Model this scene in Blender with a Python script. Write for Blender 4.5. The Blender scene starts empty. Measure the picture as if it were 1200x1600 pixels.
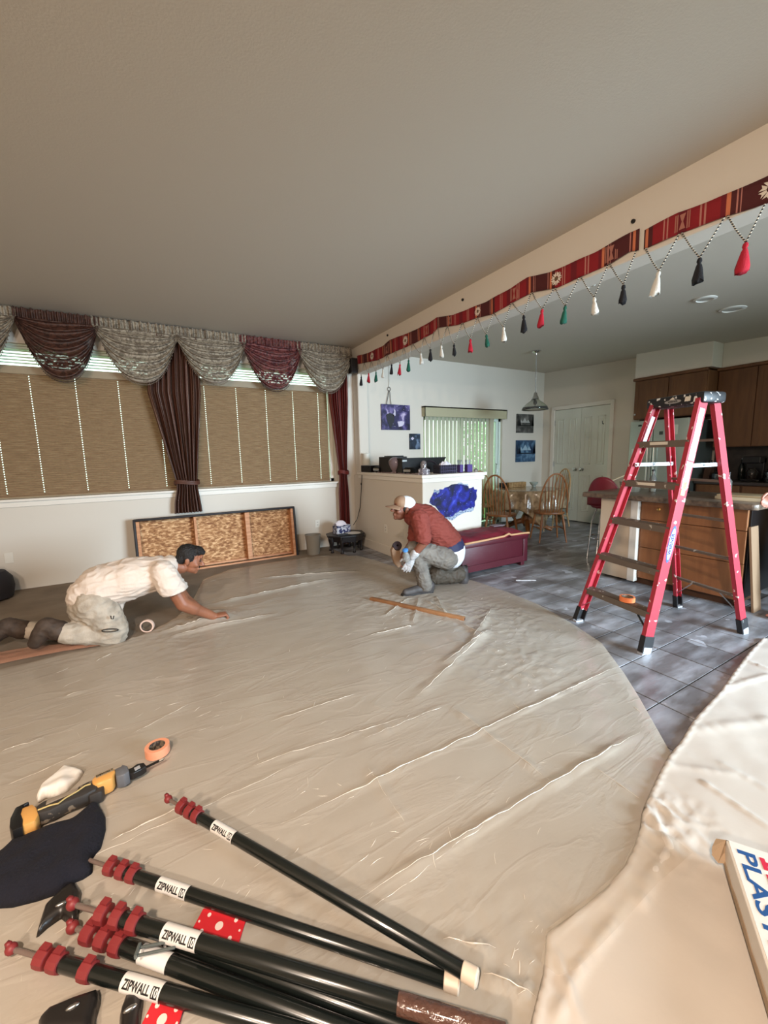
import bpy, bmesh, math, random
import numpy as np
from mathutils import Vector, Matrix, noise
random.seed(7)
PI = math.pi
S = bpy.context.scene
COL = S.collection

# ------------------------------------------------------------------ camera
F_PX = 632.545
YAW, PITCH, ROLL = math.radians(29.9985), math.radians(7.9455), math.radians(-1.3078)
CAM = Vector((0, 0, 1.38))
_f = Vector((math.sin(YAW)*math.cos(PITCH), math.cos(YAW)*math.cos(PITCH), -math.sin(PITCH)))
_r = Vector((math.cos(YAW), -math.sin(YAW), 0)); _u = _r.cross(_f)
RT = math.cos(ROLL)*_r + math.sin(ROLL)*_u
UP = -math.sin(ROLL)*_r + math.cos(ROLL)*_u
FW = _f
cd = bpy.data.cameras.new('camera'); cam = bpy.data.objects.new('camera', cd); COL.objects.link(cam)
cd.sensor_fit = 'VERTICAL'; cd.sensor_height = 24; cd.lens = F_PX/1600*24
cd.clip_start = 0.02
m = Matrix((RT, UP, -FW)).transposed().to_4x4(); m.translation = CAM
cam.matrix_world = m
S.camera = cam

# ------------------------------------------------------------------ sky, lamps, exposure
W = bpy.data.worlds.new('sky'); S.world = W; W.use_nodes = True
wn = W.node_tree; bg = wn.nodes['Background']
bg.inputs['Color'].default_value = (0.74, 1.0, 0.84, 1); bg.inputs['Strength'].default_value = 2.7

def area(name, loc, target, sx, sy, power, col, spread=180):
    l = bpy.data.lights.new(name, 'AREA'); l.shape = 'RECTANGLE'; l.size = sx; l.size_y = sy
    l.energy = power; l.color = col; l.spread = math.radians(spread)
    o = bpy.data.objects.new(name, l); COL.objects.link(o); o.location = loc
    d = Vector(target)-Vector(loc); o.rotation_euler = d.to_track_quat('-Z', 'Y').to_euler()
    return o
# daylight through the wide glass door in the wall behind the camera
area('daylight_rear_door', (4.0, -2.93, 1.45), (2.8, 3.4, 0.35), 2.4, 1.7, 175, (0.66, 0.84, 1.0), 80)
# warm ceiling lamps of the living room, behind the camera
area('living_room_lamp', (-0.9, -0.6, 2.93), (-0.7, 0.6, 0.0), 0.16, 0.16, 112, (1.0, 0.79, 0.62), 180)
area('entry_lamp', (-1.9, -1.2, 2.6), (-0.4, 2.0, 0.8), 0.16, 0.16, 82, (1.0, 0.83, 0.68), 180)
# a kitchen lamp beyond the frame
area('kitchen_lamp', (5.6, -1.0, 2.90), (5.6, -0.6, 0), 0.5, 0.5, 4, (1.0, 0.9, 0.75), 180)

vs = S.view_settings
S.display_settings.display_device = 'sRGB'
vs.view_transform = 'Standard'; vs.look = 'None'; vs.gamma = 1.0; vs.use_curve_mapping = False
vs.exposure = 0.12
S.cycles.max_bounces = 8; S.cycles.diffuse_bounces = 5; S.cycles.transparent_max_bounces = 24
S.cycles.use_denoising = True
S.cycles.sample_clamp_indirect = 6
S.cycles.caustics_reflective = False; S.cycles.caustics_refractive = False

# ------------------------------------------------------------------ helpers
def ray(u, v): return FW + RT*((u-600)/F_PX) - UP*((v-800)/F_PX)
def at(u, v, ax, val):
    """the point of the plane axis=val seen at (u, v)"""
    r = ray(u, v); t = (val-CAM[ax])/r[ax]; return CAM + r*t
def fl(u, v, z=0): return at(u, v, 2, z)

def sr(r, g=None, b=None):
    if g is None: g = b = r
    f = lambda c: (c/255/12.92) if c/255 <= .04045 else ((c/255+.055)/1.055)**2.4
    return (f(r), f(g), f(b), 1)

MATS = {}
def mat(name, col, rough=.6, metal=0, col2=None, scale=8, stretch=(1, 1, 1), ramp=(.35, .65), bump=0, bscale=None,
        alpha=1, trans=0, coat=0, spec=.5, emit=None, sheen=0, detail=4, speck=None, subsurf=0, world=False, rnd=0):
    if name in MATS: return MATS[name]
    m = bpy.data.materials.new(name); m.use_nodes = True; nt = m.node_tree; N = nt.nodes; L = nt.links
    b = N['Principled BSDF']
    b.inputs['Base Color'].default_value = col; b.inputs['Roughness'].default_value = rough
    b.inputs['Metallic'].default_value = metal; b.inputs['Alpha'].default_value = alpha
    b.inputs['Transmission Weight'].default_value = trans; b.inputs['Coat Weight'].default_value = coat
    b.inputs['Specular IOR Level'].default_value = spec
    if sheen: b.inputs['Sheen Weight'].default_value = sheen
    if emit: b.inputs['Emission Color'].default_value = emit[0]; b.inputs['Emission Strength'].default_value = emit[1]
    tc = N.new('ShaderNodeTexCoord'); mp = N.new('ShaderNodeMapping'); mp.inputs['Scale'].default_value = stretch
    src = tc.outputs['Object']
    if world: src = N.new('ShaderNodeNewGeometry').outputs['Position']
    L.new(src, mp.inputs['Vector'])
    out = None
    if col2:
        n = N.new('ShaderNodeTexNoise'); n.inputs['Scale'].default_value = scale; n.inputs['Detail'].default_value = detail
        L.new(mp.outputs[0], n.inputs['Vector'])
        r = N.new('ShaderNodeValToRGB'); r.color_ramp.elements[0].position = ramp[0]; r.color_ramp.elements[1].position = ramp[1]
        r.color_ramp.elements[0].color = col; r.color_ramp.elements[1].color = col2
        L.new(n.outputs['Fac'], r.inputs['Fac']); out = r.outputs['Color']
    if speck:   # (colour, scale, threshold)
        n = N.new('ShaderNodeTexNoise'); n.inputs['Scale'].default_value = speck[1]; n.inputs['Detail'].default_value = 3
        L.new(src, n.inputs['Vector'])
        r = N.new('ShaderNodeValToRGB'); r.color_ramp.elements[0].position = speck[2]; r.color_ramp.elements[1].position = speck[2]+.02
        L.new(n.outputs['Fac'], r.inputs['Fac'])
        mx = N.new('ShaderNodeMix'); mx.data_type = 'RGBA'
        L.new(r.outputs['Color'], mx.inputs['Factor'])
        if out: L.new(out, mx.inputs['A'])
        else: mx.inputs['A'].default_value = col
        mx.inputs['B'].default_value = speck[0]; out = mx.outputs['Result']
    if rnd:
        oi = N.new('ShaderNodeObjectInfo'); mr = N.new('ShaderNodeMapRange'); mr.inputs['To Min'].default_value = 1-rnd; mr.inputs['To Max'].default_value = 1+rnd
        L.new(oi.outputs['Random'], mr.inputs['Value'])
        hs = N.new('ShaderNodeHueSaturation'); L.new(mr.outputs[0], hs.inputs['Value'])
        if out: L.new(out, hs.inputs['Color'])
        else: hs.inputs['Color'].default_value = col
        out = hs.outputs[0]
    if out: L.new(out, b.inputs['Base Color'])
    if bump:
        n = N.new('ShaderNodeTexNoise'); n.inputs['Scale'].default_value = bscale or scale*4; n.inputs['Detail'].default_value = 4
        L.new(mp.outputs[0], n.inputs['Vector'])
        bp = N.new('ShaderNodeBump'); bp.inputs['Strength'].default_value = bump; bp.inputs['Distance'].default_value = .01
        L.new(n.outputs['Fac'], bp.inputs['Height']); L.new(bp.outputs[0], b.inputs['Normal'])
    MATS[name] = m
    return m

WM = {}      # object name -> accumulated world matrix
def _link(o, parent):
    COL.objects.link(o)
    if parent: o.parent = parent; WM[o.name] = WM[parent.name] @ o.matrix_basis
    else: WM[o.name] = o.matrix_basis.copy()

def tag(o, label, cat, group=None, kind=None):
    if label: o['label'] = label
    if cat: o['category'] = cat
    if group: o['group'] = group
    if kind: o['kind'] = kind
    return o

def thing(name, label, cat, loc=(0, 0, 0), rz=0, group=None, rot=None):
    o = bpy.data.objects.new(name, None); o.empty_display_size = .05
    o.location = loc; o.rotation_euler = rot if rot else (0, 0, rz)
    o.matrix_basis = Matrix.LocRotScale(Vector(loc), o.rotation_euler, None)
    _link(o, None)
    return tag(o, label, cat, group)

class MB:
    """collects shapes and links them as one mesh object"""
    def __init__(s): s.v = []; s.f = []
    def add(s, vs_, fs_):
        k = len(s.v); s.v += [Vector(v) for v in vs_]; s.f += [tuple(i+k for i in f) for f in fs_]; return s
    def box(s, c, size, rot=None):
        c = Vector(c); h = [x/2 for x in size]
        vs_ = [Vector((sx*h[0], sy*h[1], sz*h[2])) for sx in (-1, 1) for sy in (-1, 1) for sz in (-1, 1)]
        if rot is not None:
            R = rot if isinstance(rot, Matrix) else Matrix.Rotation(rot, 3, 'Z')
            vs_ = [R @ v for v in vs_]
        return s.add([c+v for v in vs_], [(0, 1, 3, 2), (4, 6, 7, 5), (0, 4, 5, 1), (2, 3, 7, 6), (0, 2, 6, 4), (1, 5, 7, 3)])
    def b2(s, a, b):
        return s.box([(a[i]+b[i])/2 for i in range(3)], [abs(b[i]-a[i]) for i in range(3)])
    def bar(s, p0, p1, w, h, side=None):
        p0 = Vector(p0); p1 = Vector(p1); d = (p1-p0); L = d.length; d.normalize()
        sd = Vector(side) if side else (Vector((0, 0, 1)) if abs(d.z) < .9 else Vector((1, 0, 0)))
        y = sd.cross(d).normalized(); z = d.cross(y).normalized()
        R = Matrix((d, y, z)).transposed()
        return s.box((p0+p1)/2, (L, w, h), R)
    def cone(s, p0, p1, r0, r1=None, n=12, caps=True, lat=None, k=1):
        if r1 is None: r1 = r0
        p0 = Vector(p0); p1 = Vector(p1); d = (p1-p0).normalized()
        a = Vector((0, 0, 1)) if abs(d.z) < .9 else Vector((1, 0, 0))
        x = d.cross(a).normalized(); y = d.cross(x).normalized()
        vs_ = []
        for p, r in ((p0, r0), (p1, r1)):
            for i in range(n):
                t = 2*PI*i/n; vs_.append(p+x*(r*math.cos(t))+y*(r*math.sin(t)))
        fs_ = [(i, (i+1) % n, n+(i+1) % n, n+i) for i in range(n)]
        if caps: fs_ += [tuple(range(n-1, -1, -1)), tuple(range(n, 2*n))]
        return s.add(vs_, fs_)
    def lathe(s, prof, c=(0, 0, 0), n=20, axis=None, caps=True):
        """prof: (r, z) pairs"""
        c = Vector(c); R = Matrix.Identity(3)
        if axis is not None: R = Vector((0, 0, 1)).rotation_difference(Vector(axis)).to_matrix()
        vs_ = []; 
        for r, z in prof:
            for i in range(n):
                t = 2*PI*i/n; vs_.append(c+R @ Vector((r*math.cos(t), r*math.sin(t), z)))
        fs_ = []
        for j in range(len(prof)-1):
            for i in range(n):
                a = j*n+i; b = j*n+(i+1) % n; fs_.append((a, b, b+n, a+n))
        if caps: fs_ += [tuple(range(n-1, -1, -1)), tuple(range((len(prof)-1)*n, len(prof)*n))]
        return s.add(vs_, fs_)
    def tube(s, pts, r, n=8, caps=True):
        pts = [Vector(p) for p in pts]; rr = r if isinstance(r, (list, tuple)) else [r]*len(pts)
        vs_ = []; px = None
        for i, p in enumerate(pts):
            d = (pts[min(i+1, len(pts)-1)]-pts[max(i-1, 0)]).normalized()
            if px is None:
                a = Vector((0, 0, 1)) if abs(d.z) < .9 else Vector((1, 0, 0)); px = d.cross(a).normalized()
            px = (px-d*px.dot(d)).normalized(); y = d.cross(px)
            for k in range(n):
                t = 2*PI*k/n; vs_.append(p+px*(rr[i]*math.cos(t))+y*(rr[i]*math.sin(t)))
        fs_ = []
        for j in range(len(pts)-1):
            for i in range(n):
                a = j*n+i; b = j*n+(i+1) % n; fs_.append((a, b, b+n, a+n))
        if caps: fs_ += [tuple(range(n-1, -1, -1)), tuple(range((len(pts)-1)*n, len(pts)*n))]
        return s.add(vs_, fs_)
    def ell(s, c, r, n=16, rot=None):
        c = Vector(c); vs_ = []; m_ = n//2
        for j in range(m_+1):
            ph = PI*j/m_
            for i in range(n):
                t = 2*PI*i/n; v = Vector((r[0]*math.sin(ph)*math.cos(t), r[1]*math.sin(ph)*math.sin(t), r[2]*math.cos(ph)))
                vs_.append(c+(rot @ v if rot else v))
        fs_ = [(j*n+i, (j+1)*n+i, (j+1)*n+(i+1) % n, j*n+(i+1) % n) for j in range(m_) for i in range(n)]
        return s.add(vs_, fs_)
    def prism(s, poly, z0, z1, M=None):
        """poly in the local xy plane, extruded z0..z1, then placed by the matrix M"""
        n = len(poly); vs_ = [Vector((x, y, z0)) for x, y in poly]+[Vector((x, y, z1)) for x, y in poly]
        if M is not None: vs_ = [M @ v for v in vs_]
        fs_ = [(i, (i+1) % n, n+(i+1) % n, n+i) for i in range(n)]+[tuple(range(n-1, -1, -1)), tuple(range(n, 2*n))]
        return s.add(vs_, fs_)
    def grid(s, nu, nv, fn):
        vs_ = [Vector(fn(i/nu, j/nv)) for j in range(nv+1) for i in range(nu+1)]
        fs_ = [(j*(nu+1)+i, j*(nu+1)+i+1, (j+1)*(nu+1)+i+1, (j+1)*(nu+1)+i) for j in range(nv) for i in range(nu)]
        return s.add(vs_, fs_)
    def build(s, name, material, parent=None, world=False, smooth=False, bevel=0, label=None, weld=True, segs=2, solid=0):
        me = bpy.data.meshes.new(name)
        vs_ = s.v
        if parent is not None and world:
            inv = WM[parent.name].inverted(); vs_ = [inv @ v for v in vs_]
        me.from_pydata([tuple(v) for v in vs_], [], s.f)
        bm = bmesh.new(); bm.from_mesh(me)
        if weld: bmesh.ops.remove_doubles(bm, verts=bm.verts, dist=1e-5)
        bmesh.ops.recalc_face_normals(bm, faces=bm.faces)
        if bevel: 
            ed = [e for e in bm.edges if len(e.link_faces) == 2 and e.calc_face_angle(0) > .5]
            bmesh.ops.bevel(bm, geom=ed, offset=bevel, segments=segs, profile=.5, affect='EDGES', clamp_overlap=True)
        bm.to_mesh(me); bm.free()
        if smooth:
            me.shade_smooth()
            if smooth != 'all':
                me.set_sharp_from_angle(angle=math.radians(smooth if smooth is not True else 40))
        me.materials.append(material)
        o = bpy.data.objects.new(name, me); _link(o, parent)
        if solid:
            md = o.modifiers.new('thickness', 'SOLIDIFY'); md.thickness = solid; md.offset = 0
        if label: o['label'] = label
        return o

def struct(name, mb, material, parent=None, **k):
    o = mb.build(name, material, parent, **k)
    if parent is None: o['kind'] = 'structure'
    return o

def copy_tree(o, parent=None, top=None):
    c = o.copy(); COL.objects.link(c)
    if parent: c.parent = parent
    WM[c.name] = o.matrix_basis.copy()
    for ch in list(o.children): copy_tree(ch, c)
    return c
def put(o, loc, rz=0):
    o.location = loc; o.rotation_euler = (0, 0, rz); WM[o.name] = Matrix.LocRotScale(Vector(loc), o.rotation_euler, None)
    return o

def text_mesh(body, size, extrude=.0006, align='CENTER', bold=0, slices=0):
    c = bpy.data.curves.new('t', 'FONT'); c.body = body; c.size = size; c.extrude = extrude; c.align_x = align; c.align_y = 'CENTER'
    c.offset = bold; c.resolution_u = 3
    o = bpy.data.objects.new('t', c); COL.objects.link(o)
    dg = bpy.context.evaluated_depsgraph_get(); dg.update()
    me = bpy.data.meshes.new_from_object(o.evaluated_get(dg))
    vs_ = [v.co.copy() for v in me.vertices]; fs_ = [tuple(p.vertices) for p in me.polygons]
    if slices:       # cut into thin rows so that the letters can bend round a tube
        bm = bmesh.new(); bm.from_mesh(me); y0 = min(v.y for v in vs_); y1 = max(v.y for v in vs_)
        for i in range(1, slices):
            bmesh.ops.bisect_plane(bm, geom=bm.verts[:]+bm.edges[:]+bm.faces[:], plane_co=(0, y0+(y1-y0)*i/slices, 0), plane_no=(0, 1, 0))
        bm.verts.index_update(); vs_ = [v.co.copy() for v in bm.verts]; fs_ = [tuple(v.index for v in f.verts) for f in bm.faces]; bm.free()
    bpy.data.objects.remove(o); bpy.data.curves.remove(c); bpy.data.meshes.remove(me)
    return vs_, fs_
def text_mb(body, size, M, **k):
    vs_, fs_ = text_mesh(body, size, **k); b = MB(); b.add([M @ v for v in vs_], fs_); return b
def frame(o, x, y):
    """matrix with origin o, x axis, y axis"""
    x = Vector(x).normalized(); z = x.cross(Vector(y)).normalized(); y = z.cross(x)
    M = Matrix((x, y, z)).transposed().to_4x4(); M.translation = Vector(o); return M

def inside(P, poly):
    x, y = P[:, 0], P[:, 1]; r = np.zeros(len(P), bool); n = len(poly)
    for i in range(n):
        x0, y0 = poly[i]; x1, y1 = poly[(i+1) % n]
        c = ((y0 > y) != (y1 > y)) & (x < (x1-x0)*(y-y0)/((y1-y0) or 1e-12)+x0); r ^= c
    return r
def edge_dist(P, poly):
    best = np.full(len(P), 1e9); near = np.zeros_like(P); n = len(poly)
    for i in range(n):
        a = np.array(poly[i]); b = np.array(poly[(i+1) % n]); ab = b-a
        t = np.clip(((P-a) @ ab)/(ab @ ab+1e-12), 0, 1); q = a+t[:, None]*ab
        d = np.hypot(*(P-q).T); k = d < best; best[k] = d[k]; near[k] = q[k]
    return best, near
def sheet(poly, res, zfn, close=None):
    """a finely divided sheet cut to the outline poly (floor plan), heights from zfn(x, y, distance to the edge)"""
    pa = np.array(poly); x0, y0 = pa.min(0)-res; x1, y1 = pa.max(0)+res
    nx = int((x1-x0)/res)+1; ny = int((y1-y0)/res)+1
    X, Y = np.meshgrid(np.linspace(x0, x1, nx), np.linspace(y0, y1, ny)); P = np.stack([X.ravel(), Y.ravel()], 1)
    ins = inside(P, poly); I = ins.reshape(ny, nx)
    cell = (I[:-1, :-1].astype(int)+I[1:, :-1]+I[:-1, 1:]+I[1:, 1:]) >= 2
    jj, ii = np.nonzero(cell)
    q = np.stack([jj*nx+ii, jj*nx+ii+1, (jj+1)*nx+ii+1, (jj+1)*nx+ii], 1)
    used, inv = np.unique(q, return_inverse=True); q = inv.reshape(q.shape)
    cnt = np.bincount(q.ravel(), minlength=len(used)); PP = P[used]
    d, near = edge_dist(PP, poly); bnd = cnt < 4
    PP[bnd] = near[bnd]; d[bnd] = 0
    b = MB(); z = [zfn(p[0], p[1], dd) for p, dd in zip(PP, d)]
    b.add([(p[0], p[1], zz) for p, zz in zip(PP, z)], [tuple(int(k) for k in r) for r in q])
    if close is not None:
        b.add([(p[0], p[1], close) for p in PP], [tuple(int(k) for k in r[::-1]) for r in q])
    return b
def n3(x, y, z=0): return noise.noise(Vector((x, y, z)))
def ridge(t, w): return math.exp(-(t/w)**2)
# ------------------------------------------------------------------ materials of the setting
M_wall = mat('wall_paint', sr(214, 206, 194), .75, bump=.05, bscale=160, world=True)
M_ceil = mat('ceiling_paint', sr(204, 196, 183), .85, bump=.08, bscale=120, world=True)
M_trim = mat('trim_paint', sr(228, 222, 212), .45)
M_door = mat('door_paint', sr(214, 218, 208), .4)
M_carpet = mat('carpet_weave', sr(142, 128, 112), .95, col2=sr(124, 110, 95), scale=3, bump=.6, bscale=260, world=True)
M_grout = mat('grout', sr(58, 55, 54), .8)
M_tile = mat('slate_tile', sr(108, 106, 108), .32, col2=sr(172, 174, 182), scale=3.2, stretch=(.8, 2.2, 1), ramp=(.42, .72), bump=.25, bscale=14,
             speck=(sr(176, 178, 186), 5.0, .66), world=True, rnd=.18)
M_metal = mat('brushed_metal', sr(190, 190, 188), .3, metal=1)
M_chrome = mat('chrome', sr(215, 215, 215), .12, metal=1)
M_black = mat('black_plastic', sr(22, 21, 22), .4)
M_white = mat('white_plastic', sr(232, 230, 224), .4)

YW = 5.78; ZC = 2.98
WX0, WX1, WZ0, WZ1 = -2.7, 2.50, 1.0, 2.64
SX0, SX1, SZ = 4.16, 6.04, 2.04
# ------------------------------------------------------------------ walls, floor, ceiling
b = MB()
T = .16
b.b2((-3.4, YW, -.1), (WX0, YW+T, ZC)); b.b2((WX0, YW, -.1), (WX1, YW+T, WZ0)); b.b2((WX0, YW, WZ1), (WX1, YW+T, ZC))
b.b2((WX1, YW, -.1), (SX0, YW+T, ZC)); b.b2((SX0, YW, -.1), (SX1, YW+T, 0)); b.b2((SX0, YW, SZ), (SX1, YW+T, ZC)); b.b2((SX1, YW, -.1), (7.9, YW+T, ZC))
struct('wall_back', b, M_wall, weld=False)
b = MB(); DY0, DY1, DZ = 4.35, 5.50, 2.2
b.b2((7.22, 3.85, 0), (7.8, DY0, ZC)); b.b2((7.22, DY1, 0), (7.8, YW, ZC)); b.b2((7.22, DY0, DZ), (7.8, DY1, ZC)); b.b2((7.32, DY0, 0), (7.8, DY1, DZ))
b.b2((7.56, -3.1, 0), (7.8, 3.85, ZC))
struct('wall_right', b, M_wall, weld=False)
struct('wall_left', MB().b2((-3.5, -3.1, 0), (-3.4, YW, ZC)), M_wall)
b = MB()
b.b2((-3.4, -3.1, 0), (2.7, -3.0, ZC)); b.b2((2.7, -3.1, 2.3), (5.4, -3.0, ZC)); b.b2((5.4, -3.1, 0), (7.8, -3.0, ZC)); b.b2((2.7, -3.1, 0), (5.4, -3.0, .1))
struct('wall_front', b, M_wall, weld=False)
struct('ceiling', MB().b2((-3.4, -3.0, ZC), (3.0, YW, ZC+.1)), M_ceil)
# the kitchen ceiling falls gently towards the camera side
b = MB(); z1 = 2.98; z0 = 2.98-.045*8.8
vs_ = [(3.0, -3.0, z0), (7.8, -3.0, z0), (7.8, YW, z1), (3.0, YW, z1)]
b.add(vs_+[(x, y, 3.1) for x, y, z in vs_], [(0, 1, 2, 3), (7, 6, 5, 4), (0, 4, 5, 1), (1, 5, 6, 2), (2, 6, 7, 3), (3, 7, 4, 0)])
struct('ceiling', b, M_ceil)
# the beam between the two rooms
HX = 2.83
struct('wall_header', MB().b2((HX, -3.0, 2.60), (HX+.17, YW, ZC+.05)), M_wall, bevel=.008)
struct('wall_post', MB().b2((HX, 5.60, 0), (HX+.17, YW, 2.60)), M_wall, bevel=.02)
# ground slab, carpet, tiles
fo = struct('floor', MB().b2((-3.4, -3.0, -.1), (7.8, YW, -.004)), M_grout)
TX, TY = .33, .325
def carpet_z(x, y): return 0
struct('floor_carpet', MB().b2((-3.4, -3.0, -.004), (2.30, YW, .0)) if False else MB().b2((-3.4, -3.0, -.004), (1.655, 2.66, .0)).b2((-3.4, 2.66, -.004), (2.315, YW, .0)), M_carpet)
tm = MB().b2((-TX/2+.0035, -TY/2+.0035, -.004), (TX/2-.0035, TY/2-.0035, .0)).build('tile', M_tile, bevel=.0015, segs=1)
tm_mesh = tm.data; bpy.data.objects.remove(tm)
cells = []
for i in range(-4, 14):
    for j in range(-6, 14):
        cx = 2.975+TX*(i+.5); cy = 1.36+TY*(j+.5)
        if cx-TX/2 < (2.31 if cy > 2.66 else 1.65) or cy > YW-.05 or cx > 7.3: continue
        if 2.95 < cx < 3.6 and cy > 4.1: continue
        if 4.5 < cx < 5.0 and 1.2 < cy < 2.4: continue
        q = Vector((cx, cy, 0))-CAM; w = q.dot(FW)
        if w < .3: continue
        u = 600+F_PX*q.dot(RT)/w; v = 800-F_PX*q.dot(UP)/w
        if -80 < u < 1290 and v < 1640: cells.append((w, cx, cy))
cells.sort()
for w, cx, cy in cells[:300]:
    o = bpy.data.objects.new('tile', tm_mesh); o.location = (cx, cy, random.uniform(-.0004, .0004)); _link(o, fo)

# ------------------------------------------------------------------ window with sill
GL = mat('window_glass', (1, 1, 1, 1), .02, trans=1, spec=.5)
nt = GL.node_tree; nt.nodes.clear()
o_ = nt.nodes.new('ShaderNodeOutputMaterial'); mx = nt.nodes.new('ShaderNodeMixShader'); tr = nt.nodes.new('ShaderNodeBsdfTransparent')
gs = nt.nodes.new('ShaderNodeBsdfGlossy'); gs.inputs['Roughness'].default_value = .02; fr = nt.nodes.new('ShaderNodeFresnel'); fr.inputs['IOR'].default_value = 1.3
nt.links.new(fr.outputs[0], mx.inputs[0]); nt.links.new(tr.outputs[0], mx.inputs[1]); nt.links.new(gs.outputs[0], mx.inputs[2]); nt.links.new(mx.outputs[0], o_.inputs[0])

w = struct('window_1', MB().b2((WX0, YW+.09, WZ0), (WX1, YW+.13, WZ0+.05)).b2((WX0, YW+.09, WZ1-.05), (WX1, YW+.13, WZ1)).b2((WX0, YW+.09, WZ0), (WX0+.05, YW+.13, WZ1))
           .b2((WX1-.05, YW+.09, WZ0), (WX1, YW+.13, WZ1)).b2((.33, YW+.09, WZ0), (.41, YW+.13, WZ1)), M_trim, weld=False)
MB().b2((WX0+.05, YW+.105, WZ0+.05), (.33, YW+.111, WZ1-.05)).build('pane', GL, w)
MB().b2((.41, YW+.105, WZ0+.05), (WX1-.05, YW+.111, WZ1-.05)).build('pane', GL, w)
s_ = struct('trim_1', MB().b2((-3.38, YW-.06, .975), (2.53, YW+.09, 1.003)).b2((-3.38, YW-.022, .915), (2.51, YW, .975)), M_trim, bevel=.006, weld=False)

# ------------------------------------------------------------------ sliding door with vertical blinds
M_alu = mat('door_frame_paint', sr(220, 236, 228), .4)
d = struct('door_2', MB().b2((SX0, YW+.05, 0), (SX0+.06, YW+.13, SZ)).b2((SX1-.06, YW+.05, 0), (SX1, YW+.13, SZ)).b2((SX0, YW+.05, SZ-.06), (SX1, YW+.13, SZ)).b2((SX0, YW+.05, 0), (SX1, YW+.13, .05))
           .b2((5.02, YW+.06, .05), (5.10, YW+.11, SZ-.06)).b2((5.92, YW+.05, .05), (5.99, YW+.10, SZ-.06)), M_alu, weld=False)
MB().b2((SX0+.06, YW+.08, .05), (5.02, YW+.086, SZ-.06)).build('pane', GL, d)
MB().b2((5.10, YW+.08, .05), (5.92, YW+.086, SZ-.06)).build('pane', GL, d)
MB().tube([(5.93, YW+.05, .95), (5.93, YW+.01, .97), (5.93, YW+.01, 1.15), (5.93, YW+.05, 1.17)], .008, 8).build('door_handle', M_metal, d, smooth=True)

# ------------------------------------------------------------------ pantry doors
def six_panel(y0, y1, knob_y, hinge_y):
    d = struct('door_1', MB().b2((7.235, y0, .012), (7.27, y1, DZ-.005)), M_door, bevel=.002)
    w = y1-y0
    for (za, zb) in ((1.13, 2.02), (.22, .92)):
        for k in (0, 1):
            a = y0+.09+k*(w/2-.045+.02); e = a+w/2-.155+.02
            p = MB()
            for (ya, yb, z_a, z_b) in ((a, e, za, za+.02), (a, e, zb-.02, zb), (a, a+.02, za, zb), (e-.02, e, za, zb)):
                p.b2((7.224, ya, z_a), (7.236, yb, z_b))
            p.b2((7.228, a+.045, za+.045), (7.237, e-.045, zb-.045))
            p.build('panel', M_door, d, bevel=.004, weld=False)
    MB().lathe([(.03, 0), (.03, .008), (.012, .012), (.012, .035), (.028, .045), (.033, .06), (.026, .075), (.005, .08)], (7.235, knob_y, 1.03), 16, (-1, 0, 0)).build('door_knob', M_chrome, d, smooth=True)
    for z in (.25, 1.08, 1.9):
        MB().cone((7.228, hinge_y, z), (7.228, hinge_y, z+.1), .009, n=8).build('hinge', M_metal, d, smooth=True)
    return d
ym = (DY0+DY1)/2
six_panel(ym+.003, DY1-.004, ym+.07, DY1-.002)
d1 = six_panel(DY0+.004, ym-.003, ym-.07, DY0+.002)
MB().tube([(7.235, DY0+.12, 1.86), (7.19, DY0+.12, 1.86), (7.18, DY0+.12, 1.91)], .006, 6).build('coat_hook', M_black, d1)
b = MB()
b.b2((7.2, DY0-.07, 0), (7.222, DY0, DZ+.07)); b.b2((7.2, DY1, 0), (7.222, DY1+.07, DZ+.07)); b.b2((7.2, DY0, DZ), (7.222, DY1, DZ+.07))
struct('trim_2', b, M_trim, bevel=.004, weld=False)
struct('baseboard_right', MB().b2((7.205, DY1+.07, 0), (7.22, YW, .1)).b2((7.205, 3.86, 0), (7.22, DY0-.07, .1)), M_trim, bevel=.003, weld=False)
struct('baseboard_back', MB().b2((6.05, YW-.014, 0), (7.2, YW, .1)), M_trim, bevel=.003, weld=False)

# ------------------------------------------------------------------ low wall between the rooms
HYF = 3.92; HXR = 3.75
hw = struct('wall_divider', MB().b2((2.80, HYF, 0), (HXR, YW, 1.095)), M_wall, bevel=.012)
struct('trim_3', MB().b2((2.765, HYF-.04, 1.10), (HXR+.045, YW-.19, 1.14)).b2((2.785, HYF-.018, 1.045), (HXR+.02, YW-.19, 1.10)), M_trim, bevel=.006, weld=False)
struct('baseboard_divider', MB().b2((2.786, HYF-.012, 0), (2.80, YW-.2, .13)).b2((2.786, HYF-.014, 0), (HXR, HYF, .13)), M_wall, bevel=.004, weld=False)

# ------------------------------------------------------------------ kitchen soffits
struct('wall_soffit', MB().b2((6.92, 2.76, 2.51), (7.56, 3.80, ZC)).b2((7.22, -1.0, 2.51), (7.56, 2.76, ZC)), M_wall, bevel=.006, weld=False)

# ------------------------------------------------------------------ garden outside
M_lawn = mat('lawn', sr(120, 170, 95), .9, col2=sr(90, 140, 70), scale=5)
struct('ground', MB().b2((-8, YW+.2, -.3), (16, 20, -.12)), M_lawn)
M_leaf = mat('hedge_leaf', sr(150, 200, 140), .6, col2=sr(225, 245, 215), scale=9, ramp=(.4, .6))
b = MB(); rr = random.Random(3)
for k in range(2600):
    c = Vector((rr.uniform(8.35, 11.5), rr.uniform(8.8, 9.8), rr.uniform(-.1, 2.3))); a = rr.uniform(0, 6.28); t = rr.uniform(-1, 1)
    u_ = Vector((math.cos(a), math.sin(a)*.6, t)).normalized()*.09; v_ = Vector((-t*.5, math.sin(a+1), math.cos(a))).normalized()*.045
    b.add([c-u_, c+v_, c+u_, c-v_], [(0, 1, 2, 3)])
h = b.build('hedge_foliage', M_leaf, weld=False)
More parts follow.
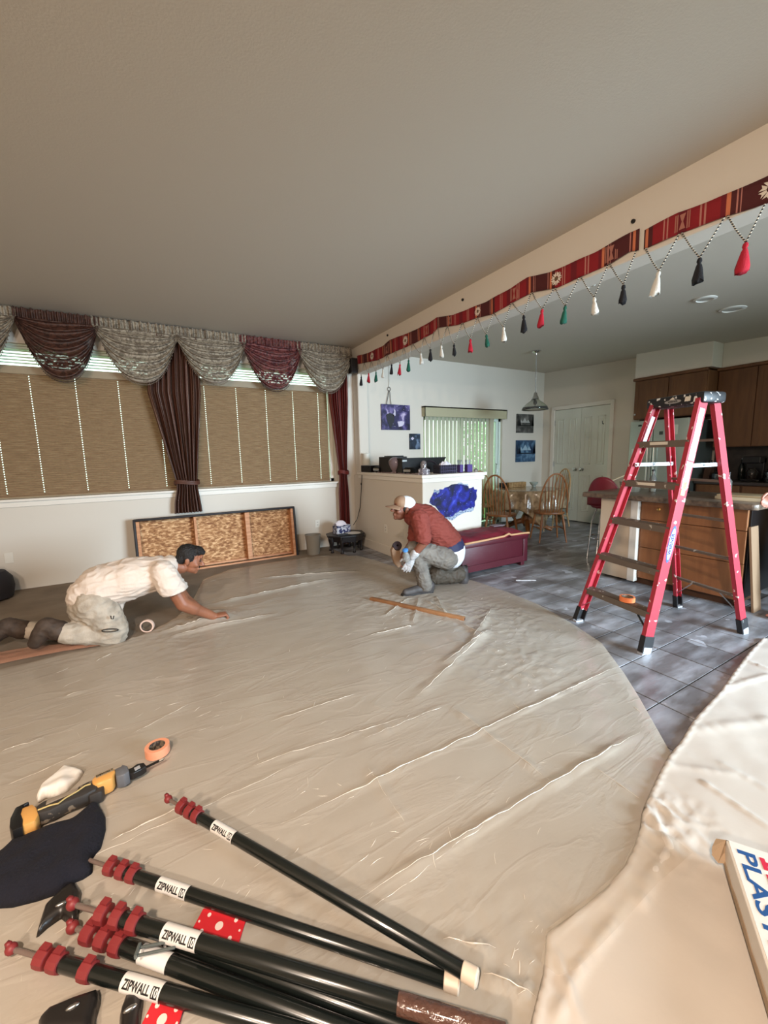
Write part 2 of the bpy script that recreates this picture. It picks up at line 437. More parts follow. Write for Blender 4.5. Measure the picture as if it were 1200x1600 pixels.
tag(h, 'leafy green hedge seen through the glass of the sliding door', 'hedge', kind='stuff')
# ------------------------------------------------------------------ pleated shades
def shade_material(name, xs):
    m = bpy.data.materials.new(name); m.use_nodes = True; nt = m.node_tree; N = nt.nodes; L = nt.links; N.clear()
    def math_(op, a, b_=None):
        n = N.new('ShaderNodeMath'); n.operation = op
        for i, v in enumerate((a, b_)):
            if v is None: continue
            if isinstance(v, (int, float)): n.inputs[i].default_value = v
            else: L.new(v, n.inputs[i])
        return n.outputs[0]
    tc = N.new('ShaderNodeTexCoord'); sp = N.new('ShaderNodeSeparateXYZ'); L.new(tc.outputs['Object'], sp.inputs[0])
    tot = None
    for x in xs:
        k = math_('LESS_THAN', math_('ABSOLUTE', math_('SUBTRACT', sp.outputs[0], x)), .0040)
        tot = k if tot is None else math_('ADD', tot, k)
    row = math_('LESS_THAN', math_('FRACT', math_('ADD', math_('DIVIDE', sp.outputs[2], .026), 50)), .42)
    hole = math_('MULTIPLY', tot, row)
    nz = N.new('ShaderNodeTexNoise'); nz.inputs['Scale'].default_value = 14; mp = N.new('ShaderNodeMapping'); mp.inputs['Scale'].default_value = (.5, 1, 9)
    L.new(tc.outputs['Object'], mp.inputs[0]); L.new(mp.outputs[0], nz.inputs['Vector'])
    r = N.new('ShaderNodeValToRGB'); r.color_ramp.elements[0].position = .35; r.color_ramp.elements[1].position = .7
    r.color_ramp.elements[0].color = sr(146, 119, 93); r.color_ramp.elements[1].color = sr(168, 142, 113); L.new(nz.outputs['Fac'], r.inputs[0])
    df = N.new('ShaderNodeBsdfDiffuse'); tl = N.new('ShaderNodeBsdfTranslucent'); L.new(r.outputs[0], df.inputs[0]); L.new(r.outputs[0], tl.inputs[0])
    m1 = N.new('ShaderNodeMixShader'); m1.inputs[0].default_value = .10; L.new(df.outputs[0], m1.inputs[1]); L.new(tl.outputs[0], m1.inputs[2])
    tr = N.new('ShaderNodeBsdfTransparent'); m2 = N.new('ShaderNodeMixShader'); L.new(hole, m2.inputs[0]); L.new(m1.outputs[0], m2.inputs[1]); L.new(tr.outputs[0], m2.inputs[2])
    o = N.new('ShaderNodeOutputMaterial'); L.new(m2.outputs[0], o.inputs[0])
    return m
M_rail = mat('shade_rail', sr(150, 134, 108), .5)
M_slat = mat('blind_slat', sr(226, 236, 222), .5)
def shade(x0, x1, label, pxs):
    t = thing('pleated_shade', label, 'window shade', ((x0+x1)/2, YW+.055, 1.005), group=None)
    xc = (x0+x1)/2; ztop = 2.33-1.005
    n = 104
    b = MB(); b.grid(2, n, lambda u, v: (x0-xc+u*(x1-x0), (.007 if int(round(v*n)) % 2 else -.007), .012+v*(ztop-.012)))
    xs = [at(u, v, 1, YW+.05).x-xc for u, v in pxs]
    b.build('pleated_fabric', shade_material('shade_fabric_%d' % len(xs), xs), t)
    MB().b2((x0-xc, -.014, -.0), (x1-xc, .014, .014)).build('bottom_rail', M_rail, t, bevel=.002)
    MB().b2((x0-xc, -.022, ztop), (x1-xc, .02, ztop+.085)).build('top_rail', M_rail, t, bevel=.004)
    # the row of open slats above the lowered shade
    for k in range(7):
        z = ztop+.115+k*.031
        MB().box((0, 0, z), (x1-x0, .026, .0022), Matrix.Rotation(.75, 3, 'X')).build('slat', M_slat, t)
    return t
shade(-2.55, .325, 'long tan pleated shade left of the tied middle curtain', [(70, 771), (138, 766), (202, 764), (261, 760), (12, 776)])
shade(.415, 2.42, 'tan pleated shade between the middle curtain and the corner curtain', [(330.6, 756), (378.6, 755.5), (423, 751.6), (464, 750), (502, 746.5)])

# ------------------------------------------------------------------ swags
def lace_material(name, c1, c2, holes, c3=None, scale=22):
    m = bpy.data.materials.new(name); m.use_nodes = True; nt = m.node_tree; N = nt.nodes; L = nt.links
    b = N['Principled BSDF']; b.inputs['Roughness'].default_value = .55
    uv = N.new('ShaderNodeTexCoord')
    n = N.new('ShaderNodeTexNoise'); n.inputs['Scale'].default_value = scale; n.inputs['Detail'].default_value = 2; n.inputs['Distortion'].default_value = 1.4
    L.new(uv.outputs['Object'], n.inputs['Vector'])
    r = N.new('ShaderNodeValToRGB'); r.color_ramp.elements[0].position = .44; r.color_ramp.elements[1].position = .56
    r.color_ramp.elements[0].color = c1; r.color_ramp.elements[1].color = c2; L.new(n.outputs['Fac'], r.inputs[0]); L.new(r.outputs[0], b.inputs['Base Color'])
    n2 = N.new('ShaderNodeTexNoise'); n2.inputs['Scale'].default_value = scale*.8; n2.inputs['Detail'].default_value = 2; n2.inputs['Distortion'].default_value = 1
    mp = N.new('ShaderNodeMapping'); mp.inputs['Location'].default_value = (5, 3, 1); L.new(uv.outputs['Object'], mp.inputs[0]); L.new(mp.outputs[0], n2.inputs['Vector'])
    r2 = N.new('ShaderNodeValToRGB'); r2.color_ramp.elements[0].position = holes; r2.color_ramp.elements[1].position = holes+.08
    r2.color_ramp.elements[0].color = (.72, .72, .72, 1) if holes > .4 else (.82, .82, .82, 1); r2.color_ramp.elements[1].color = (1, 1, 1, 1); L.new(n2.outputs['Fac'], r2.inputs[0])
    L.new(r2.outputs[0], b.inputs['Alpha'])
    return m
M_lace = lace_material('silver_brocade', sr(108, 96, 82), sr(158, 146, 128), .40)
M_brn = lace_material('brown_brocade', sr(52, 28, 20), sr(82, 50, 38), .40)
M_brg = lace_material('burgundy_brocade', sr(70, 26, 30), sr(120, 66, 62), .42)
M_bead_l = mat('beads_silver', sr(120, 104, 90), .35); M_bead_b = mat('beads_brown', sr(50, 28, 24), .35)
def swag(x0, x1, zb, M, Mb, label, seed):
    cx = (x0+x1)/2; hw_ = (x1-x0)/2+.03; zt = 2.965
    t = thing('swag_valance', label, 'valance', (cx, YW-.13, zt), group='swag valances along the window wall')
    rr = random.Random(seed); ph = rr.uniform(0, 6)
    b = MB(); b.grid(96, 6, lambda u, v: (-hw_+2*hw_*u, -.018*math.sin(u*2*PI*19+ph+math.sin(u*9)*2)-.006*math.sin(u*61), -.15*v+.006*math.sin(u*70+ph)*(1-v)))
    b.build('gathered_heading', M, t, smooth='all')
    H = zt-zb-.10
    def p(u, v):
        q = 2*u-1; w = hw_*(1-.10*v*v)
        sag = (1-abs(q)**2.3)**.8
        z = -.10-v*H*sag
        fold = 1-2*abs(math.sin(v*PI*6.5+.4*math.sin(3*q+ph)))**.8
        y = -.03-.06*sag*v**.5 -.030*fold*sag**.5
        return (w*q*(1-.04*math.sin(v*6)), y, z-.014*fold*sag)
    b = MB(); b.grid(44, 64, p); b.build('draped_swag', M, t, smooth='all')
    b = MB()
    b.tube([p(i/40, 1) for i in range(41)], .006, 6)
    for i in range(1, 56):
        x, y, z = p(i/56, 1)
        b.cone((x, y, z), (x, y, z-.022), .0015, n=4, caps=False); b.ell((x, y, z-.028), (.006, .006, .008), 6)
    o = b.build('bead_fringe', Mb, t, smooth='all'); o['kind'] = 'stuff'
swag(-1.78, -1.05, 2.30, M_lace, M_bead_l, 'silver lace swag cut off by the left edge of the photo', 1)
swag(-1.02, -.35, 2.25, M_brn, M_bead_b, 'dark brown openwork swag with brown beads, leftmost dark one', 2)
swag(-.36, .44, 2.27, M_lace, M_bead_l, 'silver lace swag between the dark brown swag and the middle curtain', 3)
swag(.44, 1.22, 2.32, M_lace, M_bead_l, 'silver lace swag just right of the middle curtain', 4)
swag(1.20, 1.97, 2.28, M_brg, M_bead_b, 'burgundy brocade swag with burgundy beads above the right shade', 5)
swag(1.95, 2.74, 2.30, M_lace, M_bead_l, 'silver lace swag next to the black corner speaker', 6)
cr = MB().cone((-3.3, YW-.06, 2.90), (2.74, YW-.06, 2.90), .014, n=10).build('curtain_rod', mat('rod_paint', sr(120, 105, 90), .4), smooth=True)
tag(cr, 'long thin curtain rod behind the swags under the ceiling', 'curtain rod')

# ------------------------------------------------------------------ tied curtains
def stripe_material(name, c1, c2, c3):
    m = bpy.data.materials.new(name); m.use_nodes = True; nt = m.node_tree; N = nt.nodes; L = nt.links
    b = N['Principled BSDF']; b.inputs['Roughness'].default_value = .42
    uv = N.new('ShaderNodeUVMap'); sp = N.new('ShaderNodeSeparateXYZ'); L.new(uv.outputs[0], sp.inputs[0])
    mm = N.new('ShaderNodeMath'); mm.operation = 'MULTIPLY'; mm.inputs[1].default_value = 13; L.new(sp.outputs[0], mm.inputs[0])
    fr_ = N.new('ShaderNodeMath'); fr_.operation = 'FRACT'; L.new(mm.outputs[0], fr_.inputs[0])
    r = N.new('ShaderNodeValToRGB'); r.color_ramp.interpolation = 'CONSTANT'; e = r.color_ramp.elements
    e[0].position = 0; e[0].color = c1; e[1].position = .46; e[1].color = c3
    for ps, c in ((.50, c2), (.80, c3), (.83, c1)): x = e.new(ps); x.color = c
    L.new(fr_.outputs[0], r.inputs[0]); L.new(r.outputs[0], b.inputs['Base Color'])
    return m
def curtain(label, M, Mt, prof, y, folds, zend, seed):
    """prof: (z, x left, x right) from top to bottom"""
    zs = [p[0] for p in prof]
    x0, x1 = prof[0][1], prof[0][2]
    t = thing('tied_curtain', label, 'curtain', ((x0+x1)/2, y, zend))
    inv = WM[t.name].inverted(); NU, NV = 150, 70
    rr = random.Random(seed); ph = [rr.uniform(0, 6) for _ in range(4)]
    def p(u, v):
        z = zs[0]+(zend-zs[0])*v
        a = np.interp(-z, [-q for q in zs], [q[1] for q in prof]); c = np.interp(-z, [-q for q in zs], [q[2] for q in prof])
        w = c-a; uu = u+.012*math.sin(u*17+ph[0])
        amp = .03*min(1, w/.4)+.008
        yy = y-amp*math.sin(uu*2*PI*folds+ph[1]+.5*math.sin(z*2))-amp*.4*math.sin(uu*2*PI*folds*2.3+ph[2])
        return inv @ Vector((a+w*uu, yy, z))
    b = MB(); b.grid(NU, NV, p)
    o = b.build('curtain_fabric', M, t, smooth='all', weld=False)
    me = o.data; uvl = me.uv_layers.new(name='UVMap'); k = NU+1
    for lp in me.loops: uvl.data[lp.index].uv = ((lp.vertex_index % k)/NU, (lp.vertex_index//k)/NV)
    zt = prof[2][0]; a, c = prof[2][1], prof[2][2]
    cxx = (a+c)/2; rx = (c-a)/2+.018
    pts = [inv @ Vector((cxx+rx*math.cos(q), y-.0+.055*math.sin(q), zt+.012*math.sin(q*2))) for q in [2*PI*i/24 for i in range(25)]]
    tb = MB()
    for dz in (-.018, -.006, .006, .018): tb.tube([q+Vector((0, 0, dz)) for q in pts], .0085, 6)
    tb.build('tieback', Mt, t, smooth='all')
M_cur = stripe_material('brown_stripe_satin', sr(84, 50, 38), sr(70, 42, 32), sr(128, 98, 76))
M_cur2 = stripe_material('red_stripe_satin', sr(104, 34, 30), sr(80, 30, 26), sr(122, 70, 56))
curtain('striped brown curtain tied in the middle of the window', M_cur, M_cur,
        [(2.86, .14, .68), (2.2, .07, .67), (1.10, .29, .54), (1.02, .29, .54), (.85, .25, .56), (.71, .24, .57)], YW-.105, 9, .715, 1)
curtain('narrow burgundy striped curtain tied in the corner', M_cur2, M_cur2,
        [(2.86, 2.40, 2.70), (2.2, 2.40, 2.70), (1.14, 2.51, 2.645), (1.05, 2.51, 2.645), (.85, 2.49, 2.66), (.02, 2.49, 2.67)], YW-.105, 7, .03, 2)

# ------------------------------------------------------------------ black corner speaker on the wall
t = thing('wall_speaker', 'small black speaker high in the corner beside the swags', 'speaker', (2.76, 5.60, 2.70))
MB().box((0, 0, 0), (.10, .12, .21)).build('cabinet', M_black, t, bevel=.008)
MB().b2((-.052, -.05, -.09), (-.046, .05, .09)).build('grille', mat('speaker_cloth', sr(30, 26, 26), .9, bump=.5, bscale=200), t, bevel=.003)
MB().b2((-.045, -.064, -.09), (.045, -.058, .09)).build('grille', MATS['speaker_cloth'], t, bevel=.003)
MB().cone((.03, 0, -.02), (.075, .0, -.02), .012, n=10).build('wall_bracket', M_black, t)

# ------------------------------------------------------------------ woven banner with tassels
def banner_material():
    m = bpy.data.materials.new('woven_banner'); m.use_nodes = True; nt = m.node_tree; N = nt.nodes; L = nt.links
    b = N['Principled BSDF']; b.inputs['Roughness'].default_value = .85
    uv = N.new('ShaderNodeUVMap'); sp = N.new('ShaderNodeSeparateXYZ'); L.new(uv.outputs[0], sp.inputs[0])
    fr_ = N.new('ShaderNodeMath'); fr_.operation = 'FRACT'; L.new(sp.outputs[0], fr_.inputs[0])
    r = N.new('ShaderNodeValToRGB'); r.color_ramp.interpolation = 'CONSTANT'; e = r.color_ramp.elements
    red = sr(150, 24, 34); dk = sr(84, 28, 30); ln = sr(196, 130, 118); or_ = sr(222, 128, 90); wn_ = sr(118, 20, 34)
    e[0].position = 0; e[0].color = red; e[1].position = .10; e[1].color = ln
    for ps, c in ((.115, red), (.135, ln), (.15, red), (.26, wn_), (.30, or_), (.33, dk), (.37, ln), (.38, dk), (.395, ln), (.405, dk), (.60, ln), (.61, dk), (.63, or_), (.66, dk), (.70, red), (.80, ln), (.81, red), (.83, ln), (.84, red), (.92, wn_)):
        x = e.new(ps); x.color = c
    L.new(fr_.outputs[0], r.inputs[0])
    n = N.new('ShaderNodeTexNoise'); n.inputs['Scale'].default_value = 60; mx_ = N.new('ShaderNodeMix'); mx_.data_type = 'RGBA'; mx_.blend_type = 'MULTIPLY'; mx_.inputs['Factor'].default_value = .35
    L.new(r.outputs[0], mx_.inputs['A']); L.new(n.outputs['Color'], mx_.inputs['B']); L.new(mx_.outputs['Result'], b.inputs['Base Color'])
    return m
M_ban = banner_material()
M_motif = mat('motif_white', sr(226, 214, 200), .85); M_motif2 = mat('motif_olive', sr(110, 96, 70), .85); M_motif3 = mat('motif_rose', sr(168, 110, 96), .85)
TC = dict(black=mat('tassel_black', sr(26, 25, 30), .85, bump=.8, bscale=60, stretch=(6, 6, 1)), red=mat('tassel_red', sr(190, 24, 48), .8, bump=.8, bscale=60, stretch=(6, 6, 1)),
          green=mat('tassel_green', sr(24, 96, 78), .8, bump=.8, bscale=60, stretch=(6, 6, 1)), white=mat('tassel_white', sr(232, 228, 218), .8, bump=.8, bscale=60, stretch=(6, 6, 1)))
def cord_material():
    m = bpy.data.materials.new('twisted_cord'); m.use_nodes = True; nt = m.node_tree; N = nt.nodes; L = nt.links
    b = N['Principled BSDF']; b.inputs['Roughness'].default_value = .8
    uv = N.new('ShaderNodeTexCoord'); w_ = N.new('ShaderNodeTexWave'); w_.bands_direction = 'Z'; w_.inputs['Scale'].default_value = 22; w_.inputs['Distortion'].default_value = .5
    L.new(uv.outputs['Object'], w_.inputs[0]); r = N.new('ShaderNodeValToRGB'); r.color_ramp.interpolation = 'CONSTANT'
    r.color_ramp.elements[0].color = sr(24, 26, 30); r.color_ramp.elements[1].position = .55; r.color_ramp.elements[1].color = sr(214, 206, 190)
    L.new(w_.outputs['Fac'], r.inputs[0]); L.new(r.outputs[0], b.inputs['Base Color']); return m
M_cord = cord_material()
BX = HX-.006
def banner(label, top_px, bot_px, tassels, attach, u0, motifs):
    """top / bottom outline and the tassels given on the plane of the beam"""
    tp = [at(u, v, 0, BX) for u, v in top_px]; bp = [at(u, v, 0, BX) for u, v in bot_px]
    tp.sort(key=lambda p: -p.y); bp.sort(key=lambda p: -p.y)
    ya, yb = max(tp[0].y, bp[0].y), min(tp[-1].y, bp[-1].y)
    t = thing('woven_banner', label, 'banner', (BX, (ya+yb)/2, bp[0].z), group='tasselled banners along the beam'); inv = WM[t.name].inverted()
    ft = lambda y: float(np.interp(-y, [-p.y for p in tp], [p.z for p in tp])); fb = lambda y: float(np.interp(-y, [-p.y for p in bp], [p.z for p in bp]))
    n = int((ya-yb)/.02)+4
    def p(u, v):
        y = ya+(yb-ya)*u; z0, z1_ = fb(y), ft(y)
        return inv @ Vector((BX-.004-.003*math.sin(y*23)-.003*v, y, z0+(z1_-z0)*v))
    b = MB(); b.grid(n, 4, p)
    o = b.build('woven_band', M_ban, t, smooth='all', weld=False, solid=.004)
    uvl = o.data.uv_layers.new(name='UVMap'); k = n+1
    for lp in o.data.loops: uvl.data[lp.index].uv = (u0+(ya-yb)*((lp.vertex_index % k)/n)/.62, (lp.vertex_index//k)/4)
    for (mu, mv, kind) in motifs:
        q = at(mu, mv, 0, BX-.012); zc = (ft(q.y)+fb(q.y))/2; h = (ft(q.y)-fb(q.y))*.5
        F = frame((BX-.0095, q.y, zc), (0, -1, 0), (0, 0, 1)); b = MB()
        if kind == 'star':
            for a in range(8):
                c, s = math.cos(a*PI/4+PI/8), math.sin(a*PI/4+PI/8); R_ = h*.72
                pts = [(c*R_*.35-s*R_*.13, s*R_*.35+c*R_*.13), (c*R_-s*R_*.30, s*R_+c*R_*.30), (c*R_*.78, s*R_*.78), (c*R_+s*R_*.30, s*R_-c*R_*.30), (c*R_*.35+s*R_*.13, s*R_*.35-c*R_*.13)]
                b.prism(pts, 0, .0015, inv @ F)
            b.build('star_motif', M_motif, t)
            MB().prism([(math.cos(a*PI/3)*h*.2, math.sin(a*PI/3)*h*.2) for a in range(6)], 0, .002, inv @ F).build('motif_centre', M_motif2, t)
        else:
            for dx in (-.62, -.44, .44, .62): b.prism([(dx*h-.003, -h*.8), (dx*h+.003, -h*.8), (dx*h+.003, h*.8), (dx*h-.003, h*.8)], 0, .001, inv @ F)
            b.prism([(-.28*h, -.7*h), (.28*h, -.7*h), (.06*h, 0), (.28*h, .7*h), (-.28*h, .7*h), (-.06*h, 0)], 0, .0015, inv @ F)
            b.build('comb_motif', M_motif3, t)
    at_y = [at(u, v, 0, BX).y for u, v in attach]
    for i, (u, v, colr, vb) in enumerate(tassels):
        c = at(u, v, 0, BX-.015); e_ = at(u, vb, 0, BX-.015)
        y0, y1 = at_y[i], at_y[i+1]
        L_ = c.z-e_.z; y_ = c.y
        rr = random.Random(int(u)); wd = L_*.23; lean = rr.uniform(-.02, .02)
        tb = MB()
        tb.lathe([(.006, 0), (.012, -.008), (.014, -.02), (.009, -.03), (.015, -.042), (wd*.72, -L_*.55), (wd, -L_*.92), (wd*.9, -L_)], (0, 0, 0), 14)
        for q in tb.v:
            s_ = 1+.16*math.sin(math.atan2(q.y, q.x)*7); q.x = q.x*s_*.8; q.y = q.y*s_+lean*(-q.z/L_); q.z += (.012*math.sin(math.atan2(q.y, q.x)*3+rr.random()*6) if q.z < -L_*.9 else 0)
            q += Vector((BX-.02, y_, c.z))
        to = tb.build('tassel', TC[colr], t, world=True, smooth='all', label=colr+' tassel on a twisted cord')
        cb = MB(); za, zb = fb(y0)-.002, fb(y1)-.002
        for yy, zz in ((y0-.006, za), (y1+.006, zb)): cb.tube([(BX-.012, yy, zz), (BX-.02, (yy+y_)/2, (zz+c.z)/2-.006), (BX-.02, y_, c.z)], .0042 if L_ > .1 else .0042, 6)
        cb.build('cord', M_cord, to, world=True, smooth='all')
mid = lambda *a: a
# far length
banner('far short banner length starting beside the black corner speaker',
       [(559, 556), (575, 552), (600, 540), (610, 531), (640, 520), (665, 508), (682, 497)], [(559, 569), (590, 563), (612, 552), (645, 538), (678, 520), (684, 513)],
       [(565, 588, 'black', 602), (576.5, 583, 'red', 597), (588, 581, 'green', 596), (599, 577, 'white', 590), (612.5, 569, 'black', 584), (625.5, 569, 'red', 585), (639, 562, 'green', 579), (658, 552, 'white', 569), (673, 545, 'black', 563)],
       [(559, 568), (570, 568), (581, 565), (593, 561), (606, 555), (619, 548), (632, 543), (646, 538), (664, 531), (680, 521)], .1,
       [(581, 557, 'star'), (604, 546, 'comb'), (633, 533, 'star'), (666, 516, 'comb')])
banner('long middle banner length with six white star and comb motifs',
       [(684, 496), (710, 492), (760, 472), (800, 450), (826, 433), (860, 426), (930, 395), (985, 364), (992, 361)], [(686, 512), (715, 508), (745, 497), (770, 491), (805, 471), (832, 457), (870, 450), (905, 434), (955, 412), (985, 393), (998, 391)],
       [(690, 540, 'white', 558), (710, 538, 'black', 555), (735.5, 530, 'red', 550), (760.5, 523, 'green', 541), (787.5, 511, 'white', 533), (819, 493, 'black', 518), (848, 483, 'red', 509), (884, 478, 'green', 503), (929, 465, 'white', 492), (975, 445, 'black', 473)],
       [(685, 513), (700, 512), (724, 505), (747, 496), (773, 487), (801, 472), (832, 457), (868, 449), (908, 434), (953, 413), (997, 391)], .35,
       [(702, 502, 'comb'), (746, 489, 'star'), (803, 461, 'comb'), (869, 433, 'star'), (955, 395, 'comb')])
banner('near banner length after the gap, running out of the right edge',
       [(1008, 360), (1060, 333), (1110, 315), (1200, 276), (1260, 246)], [(1008, 389), (1063, 365), (1130, 340), (1200, 318), (1260, 297)],
       [(1030, 424, 'white', 460), (1094, 403, 'black', 440), (1166, 379, 'red', 423)],
       [(1009, 389), (1065, 365), (1136, 338), (1199, 320)], .62,
       [(1066, 347, 'comb'), (1204, 298, 'star')])
for i, (u, v) in enumerate([(990, 346), (723.5, 468.5), (606, 524)]):
    q = at(u, v, 0, HX); sc = .013
    o = MB().lathe([(sc, 0), (sc, .008), (sc*.8, .014), (.003, .016)], (0, 0, 0), 14, (-1, 0, 0)).build('wall_plug', M_black, smooth=True)
    o.location = q; WM[o.name] = Matrix.Translation(q)
    tag(o, ['small black round plug on the beam above the near banner gap', 'small black round plug on the beam above the middle banner', 'small black round plug above the far banner near the corner'][i], 'wall plug')

# ------------------------------------------------------------------ vertical blinds
t = thing('vertical_blind', 'pale vertical blind with its vanes drawn over the sliding door', 'blind', ((SX0+SX1)/2, YW-.06, 2.19))
M_val = mat('blind_valance', sr(176, 170, 140), .6); 
M_vane = mat('blind_vane', sr(232, 230, 210), .5)
nt = M_vane.node_tree; bs = nt.nodes['Principled BSDF']; tl = nt.nodes.new('ShaderNodeBsdfTranslucent'); tl.inputs[0].default_value = sr(220, 226, 196); mx = nt.nodes.new('ShaderNodeMixShader'); mx.inputs[0].default_value = .30
nt.links.new(bs.outputs[0], mx.inputs[1]); nt.links.new(tl.outputs[0], mx.inputs[2]); nt.links.new(mx.outputs[0], nt.nodes['Material Output'].inputs[0])
MB().b2((4.12-5.1, -.04, -.17), (6.06-5.1, -.03, .0)).b2((4.12-5.1, -.04, -.02), (6.06-5.1, .05, 0)).b2((4.12-5.1, -.04, -.17), (4.13-5.1, .05, 0)).b2((6.05-5.1, -.04, -.17), (6.06-5.1, .05, 0)).build('valance', M_val, t, weld=False)
vane = MB().grid(4, 1, lambda u, v: (.044*(2*u-1), .006*(1-(2*u-1)**2), -2.1+1.96*v)).build('vane', M_vane, t, smooth='all', solid=.0012)
vm = vane.data; first = True
xs = [4.20+.087*k for k in range(17)]+[5.63+.014*k for k in range(7)]
for k, x in enumerate(xs):
    o = vane if k == 0 else vane.copy()
    if k: COL.objects.link(o); o.parent = t
    o.location = (x-5.1, .01, 0); o.rotation_euler = (0, 0, math.radians(9 if k < 17 else -80))

# ------------------------------------------------------------------ pictures
def picture_material(name, c, seed, kind):
    m = bpy.data.materials.new(name); m.use_nodes = True; nt = m.node_tree; N = nt.nodes; L = nt.links
    b = N['Principled BSDF']; b.inputs['Roughness'].default_value = .4
    tc = N.new('ShaderNodeTexCoord'); mp = N.new('ShaderNodeMapping'); mp.inputs['Location'].default_value = (seed, seed*2, seed*.7); L.new(tc.outputs['Object'], mp.inputs[0])
    n = N.new('ShaderNodeTexNoise'); n.inputs['Scale'].default_value = 7; n.inputs['Detail'].default_value = 7; n.inputs['Distortion'].default_value = .6; L.new(mp.outputs[0], n.inputs['Vector'])
    r = N.new('ShaderNodeValToRGB'); L.new(n.outputs['Fac'], r.inputs[0]); e = r.color_ramp.elements
    e[0].position = c[0][0]; e[0].color = c[0][1]; e[1].position = c[1][0]; e[1].color = c[1][1]
    for p_, q in c[2:]: x = e.new(p_); x.color = q
    out = r.outputs[0]
    v = N.new('ShaderNodeTexVoronoi'); v.inputs['Scale'].default_value = 26; L.new(mp.outputs[0], v.inputs['Vector'])
    r2 = N.new('ShaderNodeValToRGB'); r2.color_ramp.elements[0].position = .06; r2.color_ramp.elements[0].color = (1, 1, 1, 1); r2.color_ramp.elements[1].position = .15; r2.color_ramp.elements[1].color = (0, 0, 0, 1)
    L.new(v.outputs['Distance'], r2.inputs[0]); mx_ = N.new('ShaderNodeMix'); mx_.data_type = 'RGBA'; L.new(r2.outputs[0], mx_.inputs['Factor']); L.new(out, mx_.inputs['A']); mx_.inputs['B'].default_value = kind
    L.new(mx_.outputs['Result'], b.inputs['Base Color']); return m
def art_blob(px, M, t, yy):
    pts = [at(u, v, 1, yy) for u, v in px]; F = Matrix.Identity(4)
    b = MB(); n = len(pts); b.add(pts+[p+Vector((0, -.002, 0)) for p in pts], [tuple(range(n)), tuple(range(2*n-1, n-1, -1))]+[(i, (i+1) % n, n+(i+1) % n, n+i) for i in range(n)])
    return b
def picture(px, M, label, dy=.03):
    (u0, v0), (u1, v1) = px; a = at(u0, v0, 1, YW-dy); c = at(u1, v1, 1, YW-dy)
    cx, cz = (a.x+c.x)/2, (a.z+c.z)/2; w_, h_ = abs(c.x-a.x), abs(a.z-c.z)
    t = thing('canvas_picture', label, 'picture', (cx, YW-dy, cz))
    MB().b2((-w_/2, 0, -h_/2), (w_/2, dy, h_/2)).build('canvas', M, t, bevel=.002)
    return t, w_, h_
M_gal = picture_material('purple_nebula_print', [(.34, sr(24, 20, 40)), (.70, sr(200, 186, 214)), (.5, sr(52, 44, 92)), (.6, sr(110, 98, 150))], 3.1, sr(220, 214, 230))
t, w_, h_ = picture(((596, 631), (641, 672)), M_gal, 'large dark purple nebula canvas hanging by a cord')
yy = YW-.032
pw = mat('print_pale', sr(206, 198, 216), .5); pdk = mat('print_dark', sr(26, 22, 30), .5)
art_blob([(622, 662), (621, 659), (627, 658), (632, 659), (631, 663), (628, 666), (623, 667)], pw, t, yy).build('pale_cloud', pw, t, world=True)
art_blob([(604, 655), (603, 648), (609, 645), (616, 648), (616, 658), (610, 670)], pdk, t, yy).build('dark_shape', pdk, t, world=True)
art_blob([(615, 638), (618, 642), (618, 649), (615, 651), (613.5, 648), (616, 644)], pw, t, yy).build('pale_crescent', pw, t, world=True)
cb = MB(); top = at(608, 560, 1, YW-.02); rg = at(608, 606, 1, YW-.02)
for k in range(24):
    a = k/24; p_ = top.lerp(rg, a); cb.ell(p_, (.006, .003, .010) if k % 2 else (.003, .006, .010), 6)
cb.build('bead_chain', M_metal, t, world=True, smooth='all')
MB().tube([rg+Vector((.028*math.cos(q), 0, -.02+.028*math.sin(q))) for q in [2*PI*i/18 for i in range(19)]], .004, 6).build('ring', M_black, t, world=True, smooth='all')
e1, e2 = at(604, 632, 1, YW-.03), at(611, 632, 1, YW-.03)
MB().tube([e1, rg+Vector((-.01, 0, -.06)), rg+Vector((0, 0, -.045)), rg+Vector((.01, 0, -.06)), e2], .005, 6).build('hanging_cord', M_black, t, world=True, smooth='all')
M_p2 = picture_material('night_print', [(.40, sr(18, 24, 34)), (.72, sr(120, 140, 168)), (.55, sr(36, 48, 66))], 8.3, sr(120, 130, 150))
t, _, _ = picture(((640.5, 677.5), (657, 702)), M_p2, 'small dark blue night canvas below the purple one')
art_blob([(642, 685), (644.5, 682.5), (647, 685), (644.5, 688)], pw, t, yy).build('pale_moon', pw, t, world=True)
def landscape(px, pal, label):
    M = picture_material('landscape_'+label.split()[1], pal, hash(px[0][0]) % 7+.5, pal[1][1])
    t, w_, h_ = picture(px, M, label)
    lt = mat('snow_'+label.split()[1], pal[4][1], .6); dk = mat('pines_'+label.split()[1], pal[5][1], .6)
    b = MB()
    for (cx_, s_) in ((-.02, 1), (.05, .7), (-.09, .6)):
        b.prism([(cx_*w_*3-.16*w_*s_, 0), (cx_*w_*3, .26*h_*s_), (cx_*w_*3+.16*w_*s_, 0)], 0, .0015, frame((0, -.001, .04*h_), (1, 0, 0), (0, 0, 1)))
    b.build('painted_mountain', lt, t)
    b = MB(); r_ = random.Random(5)
    for k in range(12):
        x_ = (-.48+.18*r_.random()) if k % 2 else (.30+.18*r_.random()); hh = .25+.35*r_.random()
        b.prism([(x_*w_-.035*w_, 0), (x_*w_, hh*h_), (x_*w_+.035*w_, 0)], 0, .003, frame((0, -.001, -.12*h_), (1, 0, 0), (0, 0, 1)))
    b.b2((-.48*w_, -.003, -.13*h_), (.48*w_, -.001, -.08*h_))
    b.build('painted_pines', dk, t)
